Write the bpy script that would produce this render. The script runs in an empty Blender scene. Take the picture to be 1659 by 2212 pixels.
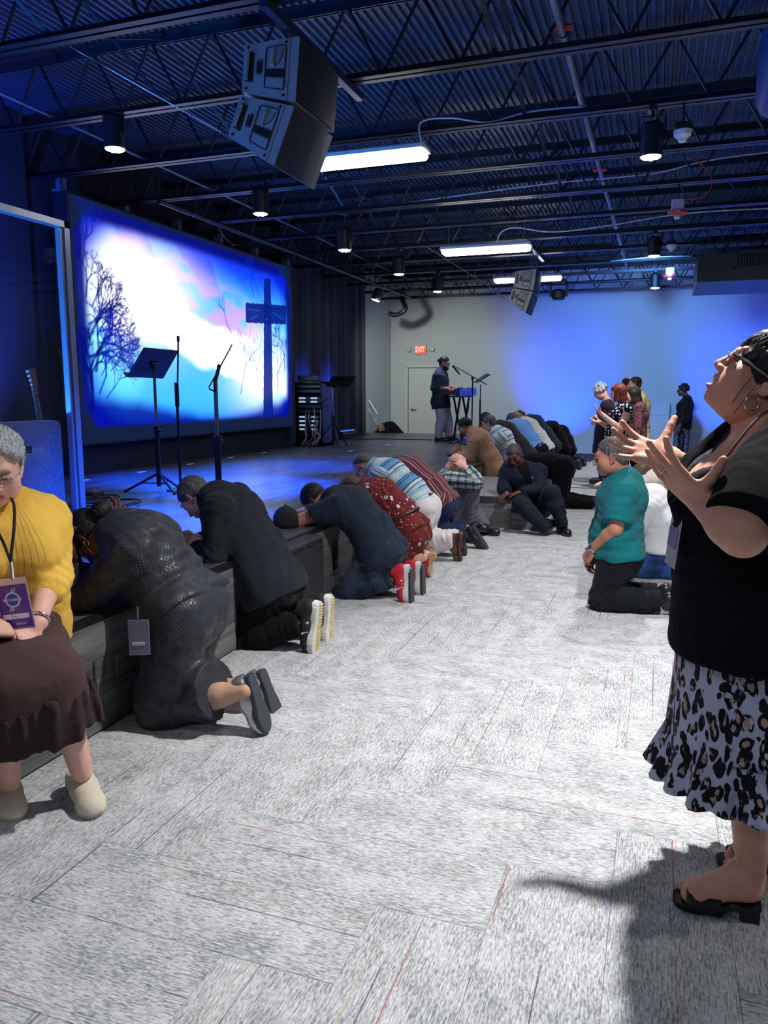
import bpy, math, random
import numpy as np
from mathutils import Vector, Matrix
random.seed(7); np.random.seed(7)
C = bpy.context.scene.collection
SC = bpy.context.scene
# ------------------------------------------------------------------ camera
FPX, CAMH = 1661.0, 1.40
PITCH = math.radians(8.7617); YAW = math.radians(19.511)
cam = bpy.data.cameras.new('camera'); camo = bpy.data.objects.new('camera', cam); C.objects.link(camo)
cam.sensor_fit = 'HORIZONTAL'; cam.sensor_width = 36.0; cam.lens = 36.0 * FPX / 1659.0
cam.clip_start = 0.05; cam.clip_end = 80
camo.location = (0, 0, CAMH); camo.rotation_euler = (math.pi/2 - PITCH, 0, YAW)
SC.camera = camo
# ------------------------------------------------------------------ exposure, world
SC.view_settings.view_transform = 'Standard'; SC.view_settings.look = 'None'
SC.view_settings.gamma = 1.0; SC.view_settings.use_curve_mapping = False
SC.view_settings.exposure = 0.18
SC.cycles.use_denoising = True
SC.cycles.max_bounces = 6; SC.cycles.diffuse_bounces = 4; SC.cycles.glossy_bounces = 3
SC.cycles.transmission_bounces = 4; SC.cycles.transparent_max_bounces = 8
SC.cycles.sample_clamp_indirect = 4.0; SC.cycles.caustics_reflective = False; SC.cycles.caustics_refractive = False
W = bpy.data.worlds.new('world'); SC.world = W; W.use_nodes = True
W.node_tree.nodes['Background'].inputs[0].default_value = (0.05, 0.1, 0.3, 1)
W.node_tree.nodes['Background'].inputs[1].default_value = 0.2
# ------------------------------------------------------------------ room lights (lamps of the hall, with added fill and wash lamps)
def lamp(name, kind, loc, energy, color, aim=None, size=0.1, sizey=None, spot=None, blend=0.5):
    l = bpy.data.lights.new(name, kind); l.energy = energy; l.color = color
    if kind == 'AREA':
        l.size = size
        if sizey: l.shape = 'RECTANGLE'; l.size_y = sizey
    else:
        l.shadow_soft_size = size
    if kind == 'SPOT': l.spot_size = math.radians(spot); l.spot_blend = blend
    o = bpy.data.objects.new(name, l); C.objects.link(o); o.location = loc
    if aim is not None:
        d = Vector(aim) - Vector(loc); o.rotation_euler = d.to_track_quat('-Z', 'Y').to_euler()
    return o
WARM = (1.0, 0.97, 0.93); COOL = (0.82, 0.9, 1.0)
CAN_A = [(0.15, 3.035, 3.2), (-0.16, 6.71, 3.23), (-0.17, 11.61, 3.27), (-0.18, 15.285, 3.30)]          # row of downlights over the aisle
CAN_B = [(-4.25, 5.485, 3.35), (-4.26, 7.935, 3.36), (-3.76, 9.16, 3.15), (-3.87, 11.61, 3.21), (-3.94, 14.06, 3.25)]   # row over the stage
for i, (x, y, z) in enumerate(CAN_A):
    e = [620, 300, 240, 230][i]
    lamp('downlight_and_fill_lamp', 'SPOT', (x, y, z-.05), e, WARM, (x, y, 0), 0.05, spot=[128, 128, 120, 120][i], blend=1.0)
lamp('downlight_and_fill_lamp', 'SPOT', (3.2, 2.4, 3.2), 110, WARM, (2.6, 2.6, 0), 0.06, spot=130, blend=0.8)
lamp('downlight_and_fill_lamp', 'SPOT', (3.2, 7.0, 3.2), 120, WARM, (2.6, 7.0, 0), 0.06, spot=130, blend=0.8)
lamp('downlight_and_fill_lamp', 'SPOT', (-0.6, -1.6, 3.2), 55, (0.66, 0.8, 1.0), (-0.8, 0.4, 0), 0.06, spot=130, blend=0.8)  # unseen fill spot added behind the camera, tinted blue for the shadows
for (x, y, z) in CAN_B:
    lamp('stage_downlight_lamp', 'SPOT', (x, y, z-.08), 150 if y > 13 else 50, (0.6, 0.74, 1.0), (x, y, 0.5), 0.05, spot=90, blend=0.9)
LINEAR = [(-2.58, 6.71, 3.45), (-2.26, 10.385, 3.28), (-2.3, 14.06, 3.40)]
for i, (x, y, z) in enumerate(LINEAR):
    lamp('linear_lamp', 'AREA', (x, y, z - 0.02), [150, 100, 70][i], (0.97, 0.98, 1.0), (x, y, 0), 1.2, 0.12)
lamp('linear_lamp', 'AREA', (-1.6, 0.4, 3.4), 26, (0.72, 0.85, 1.0), (-1.6, 0.4, 0), 1.2, 0.12)  # unseen tube added near the camera as bluish fill
BLUE = (0.0, 0.03, 1.0)
# blue washes: uplights on wall and drapes; added lamps for wall, stage and deck
lamp('wall_uplight_lamp', 'SPOT', (-2.12, 17.35, 0.14), 760, BLUE, (-2.12, 18.6, 1.55), 0.05, spot=78, blend=1.0)
lamp('wall_uplight_lamp', 'SPOT', (1.65, 17.35, 0.14), 760, BLUE, (1.65, 18.6, 1.55), 0.05, spot=78, blend=1.0)
lamp('added_wall_wash_lamp', 'SPOT', (-0.3, 13.0, 3.3), 900, (0.16, 0.40, 1.0), (-0.3, 18.6, 2.2), 0.2, spot=80, blend=1.0)  # added lamp without a fixture, spreads blue over the back wall
lamp('corner_lamp', 'SPOT', (-5.1, 13.9, 3.1), 300, (0.95, 1.0, 0.95), (-5.0, 18.6, 1.3), 0.06, spot=75, blend=0.9)
for y in (13.1, 14.2):
    lamp('drape_uplight_lamp', 'SPOT', (-5.72, y, 0.74), 330, (0.02, 0.09, 1.0), (-6.35, y, 1.5), 0.04, spot=46, blend=0.9)
for y in (2.2, 5.1):
    lamp('drape_uplight_lamp', 'SPOT', (-5.6, y, 0.7), 1100, (0.03, 0.12, 1.0), (-6.35, y, 1.6), 0.05, spot=110, blend=0.9)
for (x, y, e, a) in ((-3.38, 2.6, 3000, (-3.38, 2.6, 0.5)), (-3.38, 4.6, 4600, (-3.38, 4.6, 0.5)), (-3.8, 6.6, 5600, (-3.8, 6.6, 0.5)), (-4.6, 6.6, 2600, (-4.8, 7.0, 0.5)), (-4.2, 8.6, 1800, (-4.3, 8.6, 0.5)), (-4.4, 9.6, 380, (-4.2, 9.6, 0.5))):
    lamp('added_stage_wash_lamp', 'SPOT', (x, y, 3.3), e, (0.0, 0.09, 1.0), a, 0.08, spot=42 if y < 5 else 48, blend=0.8)  # added spots without fixtures, turn the stage floor blue
for (y, a, e) in ((3.4, (-2.2, 5.5, 4.2), 650), (9.4, (-2.6, 9.0, 4.2), 450), (1.0, (-3.2, 4.0, 4.2), 500)):
    lamp('added_deck_wash_lamp', 'SPOT', (-5.5, y, 0.75), e, (0.03, 0.26, 1.0), a, 0.1, spot=85, blend=0.9)  # added lamps without fixtures, throw blue up onto the deck
lamp('added_deck_wash_lamp', 'SPOT', (-5.6, 5.0, 3.4), 45, (0.35, 0.15, 1.0), (-5.6, 4.2, 5), 0.1, spot=150, blend=0.5)  # added lamp without a fixture, gives the deck corner a purple tint
# ------------------------------------------------------------------ calibrated helper: a point of the photograph put at its true depth
_F = np.array([-math.sin(YAW)*math.cos(PITCH), math.cos(YAW)*math.cos(PITCH), -math.sin(PITCH)])
_R = np.array([math.cos(YAW), math.sin(YAW), 0.0]); _U = np.cross(_R, _F); _C = np.array([0, 0, CAMH])
def _ray(x, y): return _F*FPX + _R*(x-829.5) - _U*(y-1106.0)
def aty(x, y, Y): d = _ray(x, y); return _C + d*(Y/d[1])
def atz(x, y, Z=0.0): d = _ray(x, y); return _C + d*((Z-CAMH)/d[2])
def atx(x, y, X): d = _ray(x, y); return _C + d*(X/d[0])
# ------------------------------------------------------------------ materials
MATS = {}
def srgb(r, g, b):
    f = lambda c: (c/12.92 if c <= 0.04045 else ((c+0.055)/1.055)**2.4)
    return (f(r/255), f(g/255), f(b/255))
def newmat(name):
    m = bpy.data.materials.new(name); m.use_nodes = True
    nt = m.node_tree; b = nt.nodes['Principled BSDF']
    return m, nt, b
def N(nt, t, **kw):
    n = nt.nodes.new(t)
    for k, v in kw.items(): setattr(n, k, v)
    return n
def mat(name, col, rough=0.6, metal=0.0, spec=0.5, emit=None, estr=0.0, bump=0.0, bscale=60.0, var=0.0, vscale=6.0, coat=0.0, alpha=None, trans=0.0, sheen=0.0, stretch=None):
    if name in MATS: return MATS[name]
    m, nt, b = newmat(name)
    b.inputs['Base Color'].default_value = (*col, 1); b.inputs['Roughness'].default_value = rough
    b.inputs['Metallic'].default_value = metal; b.inputs['Specular IOR Level'].default_value = spec
    if coat: b.inputs['Coat Weight'].default_value = coat
    if trans: b.inputs['Transmission Weight'].default_value = trans
    if sheen: b.inputs['Sheen Weight'].default_value = sheen
    if emit:
        b.inputs['Emission Color'].default_value = (*emit, 1); b.inputs['Emission Strength'].default_value = estr
    if bump or var:
        tc = N(nt, 'ShaderNodeTexCoord'); vec = tc.outputs['Object']
        if stretch:
            mp = N(nt, 'ShaderNodeMapping'); mp.inputs['Scale'].default_value = stretch
            nt.links.new(vec, mp.inputs[0]); vec = mp.outputs[0]
    if var:
        n = N(nt, 'ShaderNodeTexNoise'); n.inputs['Scale'].default_value = vscale; n.inputs['Detail'].default_value = 4
        nt.links.new(vec, n.inputs['Vector'])
        r = N(nt, 'ShaderNodeMapRange'); r.inputs['From Min'].default_value = 0.3; r.inputs['From Max'].default_value = 0.7
        r.inputs['To Min'].default_value = 1-var; r.inputs['To Max'].default_value = 1+var
        nt.links.new(n.outputs['Fac'], r.inputs['Value'])
        mx = N(nt, 'ShaderNodeMix', data_type='RGBA', blend_type='MULTIPLY'); mx.inputs['Factor'].default_value = 1
        mx.inputs['A'].default_value = (*col, 1); nt.links.new(r.outputs[0], mx.inputs['B'])
        nt.links.new(mx.outputs['Result'], b.inputs['Base Color'])
    if bump:
        n = N(nt, 'ShaderNodeTexNoise'); n.inputs['Scale'].default_value = bscale; n.inputs['Detail'].default_value = 3
        nt.links.new(vec, n.inputs['Vector'])
        bp = N(nt, 'ShaderNodeBump'); bp.inputs['Strength'].default_value = bump; bp.inputs['Distance'].default_value = 0.01
        nt.links.new(n.outputs['Fac'], bp.inputs['Height']); nt.links.new(bp.outputs[0], b.inputs['Normal'])
    MATS[name] = m
    return m
# ------------------------------------------------------------------ mesh helpers
def frame_from(d):
    d = np.asarray(d, float); d = d/np.linalg.norm(d)
    a = np.array([0, 0, 1.0]) if abs(d[2]) < 0.9 else np.array([1.0, 0, 0])
    u = np.cross(a, d); u /= np.linalg.norm(u); v = np.cross(d, u)
    return d, u, v
class MB:
    """collects simple shapes; build() links them as ONE mesh object"""
    def __init__(s): s.v = []; s.f = []; s.m = []; s.cur = 0; s.uv = None
    def add(s, vs, fs):
        o = len(s.v); s.v += [tuple(map(float, p)) for p in vs]
        s.f += [tuple(i+o for i in f) for f in fs]; s.m += [s.cur]*len(fs); return s
    def box(s, c, sz, rz=0.0, ax=None):
        hx, hy, hz = sz[0]/2, sz[1]/2, sz[2]/2
        if ax is None:
            cz, sn = math.cos(rz), math.sin(rz)
            X = np.array([cz, sn, 0]); Y = np.array([-sn, cz, 0]); Z = np.array([0, 0, 1.0])
        else: X, Y, Z = [np.asarray(a, float) for a in ax]
        c = np.asarray(c, float)
        vs = [c+X*a*hx+Y*b*hy+Z*d*hz for d in (-1, 1) for b in (-1, 1) for a in (-1, 1)]
        return s.add(vs, [(0, 2, 3, 1), (4, 5, 7, 6), (0, 1, 5, 4), (2, 6, 7, 3), (0, 4, 6, 2), (1, 3, 7, 5)])
    def bb(s, lo, hi):
        lo = np.array(lo, float); hi = np.array(hi, float); return s.box((lo+hi)/2, hi-lo)
    def bevbox(s, c, sz, bev, ax=None):
        """box with chamfered edges"""
        X, Y, Z = (np.eye(3) if ax is None else [np.asarray(a, float) for a in ax]); c = np.asarray(c, float)
        hx, hy, hz = np.array(sz)/2; b = min(bev, hx*.9, hy*.9, hz*.9); vs = []; fs = []; idx = {}
        def P(i, j, k, w):
            key = (i, j, k, w)
            if key not in idx:
                x, y, z = i*hx, j*hy, k*hz
                if w != 0: x -= i*b
                if w != 1: y -= j*b
                if w != 2: z -= k*b
                idx[key] = len(vs); vs.append(c+X*x+Y*y+Z*z)
            return idx[key]
        S = (-1, 1)
        for w, (p, q) in ((0, (1, 2)), (1, (2, 0)), (2, (0, 1))):
            for sgn in S:
                r = []
                for (a, bq) in ((-1, -1), (1, -1), (1, 1), (-1, 1)):
                    t = [0, 0, 0]; t[w] = sgn; t[p] = a; t[q] = bq; r.append(P(*t, w))
                fs.append(tuple(r if sgn > 0 else r[::-1]))
        for w in range(3):
            p, q = (w+1) % 3, (w+2) % 3
            for a in S:
                for bq in S:
                    t0 = [0, 0, 0]; t0[p] = a; t0[q] = bq; t1 = list(t0); t0[w] = -1; t1[w] = 1
                    r = (P(*t0, p), P(*t0, q), P(*t1, q), P(*t1, p)); fs.append(r if a*bq > 0 else r[::-1])
        for i in S:
            for j in S:
                for k in S:
                    r = (P(i, j, k, 0), P(i, j, k, 1), P(i, j, k, 2)); fs.append(r if i*j*k > 0 else r[::-1])
        return s.add(vs, fs)
    def cyl(s, a, b, r, n=12, r2=None, caps=True):
        r2 = r if r2 is None else r2; a = np.asarray(a, float); b = np.asarray(b, float)
        d, u, v = frame_from(b-a); ang = [2*math.pi*i/n for i in range(n)]
        vs = [a+(u*math.cos(t)+v*math.sin(t))*r for t in ang]+[b+(u*math.cos(t)+v*math.sin(t))*r2 for t in ang]
        fs = [(i, (i+1) % n, n+(i+1) % n, n+i) for i in range(n)]
        if caps: fs += [tuple(range(n))[::-1], tuple(range(n, 2*n))]
        return s.add(vs, fs)
    def tube(s, pts, r, n=8, closed=False):
        P = [np.asarray(p, float) for p in pts]; m = len(P); vs = []; fs = []
        u0 = None
        for i in range(m):
            a = P[i-1] if (i > 0 or closed) else P[i]; b = P[(i+1) % m] if (i < m-1 or closed) else P[i]
            d = b-a; d = d/(np.linalg.norm(d)+1e-9)
            if u0 is None: _, u, v = frame_from(d)
            else:
                u = u0-d*np.dot(u0, d); u /= (np.linalg.norm(u)+1e-9); v = np.cross(d, u)
            u0 = u; rr = r[i] if hasattr(r, '__len__') else r
            vs += [P[i]+(u*math.cos(2*math.pi*k/n)+v*math.sin(2*math.pi*k/n))*rr for k in range(n)]
        for i in range(m if closed else m-1):
            j = (i+1) % m
            fs += [(i*n+k, i*n+(k+1) % n, j*n+(k+1) % n, j*n+k) for k in range(n)]
        if not closed: fs += [tuple(range(n))[::-1], tuple((m-1)*n+k for k in range(n))]
        return s.add(vs, fs)
    def lathe(s, o, axis, prof, n=20):
        """prof: (radius, height) pairs along axis from o"""
        d, u, v = frame_from(axis); o = np.asarray(o, float); vs = []; fs = []; m = len(prof)
        for (r, h) in prof: vs += [o+d*h+(u*math.cos(2*math.pi*k/n)+v*math.sin(2*math.pi*k/n))*r for k in range(n)]
        for i in range(m-1): fs += [(i*n+k, i*n+(k+1) % n, (i+1)*n+(k+1) % n, (i+1)*n+k) for k in range(n)]
        fs += [tuple(range(n))[::-1], tuple((m-1)*n+k for k in range(n))]
        return s.add(vs, fs)
    def prism(s, poly, vec):
        """polygon (3-D points) extruded by vec"""
        n = len(poly); vec = np.asarray(vec, float); P = [np.asarray(p, float) for p in poly]
        vs = P+[p+vec for p in P]
        return s.add(vs, [tuple(range(n))[::-1], tuple(range(n, 2*n))]+[(i, (i+1) % n, n+(i+1) % n, n+i) for i in range(n)])
    def ball(s, c, r, n=12, m=8, sc=(1, 1, 1)):
        c = np.asarray(c, float); vs = [c+np.array([0, 0, r*sc[2]])]
        for i in range(1, m):
            t = math.pi*i/m
            vs += [c+r*np.array([math.sin(t)*math.cos(2*math.pi*k/n)*sc[0], math.sin(t)*math.sin(2*math.pi*k/n)*sc[1], math.cos(t)*sc[2]]) for k in range(n)]
        vs.append(c-np.array([0, 0, r*sc[2]])); e = len(vs)-1
        fs = [(0, 1+k, 1+(k+1) % n) for k in range(n)]
        for i in range(m-2): fs += [(1+i*n+k, 1+(i+1)*n+k, 1+(i+1)*n+(k+1) % n, 1+i*n+(k+1) % n) for k in range(n)]
        fs += [(e, 1+(m-2)*n+(k+1) % n, 1+(m-2)*n+k) for k in range(n)]
        return s.add(vs, fs)
    def build(s, name, m, parent=None, label=None, smooth=False, kind=None, group=None):
        o = mesh_obj(name, np.array(s.v).reshape(-1, 3), s.f, m, parent, smooth)
        if isinstance(m, (list, tuple)) and len(m) > 1: o.data.polygons.foreach_set('material_index', s.m)
        if label: o['label'] = label
        if kind: o['kind'] = kind
        if group: o['group'] = group
        return o
def wloc(o):
    p = np.array(o.location)
    while o.parent: o = o.parent; p = p+np.array(o.location)
    return p
def mesh_obj(name, V, Fc, m, parent=None, smooth=False, origin=None):
    me = bpy.data.meshes.new(name)
    if parent is not None: base = wloc(parent)
    elif origin is not None: base = np.array(origin, float)
    else:
        lo = V.min(0); hi = V.max(0); base = np.array([(lo[0]+hi[0])/2, (lo[1]+hi[1])/2, lo[2]])
    V = V-base
    if isinstance(Fc, np.ndarray):
        me.vertices.add(len(V)); me.vertices.foreach_set('co', V.astype(np.float32).ravel())
        n = len(Fc); w = Fc.shape[1]
        me.loops.add(n*w); me.loops.foreach_set('vertex_index', Fc.astype(np.int32).ravel())
        me.polygons.add(n); me.polygons.foreach_set('loop_start', np.arange(0, n*w, w, dtype=np.int32))
        me.update(calc_edges=True)
    else:
        me.from_pydata([tuple(p) for p in V], [], Fc); me.update()
    for mm in (m if isinstance(m, (list, tuple)) else [m]): me.materials.append(mm)
    if smooth: me.polygons.foreach_set('use_smooth', [True]*len(me.polygons))
    o = bpy.data.objects.new(name, me); C.objects.link(o)
    if parent is not None: o.parent = parent
    else: o.location = base
    return o
def tag(o, label=None, cat=None, group=None, kind=None):
    if label: o['label'] = label
    if cat: o['category'] = cat
    if group: o['group'] = group
    if kind: o['kind'] = kind
    return o
def thing(name, label, cat, loc, group=None):
    o = bpy.data.objects.new(name, None); C.objects.link(o); o.location = loc; o.empty_display_size = 0.1
    return tag(o, label, cat, group)
def dup(root, delta, label=None):
    r = root.copy(); C.objects.link(r); r.location = Vector(root.location)+Vector(delta)
    if label: r['label'] = label
    for ch in root.children:
        c = ch.copy(); C.objects.link(c); c.parent = r
        for g in ch.children:
            d = g.copy(); C.objects.link(d); d.parent = c
    return r
def smoothcurve(pts, n=6):
    P = [np.asarray(p, float) for p in pts]; out = []
    for i in range(len(P)-1):
        p0, p1, p2, p3 = P[max(i-1, 0)], P[i], P[i+1], P[min(i+2, len(P)-1)]
        for k in range(n):
            t = k/n
            out.append(0.5*((2*p1)+(-p0+p2)*t+(2*p0-5*p1+4*p2-p3)*t*t+(-p0+3*p1-3*p2+p3)*t**3))
    return out+[P[-1]]
# ================================================================== the setting
ST_X, ST_Z, ST_B = -2.13, 0.50, 16.9          # stage front, top, back edge
WL, WB, WR, WF = -6.4, 18.6, 5.2, -4.2        # walls
def carpet_mat(name, axis):
    m, nt, b = newmat(name); L = nt.links
    b.inputs['Roughness'].default_value = 0.95; b.inputs['Specular IOR Level'].default_value = 0.15
    tc = N(nt, 'ShaderNodeTexCoord'); oi = N(nt, 'ShaderNodeObjectInfo')
    off = N(nt, 'ShaderNodeVectorMath', operation='SCALE'); off.inputs[0].default_value = (37, 53, 0)
    L.new(oi.outputs['Random'], off.inputs['Scale'])
    ad = N(nt, 'ShaderNodeVectorMath', operation='ADD'); L.new(tc.outputs['Object'], ad.inputs[0]); L.new(off.outputs[0], ad.inputs[1])
    mp = N(nt, 'ShaderNodeMapping'); L.new(ad.outputs[0], mp.inputs[0])
    if axis == 'Y': mp.inputs['Rotation'].default_value = (0, 0, math.pi/2)
    def noise(scale, st, det=3, ro=0.6):
        mm = N(nt, 'ShaderNodeMapping'); mm.inputs['Scale'].default_value = st; L.new(mp.outputs[0], mm.inputs[0])
        n = N(nt, 'ShaderNodeTexNoise'); n.inputs['Scale'].default_value = scale; n.inputs['Detail'].default_value = det; n.inputs['Roughness'].default_value = ro
        L.new(mm.outputs[0], n.inputs['Vector']); return n.outputs['Fac']
    fine = noise(1.0, (26, 240, 1), 2); mid = noise(1.0, (34, 120, 1), 3); big = noise(1.0, (6, 9, 1), 4); dash = noise(1.0, (70, 170, 1), 1)
    def mr(v, a, b_, c, d):
        r = N(nt, 'ShaderNodeMapRange'); L.new(v, r.inputs[0])
        for i, x in enumerate((a, b_, c, d)): r.inputs[i+1].default_value = x
        return r.outputs[0]
    def mth(op, a, b_):
        n = N(nt, 'ShaderNodeMath', operation=op)
        for i, x in enumerate((a, b_)):
            if isinstance(x, (int, float)): n.inputs[i].default_value = x
            else: L.new(x, n.inputs[i])
        return n.outputs[0]
    s = mth('ADD', mr(fine, .3, .7, -.24, .24), mr(mid, .3, .7, -.12, .12))
    s = mth('ADD', s, mr(big, .35, .65, -.11, .11)); s = mth('ADD', s, mr(dash, .35, .65, -.12, .12))
    s = mth('ADD', s, 0.60)
    cr = N(nt, 'ShaderNodeValToRGB'); L.new(s, cr.inputs[0]); e = cr.color_ramp.elements
    e[0].position = 0.12; e[0].color = (*srgb(104, 110, 116), 1); e[1].position = 0.95; e[1].color = (*srgb(212, 213, 218), 1)
    k = e.new(0.42); k.color = (*srgb(142, 146, 148), 1); k = e.new(0.62); k.color = (*srgb(180, 183, 188), 1)
    # thin coloured yarns along the length
    sp = N(nt, 'ShaderNodeSeparateXYZ'); L.new(mp.outputs[0], sp.inputs[0])
    col = cr.outputs[0]
    for (k, ph, c) in ((3.1, .2, srgb(150, 80, 78)), (2.3, .7, srgb(190, 165, 120)), (4.3, .45, srgb(60, 62, 70))):
        fr = mth('FRACT', mth('ADD', mth('MULTIPLY', sp.outputs['Y'], k), ph), 0.0)
        w = mth('LESS_THAN', fr, 0.0038*k)
        ln = mth('MULTIPLY', w, mr(noise(1.0, (1.6, 0.01+k, 1), 2), .46, .56, 0, .75))
        mx = N(nt, 'ShaderNodeMix', data_type='RGBA'); L.new(ln, mx.inputs['Factor']); L.new(col, mx.inputs['A']); mx.inputs['B'].default_value = (*c, 1)
        col = mx.outputs['Result']
    L.new(col, b.inputs['Base Color'])
    bp = N(nt, 'ShaderNodeBump'); bp.inputs['Strength'].default_value = 0.55; bp.inputs['Distance'].default_value = 0.006
    L.new(mth('ADD', fine, dash), bp.inputs['Height']); L.new(bp.outputs[0], b.inputs['Normal'])
    return m
CARX, CARY = carpet_mat('carpet_lengthwise_x', 'X'), carpet_mat('carpet_lengthwise_y', 'Y')
floor = MB().bb((WL, WF, -0.12), (WR, WB, -0.012)).build('floor', mat('carpet_backing', srgb(60, 60, 62), 0.95)); tag(floor, kind='structure')
u = 0.3048
mX = MB().bevbox((0, 0, -0.006), (3*u-0.0008, u-0.0008, 0.012), 0.0012).build('carpet_tile', CARX, floor)
mY = MB().bevbox((0, 0, -0.006), (u-0.0008, 3*u-0.0008, 0.012), 0.0012).build('carpet_tile', CARY, floor)
tiles = []
x0, y0 = -1.58, 1.515
for j in range(-20, 60):
    for n in range(-8, 8):
        cx = x0+(j+6*n+1.5)*u*1.0; cy = y0+(j+.5)*u
        if j >= 0 or True: tiles.append((0, cx, cy))
        # upright planks: column i=j+6n+3 covers rows i-5..i-3 (relative to this row)
        tiles.append((1, x0+(j+6*n+3+.5)*u, y0+(j-0.5)*u-0.5*u+0.5*u))
def vis(x, y):
    d = np.array([x, y, 0])-_C; z = d@_F
    if z < 0.5: return False
    px, py = 829.5+FPX*(d@_R)/z, 1106-FPX*(d@_U)/z
    return -350 < px < 2000 and 840 < py < 2700
inb = [t for t in tiles if WL < t[1]-.2 and t[1]+.2 < WR and WF+.5 < t[2] < WB-.3 and not (t[1] < ST_X-.6 and t[2] < ST_B)]
inb.sort(key=lambda t: (not vis(t[1], t[2]), t[1]**2+t[2]**2))
bx = [MB(), MB()]; first = [True, True]
for k, (o, x, y) in enumerate(inb):
    if k < 296:
        src = (mX, mY)[o]
        if first[o]: first[o] = False; ob = src
        else: ob = src.copy(); C.objects.link(ob)
        ob.parent = floor; ob.location = np.array([x, y, 0])-wloc(floor)
        me = ob.data
    else:
        hx, hy = ((1.5*u-.001, .5*u-.001), (.5*u-.001, 1.5*u-.001))[o]
        bx[o].bb((x-hx, y-hy, -0.012), (x+hx, y+hy, 0))
# the shared tile meshes were built around the floor's origin: re-centre them
for me in (mX.data, mY.data):
    for v in me.vertices: v.co += Vector(wloc(floor))
bx[0].build('far_carpet_tiles', CARX, floor, kind='stuff'); bx[1].build('far_carpet_tiles', CARY, floor, kind='stuff')
# ---- walls
PAINT = mat('wall_paint', srgb(196, 204, 202), 0.85, bump=0.05, bscale=180)
BLACKP = mat('black_paint', srgb(22, 26, 40), 0.8)
tag(MB().bb((WL-.15, WB, -.12), (WR+.15, WB+.15, 4.45)).build('wall_back', PAINT), kind='structure')
tag(MB().bb((WL-.15, WF, -.12), (WL, WB, 4.45)).build('wall_left', PAINT), kind='structure')
tag(MB().bb((WR, WF, -.12), (WR+.15, WB, 4.45)).build('wall_right', PAINT), kind='structure')
tag(MB().bb((WL-.15, WF-.15, -.12), (WR+.15, WF, 4.45)).build('wall_front', PAINT), kind='structure')
WHITE = mat('white_trim', srgb(205, 210, 212), 0.5)
bb = MB().bevbox(((-4.95+WR)/2, WB-.012, .085), (WR+4.95, .024, .17), .006); tag(bb.build('baseboard_back', WHITE), kind='structure')
# ---- ceiling deck: ribbed sheets running away from the camera
DECK = mat('deck_paint', srgb(34, 62, 96), 0.5, var=0.12, vscale=1.5)
ceil = MB().bb((WL-.15, WF-.15, 4.30), (WR+.15, WB+.15, 4.45)).build('ceiling', DECK); tag(ceil, kind='structure')
pitch, dz = 0.066, 0.024
prof = [(0, 0), (.022, 0), (.030, dz), (.058, dz), (.066, 0)]
sh = MB(); nr = 14; y_a, y_b = 0.0, WB
P = [(i*pitch+x, z) for i in range(nr) for x, z in prof[:-1]]+[(nr*pitch, 0)]
vs = [(x, y_a, z) for x, z in P]+[(x, y_b, z) for x, z in P]+[(x, y_a, z+.012) for x, z in P]+[(x, y_b, z+.012) for x, z in P]; n = len(P)
sh.add(vs, [(i, i+1, n+i+1, n+i) for i in range(n-1)]+[(2*n+i, 3*n+i, 3*n+i+1, 2*n+i+1) for i in range(n-1)])
k = 0; x = WL
while x < WR-.1:
    if k == 0:
        o0 = sh.build('deck_sheet', DECK, ceil); o0.data.transform(Matrix.Translation(Vector(wloc(ceil)))); ob = o0
    else: ob = o0.copy(); C.objects.link(ob)
    ob.parent = ceil; ob.location = np.array([x, 0, 4.2])-wloc(ceil); x += nr*pitch; k += 1
# ---- open web joists
STEEL = mat('joist_paint', srgb(17, 25, 40), 0.4, spec=0.5)
def angle_bar(mb, xa, xb, y, z, sg, up, w=.05, t=.006):
    # one steel angle lying along X: a flat leg and a standing leg
    mb.bb((xa, min(y, y+sg*w), z-t/2), (xb, max(y, y+sg*w), z+t/2)); mb.bb((xa, min(y, y+sg*t), min(z, z+up*w)), (xb, max(y, y+sg*t), max(z, z+up*w)))
JY = [4.26+1.225*k for k in range(-3, 12)]
XA, XB = WL+.05, WR-.05; PAN = 0.55; ZB, ZT = 3.60, 4.13
for k, y in enumerate(JY):
    far = y > 8.5
    j = thing('roof_joist', 'dark steel open-web roof joist under the ribbed deck', 'joist', (0, y, ZB), 'open-web joists under the deck')
    j['label'] = 'dark open-web roof joist %s' % ('straight above the camera', 'overhead just ahead of the camera', 'just out of view above the top edge')[k] if k < 3 else 'dark open-web roof joist under the deck, %s from the camera' % ('nearest in view', 'second', 'third', 'fourth', 'fifth', 'sixth', 'seventh', 'eighth', 'ninth', 'tenth', 'eleventh', 'last')[k-3]
    b1 = MB(); angle_bar(b1, XA, XB, y+.012, ZB, 1, 1); angle_bar(b1, XA, XB, y-.012, ZB, -1, 1); b1.build('bottom_chord', STEEL, j)
    b2 = MB(); angle_bar(b2, XA, XB, y+.012, ZT, 1, -1, .06); angle_bar(b2, XA, XB, y-.012, ZT, -1, -1, .06); b2.build('top_chord', STEEL, j)
    if k == 0: web0 = []
    allw = MB(); x = XA; i = 0
    while x+PAN/2 < XB:
        a, b_ = ((x, y, ZB+.02), (x+PAN/2, y, ZT-.02)) if i % 2 == 0 else ((x, y, ZT-.02), (x+PAN/2, y, ZB+.02))
        if far or not (-5.5 < x < 1.6): allw.cyl(a, b_, .011, 6)
        else: MB().cyl(a, b_, .012, 8).build('web_bar', STEEL, j)
        x += PAN/2; i += 1
    if allw.v: allw.build('web_bars', STEEL, j, kind='stuff')
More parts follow.
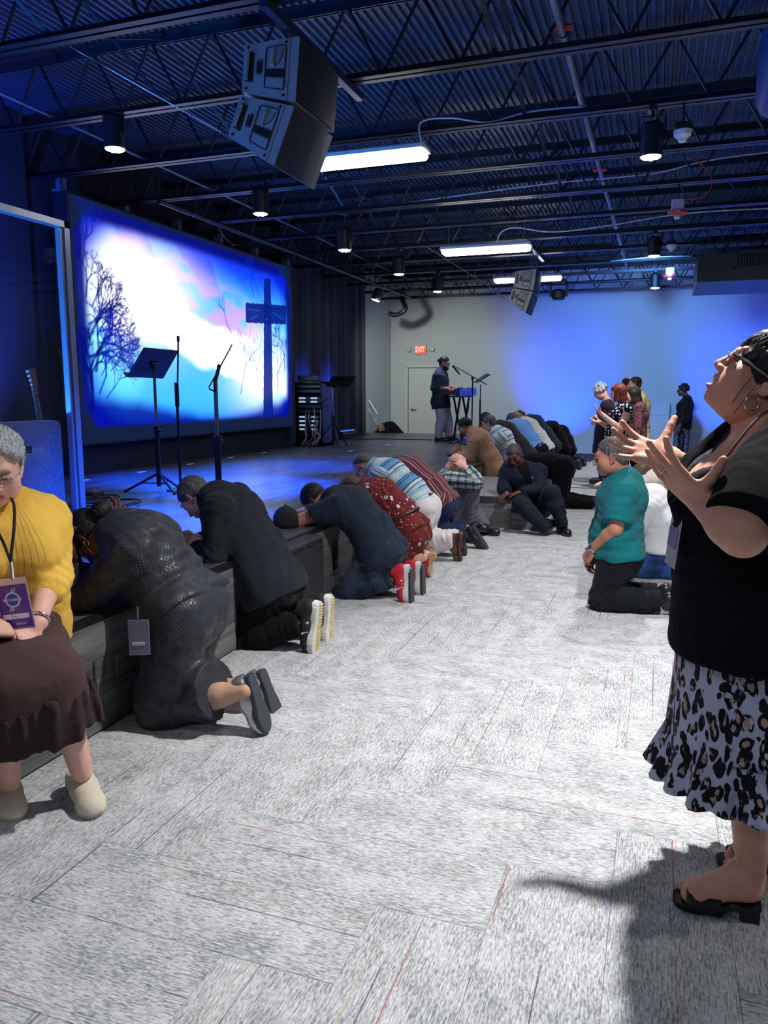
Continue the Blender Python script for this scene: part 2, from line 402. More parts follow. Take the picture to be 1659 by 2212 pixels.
# cross bridging between joists
for (bx_, lab) in ((-3.75, 'far left'), (-1.15, 'just left')):
    for k in range(2, 8):
        ya, yb = JY[k], JY[k+1]
        mb = MB()
        for (za, zb) in ((ZB+.03, ZT-.03), (ZT-.03, ZB+.03)): mb.box(((bx_), (ya+yb)/2, (za+zb)/2), (.032, math.hypot(yb-ya, zb-za), .006), ax=((1, 0, 0), np.array([0, yb-ya, zb-za])/math.hypot(yb-ya, zb-za), np.array([0, -(zb-za), yb-ya])/math.hypot(yb-ya, zb-za)))
        tag(mb.build('joist_bridging', STEEL), 'flat steel cross brace %s of the sprinkler pipe, %s pair from the camera' % (lab, ('first', 'second', 'third', 'fourth', 'fifth', 'sixth')[k-2]), 'brace', 'cross braces between the joists')
# ---- stage
def wood_mat(name, c0, c1, rough, axis=1, spec=0.5, s1=1.0):
    m, nt, b = newmat(name); L = nt.links; b.inputs['Roughness'].default_value = rough; b.inputs['Specular IOR Level'].default_value = spec
    tc = N(nt, 'ShaderNodeTexCoord'); oi = N(nt, 'ShaderNodeObjectInfo')
    off = N(nt, 'ShaderNodeVectorMath', operation='SCALE'); off.inputs[0].default_value = (41, 23, 17); L.new(oi.outputs['Random'], off.inputs['Scale'])
    ad = N(nt, 'ShaderNodeVectorMath', operation='ADD'); L.new(tc.outputs['Object'], ad.inputs[0]); L.new(off.outputs[0], ad.inputs[1])
    mp = N(nt, 'ShaderNodeMapping'); st = [26, 26, 26]; st[axis] = 1.6; mp.inputs['Scale'].default_value = [q*s1 for q in st]; L.new(ad.outputs[0], mp.inputs[0])
    n = N(nt, 'ShaderNodeTexNoise'); n.inputs['Scale'].default_value = 1; n.inputs['Detail'].default_value = 6; n.inputs['Roughness'].default_value = 0.65; n.inputs['Distortion'].default_value = 0.6; L.new(mp.outputs[0], n.inputs['Vector'])
    cr = N(nt, 'ShaderNodeValToRGB'); L.new(n.outputs['Fac'], cr.inputs[0]); e = cr.color_ramp.elements
    e[0].position = .32; e[0].color = (*c0, 1); e[1].position = .7; e[1].color = (*c1, 1)
    hs = N(nt, 'ShaderNodeHueSaturation'); r = N(nt, 'ShaderNodeMapRange'); L.new(oi.outputs['Random'], r.inputs[0]); r.inputs['To Min'].default_value = .8; r.inputs['To Max'].default_value = 1.2
    L.new(r.outputs[0], hs.inputs['Value']); L.new(cr.outputs[0], hs.inputs['Color']); L.new(hs.outputs[0], b.inputs['Base Color'])
    rr = N(nt, 'ShaderNodeMapRange'); L.new(n.outputs['Fac'], rr.inputs[0]); rr.inputs['To Min'].default_value = rough+.12; rr.inputs['To Max'].default_value = rough-.08; L.new(rr.outputs[0], b.inputs['Roughness'])
    bp = N(nt, 'ShaderNodeBump'); bp.inputs['Strength'].default_value = .25; bp.inputs['Distance'].default_value = .004; L.new(n.outputs['Fac'], bp.inputs['Height']); L.new(bp.outputs[0], b.inputs['Normal'])
    return m
WOODY = wood_mat('stage_plank_wood', srgb(46, 48, 56), srgb(92, 94, 104), .30, 1)
WOODF = wood_mat('stage_front_wood', srgb(62, 64, 68), srgb(122, 124, 126), .5, 1)
WOODS = wood_mat('step_wood_lit', srgb(92, 92, 96), srgb(176, 174, 176), .5, 0, s1=1.3)  # plank wood with its colour lightened to look lit
stage = tag(MB().bb((WL+.02, -.6, 0), (ST_X-.012, ST_B-.01, ST_Z-.012)).build('stage', BLACKP), 'low wood-clad stage platform with dark grey plank floor and front', 'stage')
pw, pl = .178, 1.22; cols = int((ST_X-WL-.03)/pw); pk = []
for c in range(cols+1):
    xa = ST_X-.004-(c+1)*pw
    if xa < WL+.02: continue
    y = -.6-((c*.41) % 1)*pl
    while y < ST_B:
        a, b_ = max(y, -.6), min(y+pl, ST_B)
        if b_-a > .05: pk.append((xa, a, b_))
        y += pl
pk.sort(key=lambda t: (t[0]+pw/2)**2+((t[1]+t[2])/2)**2 + (0 if t[1] > 1.5 else 500))
base = wloc(stage); rest = MB(); proto = None
for i, (xa, a, b_) in enumerate(pk):
    full = abs(b_-a-pl) < 1e-3
    if i < 285:
        if full and proto is not None: ob = proto.copy(); C.objects.link(ob)
        else:
            ob = MB().bevbox((pw/2, (b_-a)/2, -.006), (pw-.0015, b_-a-.0015, .012), .0015).build('plank', WOODY, stage)
            ob.data.transform(Matrix.Translation(Vector(base)))
            if full: proto = ob
        ob.parent = stage; ob.location = np.array([xa, a, ST_Z])-base
    else: rest.bb((xa+.001, a+.001, ST_Z-.012), (xa+pw-.001, b_-.001, ST_Z))
rest.build('rear_planks', WOODY, stage, kind='stuff')
proto = None
for r in range(3):
    y = -.6-(r*.47) % 1.22
    while y < ST_B:
        a, b_ = max(y, -.6), min(y+1.22, ST_B); h = .155
        full = abs(b_-a-1.22) < 1e-3
        if full and proto is not None: ob = proto.copy(); C.objects.link(ob)
        else:
            ob = MB().bevbox((-.006, (b_-a)/2, h/2), (.012, b_-a-.0015, h-.0015), .0015).build('front_plank', WOODF, stage); ob.data.transform(Matrix.Translation(Vector(base)))
            if full: proto = ob
        ob.parent = stage; ob.location = np.array([ST_X, a, .008+r*h])-base; y += 1.22
MB().bb((ST_X-.02, -.6, ST_Z-.026), (ST_X+.006, ST_B, ST_Z+.003)).build('edge_trim', mat('black_trim', srgb(18, 19, 22), .45), stage)
# steps in front of the stage
stp = thing('stage_steps', 'two light grey wood-look steps at the stage front beside the man in the navy suit', 'steps', (-1.6, 8.8, 0))
for (xa, xb, h) in ((ST_X+.012, -1.40, .34), (-1.40, -1.12, .17)):
    MB().bb((xa, 7.92, 0), (xb-.004, 9.78, h-.012)).build('riser_box', WOODS, stp)
    MB().bevbox(((xa+xb)/2, 8.84, h-.006), (xb-xa+.012, 1.9, .014), .003).build('tread', WOODS, stp)
    MB().bb((xb+.001, 7.9, h-.02), (xb+.01, 9.79, h+.002)).build('nosing', mat('black_trim', srgb(18, 19, 22), .45), stp)
# ---- drapes on the left wall
DRAPE = mat('black_drape', srgb(30, 32, 50), 0.9, sheen=0.1)
def drape(ya, yb, za, zb, x, lab):
    nY = int((yb-ya)/.03)+1; V = []; fs = []
    for i in range(nY+1):
        y = ya+(yb-ya)*i/nY; d = .014*math.sin(y*13+1.3*math.sin(y*3.1))+.005*math.sin(y*31)
        for q in range(2): V.append((x+d, y, (za, zb)[q]))
    for i in range(nY): fs.append((2*i, 2*i+2, 2*i+3, 2*i+1))
    mb = MB(); mb.add(V, fs); mb.add([(p[0]-.012, p[1], p[2]) for p in V], [f[::-1] for f in fs])
    return tag(mb.build('stage_drape', DRAPE, smooth=True), lab, 'curtain')
drape(-.5, 6.6, ST_Z+.01, 4.19, -6.22, 'black pleated drape on the wall behind the glass shield')
drape(6.65, 12.2, ST_Z+.01, 4.19, -6.3, 'black drape behind the glowing video wall')
drape(12.25, 16.35, ST_Z+.01, 4.19, -6.22, 'black pleated drape between the video wall and the white wall')
# ---- door and exit sign at the back wall
DOORM = mat('door_paint', srgb(206, 212, 210), 0.45)
d = thing('door_1', 'white door in a white frame under the exit sign', 'door', (-5.49, WB, 0)); d['kind'] = 'structure'
MB().bevbox((-5.49, WB-.03, 1.01), (.86, .045, 2.0), .004).build('door_leaf', DOORM, d)
fr = MB(); fr.bevbox((-5.97, WB-.035, 1.03), (.07, .07, 2.06), .006); fr.bevbox((-5.01, WB-.035, 1.03), (.07, .07, 2.06), .006); fr.bevbox((-5.49, WB-.035, 2.07), (1.03, .07, .07), .006); fr.build('door_frame', WHITE, d)
CHROME = mat('chrome', (.72, .72, .74), .18, 1.0)
hd = MB(); hd.lathe((-5.83, WB-.052, 1.0), (0, -1, 0), [(.032, 0), (.032, .01), (.012, .012), (.012, .05)], 16); hd.tube([(-5.83, WB-.1, 1.0), (-5.77, WB-.103, 1.0), (-5.70, WB-.1, 1.005)], .01, 8); hd.build('door_handle', CHROME, d)
ex = thing('exit_sign', 'lit red EXIT sign above the white door with two small lamps', 'sign', (-5.63, WB, 2.42))
MB().bevbox((-5.62, WB-.035, 2.46), (.30, .07, .22), .01).build('housing', WHITE, ex)
MB().bevbox((-5.62, WB-.072, 2.46), (.25, .012, .175), .004).build('red_face', mat('exit_red', (.7, .01, .01), .4, emit=(1, .025, .015), estr=1.6), ex)
def text3(s, size, loc, xdir, ydir, depth=.004, font_w=1.0, align='CENTER'):
    cu = bpy.data.curves.new('t', 'FONT'); cu.body = s; cu.size = size; cu.extrude = depth/2; cu.align_x = align; cu.align_y = 'CENTER'; cu.offset = 0.0
    o = bpy.data.objects.new('t', cu); C.objects.link(o)
    dg = bpy.context.evaluated_depsgraph_get(); me = bpy.data.meshes.new_from_object(o.evaluated_get(dg)); C.objects.unlink(o); bpy.data.objects.remove(o); bpy.data.curves.remove(cu)
    X = np.asarray(xdir, float); Y = np.asarray(ydir, float); X /= np.linalg.norm(X); Y /= np.linalg.norm(Y); Z = np.cross(X, Y)
    M = np.eye(4); M[:3, 0] = X*font_w; M[:3, 1] = Y; M[:3, 2] = Z; M[:3, 3] = loc; me.transform(Matrix(M.tolist())); return me
def text_obj(name, s, size, loc, xdir, ydir, m, parent, depth=.004, font_w=1.0, align='CENTER'):
    me = text3(s, size, loc, xdir, ydir, depth, font_w, align); me.transform(Matrix.Translation(-Vector(wloc(parent)))); me.materials.clear(); me.materials.append(m)
    o = bpy.data.objects.new(name, me); C.objects.link(o); o.parent = parent; return o
text_obj('exit_lettering', 'EXIT', .19, (-5.62, WB-.081, 2.465), (1, 0, 0), (0, 0, 1), mat('exit_letters', (1, .5, .4), .4, emit=(1, .42, .3), estr=2.2), ex, font_w=.6)
for sx, tilt in ((-.30, -.3), (.30, .3)):
    h = MB(); h.bevbox((-5.62+sx, WB-.045, 2.47), (.11, .09, .1), .015, ax=((math.cos(tilt), math.sin(tilt), 0), (-math.sin(tilt), math.cos(tilt), 0), (0, 0, 1))); h.cyl((-5.62+sx*.5, WB-.03, 2.46), (-5.62+sx*.85, WB-.03, 2.46), .015, 8); h.build('emergency_lamp', WHITE, ex)
# low cabinet against the back wall
cb = thing('wall_cabinet', 'low pale cabinet against the back wall beside the woman in black', 'cabinet', (-.1, WB, 0))
PALE = mat('cabinet_paint', srgb(188, 198, 206), .5)
MB().bevbox((-.10, WB-.12, .6), (.66, .24, 1.2), .006).build('body', PALE, cb)
MB().bevbox((-.10, WB-.245, .43), (.56, .012, .78), .004).build('door_panel', PALE, cb)
MB().bevbox((-.10, WB-.245, 1.03), (.56, .012, .22), .004).build('drawer_front', PALE, cb)
MB().bevbox((-.22, WB-.255, .96), (.16, .02, .02), .004).build('handle', WHITE, cb)
# handrail behind the stage
RAIL = mat('rail_paint', srgb(150, 162, 172), .4, .3)
hr = thing('handrail', 'grey metal handrail by the steps behind the stage', 'railing', (-6.1, 17.1, 0))
yr = 17.0; p = lambda x, y: aty(x, y, yr)
MB().tube([p(786, 925), p(786, 848), p(773, 848), p(773, 878), p(786, 878)], .022, 8).build('end_loop', RAIL, hr)
MB().tube([p(786, 848), p(816, 895)], .022, 8).build('top_rail', RAIL, hr)
MB().tube([p(788, 868), p(817, 922)], .016, 8).build('lower_rail', RAIL, hr)
for a in ((806, 880), (817, 896)): q = p(*a); MB().tube([q, (q[0], q[1], .0)], .02, 8).build('post', RAIL, hr)
# ================================================================== video wall
def seg_paint(img, Yg, Zg, a, b, w, col, alpha=1.0):
    (ay, az), (by, bz) = a, b; m = w*1.6+.02
    iy = np.where((Yg >= min(ay, by)-m) & (Yg <= max(ay, by)+m))[0]; iz = np.where((Zg >= min(az, bz)-m) & (Zg <= max(az, bz)+m))[0]
    if not len(iy) or not len(iz): return
    yy, zz = np.meshgrid(Yg[iy], Zg[iz], indexing='ij'); dy, dz_ = by-ay, bz-az; L2 = dy*dy+dz_*dz_+1e-9
    t = np.clip(((yy-ay)*dy+(zz-az)*dz_)/L2, 0, 1); d = np.hypot(yy-ay-t*dy, zz-az-t*dz_)
    k = np.clip((w/2+.006-d)/.012, 0, 1)[..., None]*alpha
    img[np.ix_(iy, iz)] = img[np.ix_(iy, iz)]*(1-k)+np.array(col)*k
def vnoise(y, z, s, seed):
    r = np.random.RandomState(seed); g = r.rand(64, 64); y = y*s+seed*1.7; z = z*s+seed*.9
    iy = np.floor(y).astype(int); iz = np.floor(z).astype(int); fy = y-iy; fz = z-iz; fy = fy*fy*(3-2*fy); fz = fz*fz*(3-2*fz)
    G = lambda a, b: g[a % 64, b % 64]
    return (G(iy, iz)*(1-fy)+G(iy+1, iz)*fy)*(1-fz)+(G(iy, iz+1)*(1-fy)+G(iy+1, iz+1)*fy)*fz
def sstep(a, b, x): t = np.clip((x-a)/(b-a), 0, 1); return t*t*(3-2*t)
SX, SY0, SY1, SZ0, SZ1 = -5.90, 6.82, 11.98, .86, 3.46
def scr(px, py): q = atx(px, py, SX); return (q[1], q[2])
nY, nZ = 470, 240
Yg = np.linspace(SY0, SY1, nY); Zg = np.linspace(SZ0, SZ1, nZ); yy, zz = np.meshgrid(Yg, Zg, indexing='ij')
u_ = (yy-SY0)/(SY1-SY0); v_ = (zz-SZ0)/(SZ1-SZ0)
n1 = vnoise(yy, zz, 1.3, 3)*.6+vnoise(yy, zz, 3.1, 5)*.3+vnoise(yy, zz, 7, 9)*.1
nb = vnoise(yy*.5, zz, 6, 11)
c_cyan = np.array([.04, .42, 1.0]); c_deep = np.array([.001, .002, .30]); c_mid = np.array([.003, .04, .70]); c_pink = np.array([.50, .20, .92])
img = np.ones((nY, nZ, 3))*c_mid
img = img*(1-sstep(.05, .55, 1-np.abs(v_-.42)*2.0)[..., None]*.8)+c_cyan*(sstep(.05, .55, 1-np.abs(v_-.42)*2.0)[..., None]*.8)
# light falling from the upper left towards the lower right
vb = .74-.50*u_**.9; beam = 1-np.abs((v_-vb)/(.215-.05*u_)); beam = sstep(-.35, .75, beam+(n1-.5)*.8)
beam *= sstep(.03, .12, u_)
hot = np.exp(-((u_-.20)/.20)**2-((v_-.66)/.22)**2); hot2 = np.exp(-((u_-.80)/.16)**2-((v_-.34)/.20)**2)
dv = v_-vb; st_ = vnoise(yy*.35+zz*.12, zz, 9, 31)*.5+n1*.5; pk_ = sstep(.02, .16, dv)*(1-sstep(.22, .42, dv))*sstep(.36, .58, st_)*sstep(.04, .15, u_)*(1-sstep(.72, .85, u_)); lt_ = (sstep(.05, .2, dv)*(1-sstep(.25, .5, dv))*sstep(.5, .62, vnoise(yy*.9+zz*.5, zz*.3, 4, 41)))[..., None]*.7; img = img*(1-lt_)+np.array([.06, .35, 1.0])*lt_
img = img*(1-.75*pk_[..., None])+c_pink*(.75*pk_[..., None])
wht = np.clip(sstep(.55, 1.0, beam)*.8+hot*1.05+hot2*.95, 0, 1)[..., None]; img = img*(1-wht)+np.array([1.05, 1.05, 1.1])*wht
cy = (sstep(.5, .75, vnoise(yy, zz, 2.0, 21))*sstep(.1, .35, v_)*(1-sstep(.45, .65, v_)))[..., None]*.6; img = img*(1-cy)+np.array([.16, .75, 1.05])*cy
# hills and dark vignette
vg = np.abs(2*u_-1)**5+np.abs(2*v_-1)**3.2+.28*(n1-.5); v1 = sstep(.50, .98, vg)[..., None]; img = img*(1-v1*.92)+np.array([.001, .006, .42])*v1*.92
hill = sstep(.0, .09, .17+.05*np.sin(u_*7+1)+.05*(n1-.5)-v_)[..., None]; img = img*(1-hill*.93)+np.array([.0, .001, .22])*hill*.93
top = sstep(.0, .14, v_-(.87+.05*(n1-.5)))[..., None]; img = img*(1-top*.9)+np.array([.002, .004, .38])*top*.9
edge = np.minimum(np.minimum(u_*1.9, (1-u_)*1.9), np.minimum(v_*1.05, 1-v_)); rim = sstep(.05, .0, edge-.045+.02*(n1-.5))[..., None]
img = img*(1-rim*.97)+np.array([.001, .003, .13])*rim*.97
blk = np.maximum(sstep(.030, .008, edge), sstep(1.15, 1.35, vg))[..., None]; bl = sstep(.075, .05, v_)[..., None]; blk = np.maximum(blk, bl); img = img*(1-blk)+np.array([.0035, .008, .028])*blk
rs = np.random.RandomState(4)
def tree(p, ang, ln, w, dep, col, al, spread=.55, up=.12):
    if dep == 0 or ln < .03: return
    q = (p[0]+ln*math.cos(ang), p[1]+ln*math.sin(ang)); seg_paint(img, Yg, Zg, p, q, w, col, al)
    for k in range(2 if rs.rand() < .75 else 3):
        tree(q, ang+rs.uniform(-spread, spread)*1.5+up*(math.pi/2-ang)*.3, ln*rs.uniform(.62, .9), w*.68, dep-1, col, al, spread, up)
dk = (.0, .002, .12); dk2 = (.0, .012, .34)
for (px, py, a, l, w, dep) in ((200, 890, 1.5, .26, .06, 7), (208, 800, 1.3, .22, .05, 7), (192, 730, .9, .22, .04, 7), (192, 700, .4, .20, .035, 7), (186, 640, 1.4, .16, .03, 6), (215, 715, .2, .2, .03, 6), (225, 690, -.3, .19, .03, 6), (205, 690, .7, .18, .03, 7), (215, 740, .0, .22, .03, 7), (200, 660, 1.0, .16, .025, 7), (210, 760, .5, .2, .03, 7), (195, 770, .2, .2, .04, 7)):
    tree(scr(px, py), a, l, w, dep, dk, .85)
for (px, py, a, l, w, dep) in ((215, 850, 1.0, .24, .03, 7), (240, 800, .6, .22, .02, 6), (230, 860, .7, .2, .02, 6), (220, 810, .9, .22, .02, 7)): tree(scr(px, py), a, l, w, dep, dk2, .8)
for (px, py, a, l, w, dep) in ((187, 510, 1.5, .2, .025, 5), (180, 560, 1.4, .2, .02, 5)): tree(scr(px, py), a, l, w, dep, (.0, .01, .2), .9)
for (px, py, a, l, w, dep) in ((600, 840, 1.5, .25, .03, 7), (615, 800, 1.6, .25, .03, 7), (610, 690, 1.5, .22, .025, 7), (605, 620, 1.6, .2, .02, 6), (560, 640, 2.1, .2, .015, 5), (548, 640, 1.9, .2, .02, 4), (520, 850, 1.2, .25, .02, 6), (560, 840, 1.8, .3, .02, 5), (500, 720, 2.3, .2, .018, 4)): tree(scr(px, py), a, l, w, dep, (.0, .015, .35), .8)
def poly_paint(pts, col, al):
    P = [scr(*p) for p in pts]; ins = np.zeros_like(yy, bool)
    for i in range(len(P)):
        (y1, z1), (y2, z2) = P[i], P[(i+1) % len(P)]
        c = ((z1 > zz) != (z2 > zz)); xin = (y2-y1)*(zz-z1)/(z2-z1+1e-12)+y1; ins ^= c & (yy < xin)
    img[ins] = img[ins]*(1-al)+np.array(col)*al
poly_paint([(570, 602), (584, 601), (586, 660), (590, 898), (569, 903), (570, 690)], (.001, .010, .17), .98)
poly_paint([(530, 654), (618, 660), (618, 701), (531, 697)], (.001, .009, .15), .98)
for a, b in (((534, 668), (560, 672)), ((590, 676), (612, 690)), ((574, 690), (578, 690)), ((540, 690), (556, 682))): seg_paint(img, Yg, Zg, scr(*a), scr(*b), .02, (.01, .07, .55), .6)
V = np.stack([np.full(yy.size, SX), yy.ravel(), zz.ravel()], 1); idx = np.arange(nY*nZ).reshape(nY, nZ)
Q = np.stack([idx[:-1, :-1].ravel(), idx[1:, :-1].ravel(), idx[1:, 1:].ravel(), idx[:-1, 1:].ravel()], 1)
sm, nt, b = newmat('video_image'); b.inputs['Base Color'].default_value = (.01, .01, .012, 1); b.inputs['Roughness'].default_value = 1; b.inputs['Specular IOR Level'].default_value = 0
at = N(nt, 'ShaderNodeAttribute', attribute_name='Pic'); nt.links.new(at.outputs['Color'], b.inputs['Emission Color']); b.inputs['Emission Strength'].default_value = 1.5
vw = thing('video_screen', 'glowing video wall showing a cross and bare branches against blue light', 'screen', (-6.0, 9.4, ST_Z))
so = mesh_obj('picture_face', V, Q, sm, vw); ca = so.data.color_attributes.new('Pic', 'FLOAT_COLOR', 'POINT')
ca.data.foreach_set('color', np.concatenate([img.reshape(-1, 3), np.ones((nY*nZ, 1))], 1).astype(np.float32).ravel())
GREYB = mat('screen_case', srgb(40, 48, 66), .55)
MB().bb((-6.06, SY0-.03, SZ0-.02), (SX-.004, SY1+.03, SZ1+.02)).build('case', GREYB, vw)
MB().bb((-6.04, SY0+.02, ST_Z), (-6.0, SY1+.02, SZ0)).build('skirt', mat('skirt_cloth', srgb(26, 32, 50), .9, bump=.4, bscale=9), vw)
br0 = None
for (px, py) in ((135, 385), (272, 434), (386, 476), (476, 506), (553, 536), (621, 560)):
    q = atx(px, py, -6.10); y, z = q[1], q[2]; r = thing('screen_bracket', 'grey steel support arm behind the top of the video wall', 'bracket', (-6.1, y, ST_Z), 'support arms behind the video wall')
    r['label'] = 'grey steel support arm behind the video wall top, %s from the left' % {272: 'first', 386: 'second', 476: 'third', 553: 'fourth', 621: 'last'}.get(px, '')
    if px == 135: r['label'] = 'tall grey support post with an arm, left of the video wall above the glass'
    BRM = mat('bracket_steel', srgb(120, 136, 180), .45, .1)
    MB().bb((-6.14, y-.035, ST_Z), (-6.08, y+.035, z)).build('upright', BRM, r)
    MB().bb((-6.20 if px > 140 else -6.17, y-.03, z-.10), (-6.10, y+.03, z-.02)).build('arm', BRM, r)
    MB().prism([(-6.14, y-.01, z-.1), (-6.14, y-.01, z-.22), (-6.26, y-.01, z-.1)], (0, .02, 0)).build('gusset', BRM, r)
# tape marks on the stage
TAPE = mat('white_tape', (.75, .76, .8), .6)
for i, (px, py) in enumerate(((182, 1038), (306, 1020), (411, 1003), (497, 989), (570, 978), (757, 975), (838, 961))):
    q = atz(px, py, ST_Z); o = MB().box((q[0], q[1], ST_Z+.003), (.035, .13, .005)).build('tape_mark', TAPE)
    tag(o, ('white tape mark on the stage below the video wall, %s from the left' % ('first', 'second', 'third', 'fourth', 'fifth')[i]) if i < 5 else ('white tape mark on the rear stage %s' % ('nearest the far music stand', 'nearer the keyboard')[i-5]), 'tape', 'tape marks in front of the video wall' if i < 5 else 'tape marks further back on the stage')
# ================================================================== hanging speakers
PLAS = mat('speaker_plastic', srgb(128, 134, 138), .42, bump=.12, bscale=350); GRIL = mat('speaker_grille', srgb(28, 30, 34), .5, .3, bump=.5, bscale=700); DARK = mat('dark_plastic', srgb(16, 17, 20), .5)
METAL = mat('bright_steel', (.6, .6, .63), .25, 1.0)
def speaker(name, quad, ya, yb, lab, grp):
    FT, RT, FB, RB = [np.array(q, float) for q in quad]
    def S(a, b_, y): q = (RB*(1-a)+FB*a)*(1-b_)+(RT*(1-a)+FT*a)*b_; return np.array([q[0], y, q[1]])
    t = thing(name, lab, 'speaker', ((RB[0]+FB[0])/2, (ya+yb)/2, min(RB[1], FB[1])), grp)
    ps = [S(0, 0.01, ya), S(.84, 0.01, ya), S(.84, .99, ya), S(0, .99, ya)]
    mb = MB(); mb.prism(ps, (0, yb-ya, 0)); mb.build('cabinet', PLAS, t)
    fr = MB(); fr.prism([S(.848, .01, ya+.004), S(.995, .012, ya+.004), S(.995, .988, ya+.004), S(.848, .99, ya+.004)], (0, yb-ya-.008, 0)); fr.build('front_frame', PLAS, t)
    g = MB(); n_ = 7
    for i in range(n_):       # slightly bowed perforated grille
        t0, t1 = i/n_, (i+1)/n_; y0_, y1_ = ya+.012+(yb-ya-.024)*t0, ya+.012+(yb-ya-.024)*t1
        b0, b1 = .022*math.sin(math.pi*t0)**.6, .022*math.sin(math.pi*t1)**.6
        d = S(1, .5, 0)-S(0, .5, 0); d /= np.linalg.norm(d)
        A, B_, C_, D = S(.997, .02, y0_)+d*b0, S(.997, .02, y1_)+d*b1, S(.997, .98, y1_)+d*b1, S(.997, .98, y0_)+d*b0
        e = d*.02; g.add([A, B_, C_, D, A-e, B_-e, C_-e, D-e], [(0, 1, 2, 3), (4, 7, 6, 5), (0, 4, 5, 1), (3, 2, 6, 7)])
    g.build('grille', GRIL, t)
    def pad(a0, a1, b0, b1, pr, m, nm, par=t, rnd=.0):
        mb = MB(); P_ = [S(a0, b0, ya-pr), S(a1, b0, ya-pr), S(a1, b1, ya-pr), S(a0, b1, ya-pr)]; mb.prism(P_, (0, pr+.004, 0)); return mb.build(nm, m, par)
    def ring(a0, a1, b0, b1, r_, m, nm, n=5):
        pts = []
        for (ca_, cb_, s0) in ((a1-.04, b1-.05, 0), (a0+.04, b1-.05, 1), (a0+.04, b0+.05, 2), (a1-.04, b0+.05, 3)):
            for k in range(n):
                an = (s0+k/(n-1))*math.pi/2; pts.append(S(ca_+.04*math.cos(an), cb_+.05*math.sin(an), ya-.001))
        return MB().tube(pts, r_, 6, closed=True).build(nm, m, t)
    pad(.05, .20, .24, .82, .002, DARK, 'handle_shade_pad'); MB().tube([S(.09, .27, ya-.012), S(.10, .8, ya-.012)], .011, 8).build('handle_bar', PLAS, t)  # flat dark pad stands in for the shade inside a handle hollow
    ring(.27, .35, .40, .66, .005, DARK, 'latch_slot'); pad(.295, .33, .44, .62, .004, DARK, 'latch')
    ring(.42, .78, .16, .88, .0045, DARK, 'panel_rim'); pad(.43, .77, .36, .50, .003, DARK, 'grip_shade_pad'); pad(.44, .76, .18, .34, .003, PLAS, 'grip_lip')  # dark pad coloured as the shade in the grip hollow
    MB().tube([S(.56, .82, ya-.008), S(.55, .56, ya-.008)], .011, 8).build('lever', PLAS, t)
    MB().tube([S(.72, .82, ya-.002), S(.71, .70, ya-.002), S(.66, .60, ya-.002), S(.58, .55, ya-.002)], .003, 6).build('lever_guide', DARK, t)
    sc = MB()
    for a, b_ in ((.08, .93), (.78, .93), (.08, .1), (.78, .08)): q = S(a, b_, ya); sc.cyl(q, q+np.array([0, -.004, 0]), .009, 8)
    sc.build('bolts', DARK, t, kind='stuff'); return t, S
def sm(pts, Y): return [(aty(px, py, Y)[0], aty(px, py, Y)[2]) for px, py in pts]
t1, S1 = speaker('line_speaker', sm([(647, 76), (528, 97), (637, 221), (522, 200)], 4.45), 4.45, 5.05, 'upper grey cabinet of the big hanging speaker pair near the camera', 'big hanging speaker pair')
t2, S2 = speaker('line_speaker', sm([(635, 227), (519, 206), (590, 360), (492, 294)], 4.45), 4.45, 5.05, 'lower tilted cabinet of the big hanging speaker pair near the camera', 'big hanging speaker pair')
t3, S3 = speaker('line_speaker', sm([(1159, 580), (1113, 586), (1152, 628), (1109, 620)], 12.0), 12.0, 12.6, 'upper cabinet of the small far hanging speaker pair', 'far hanging speaker pair')
t4, S4 = speaker('line_speaker', sm([(1151, 630), (1108, 622), (1135, 676), (1097, 650)], 12.0), 12.0, 12.6, 'lower tilted cabinet of the small far hanging speaker pair', 'far hanging speaker pair')
def rig(S_, yc, lab, chn):
    top = S_(.72, 1, yc); r = thing('speaker_hanger', lab, 'hanger', top)
    MB().bb((top[0]-.025, yc-.55, 3.545), (top[0]+.025, yc+.95, 3.59)).build('strut_channel', mat('strut_steel', srgb(60, 70, 100), .35, .6), r)
    for dy in (-.2, .22):
        a = np.array([top[0], yc+dy, top[2]-.01]); b_ = np.array([top[0], yc+dy, 3.56]); h = max(b_[2]-a[2], .05); pts = [a+np.array([.017*math.sin(2*math.pi*k/12), 0, h/2+h/2*math.cos(2*math.pi*k/12)]) for k in range(12)]
        MB().tube(pts, .0055, 6, closed=True).build('shackle', METAL, r)
    bt = MB()
    for dy in (.3, .36): bt.cyl((top[0], yc+dy, 3.5), (top[0], yc+dy, 3.62), .008, 8)
    bt.build('threaded_rod', METAL, r); return r
rig(S1, 4.75, 'steel channel and shackles holding the big speaker pair', 1); rig(S3, 12.3, 'steel channel and shackles holding the small far speaker pair', 1)
CAB = mat('steel_cable', (.45, .48, .55), .35, .8); WCAB = mat('white_cable', srgb(190, 196, 206), .5); BCAB = mat('black_cable', srgb(14, 15, 20), .5)
def cable(name, pts, r, m, lab, cat='cable', grp=None, n=6): return tag(MB().tube(smoothcurve(pts, n), r, 6).build(name, m, smooth=True), lab, cat, grp)
q = S2(0, .02, 4.75); cable('steel_cable', [q, q+(aty(150, 100, 4.26)-q)*.5, aty(150, 100, 4.26)], .0035, CAB, 'thin steel tie cable pulling the big lower speaker back to the left')
a = q; d = (aty(150, 100, 4.26)-q); d = d/np.linalg.norm(d); tag(MB().tube([q+d*.06, q+d*.22], .009, 8).build('turnbuckle', METAL), 'bright turnbuckle on the tie cable of the big lower speaker', 'turnbuckle')
q = S4(0, .05, 12.3); cable('steel_cable', [q, q+np.array([-.5, -.2, .35]), aty(900, 520, 11.6)], .004, CAB, 'thin steel tie cable pulling the far lower speaker to the left')
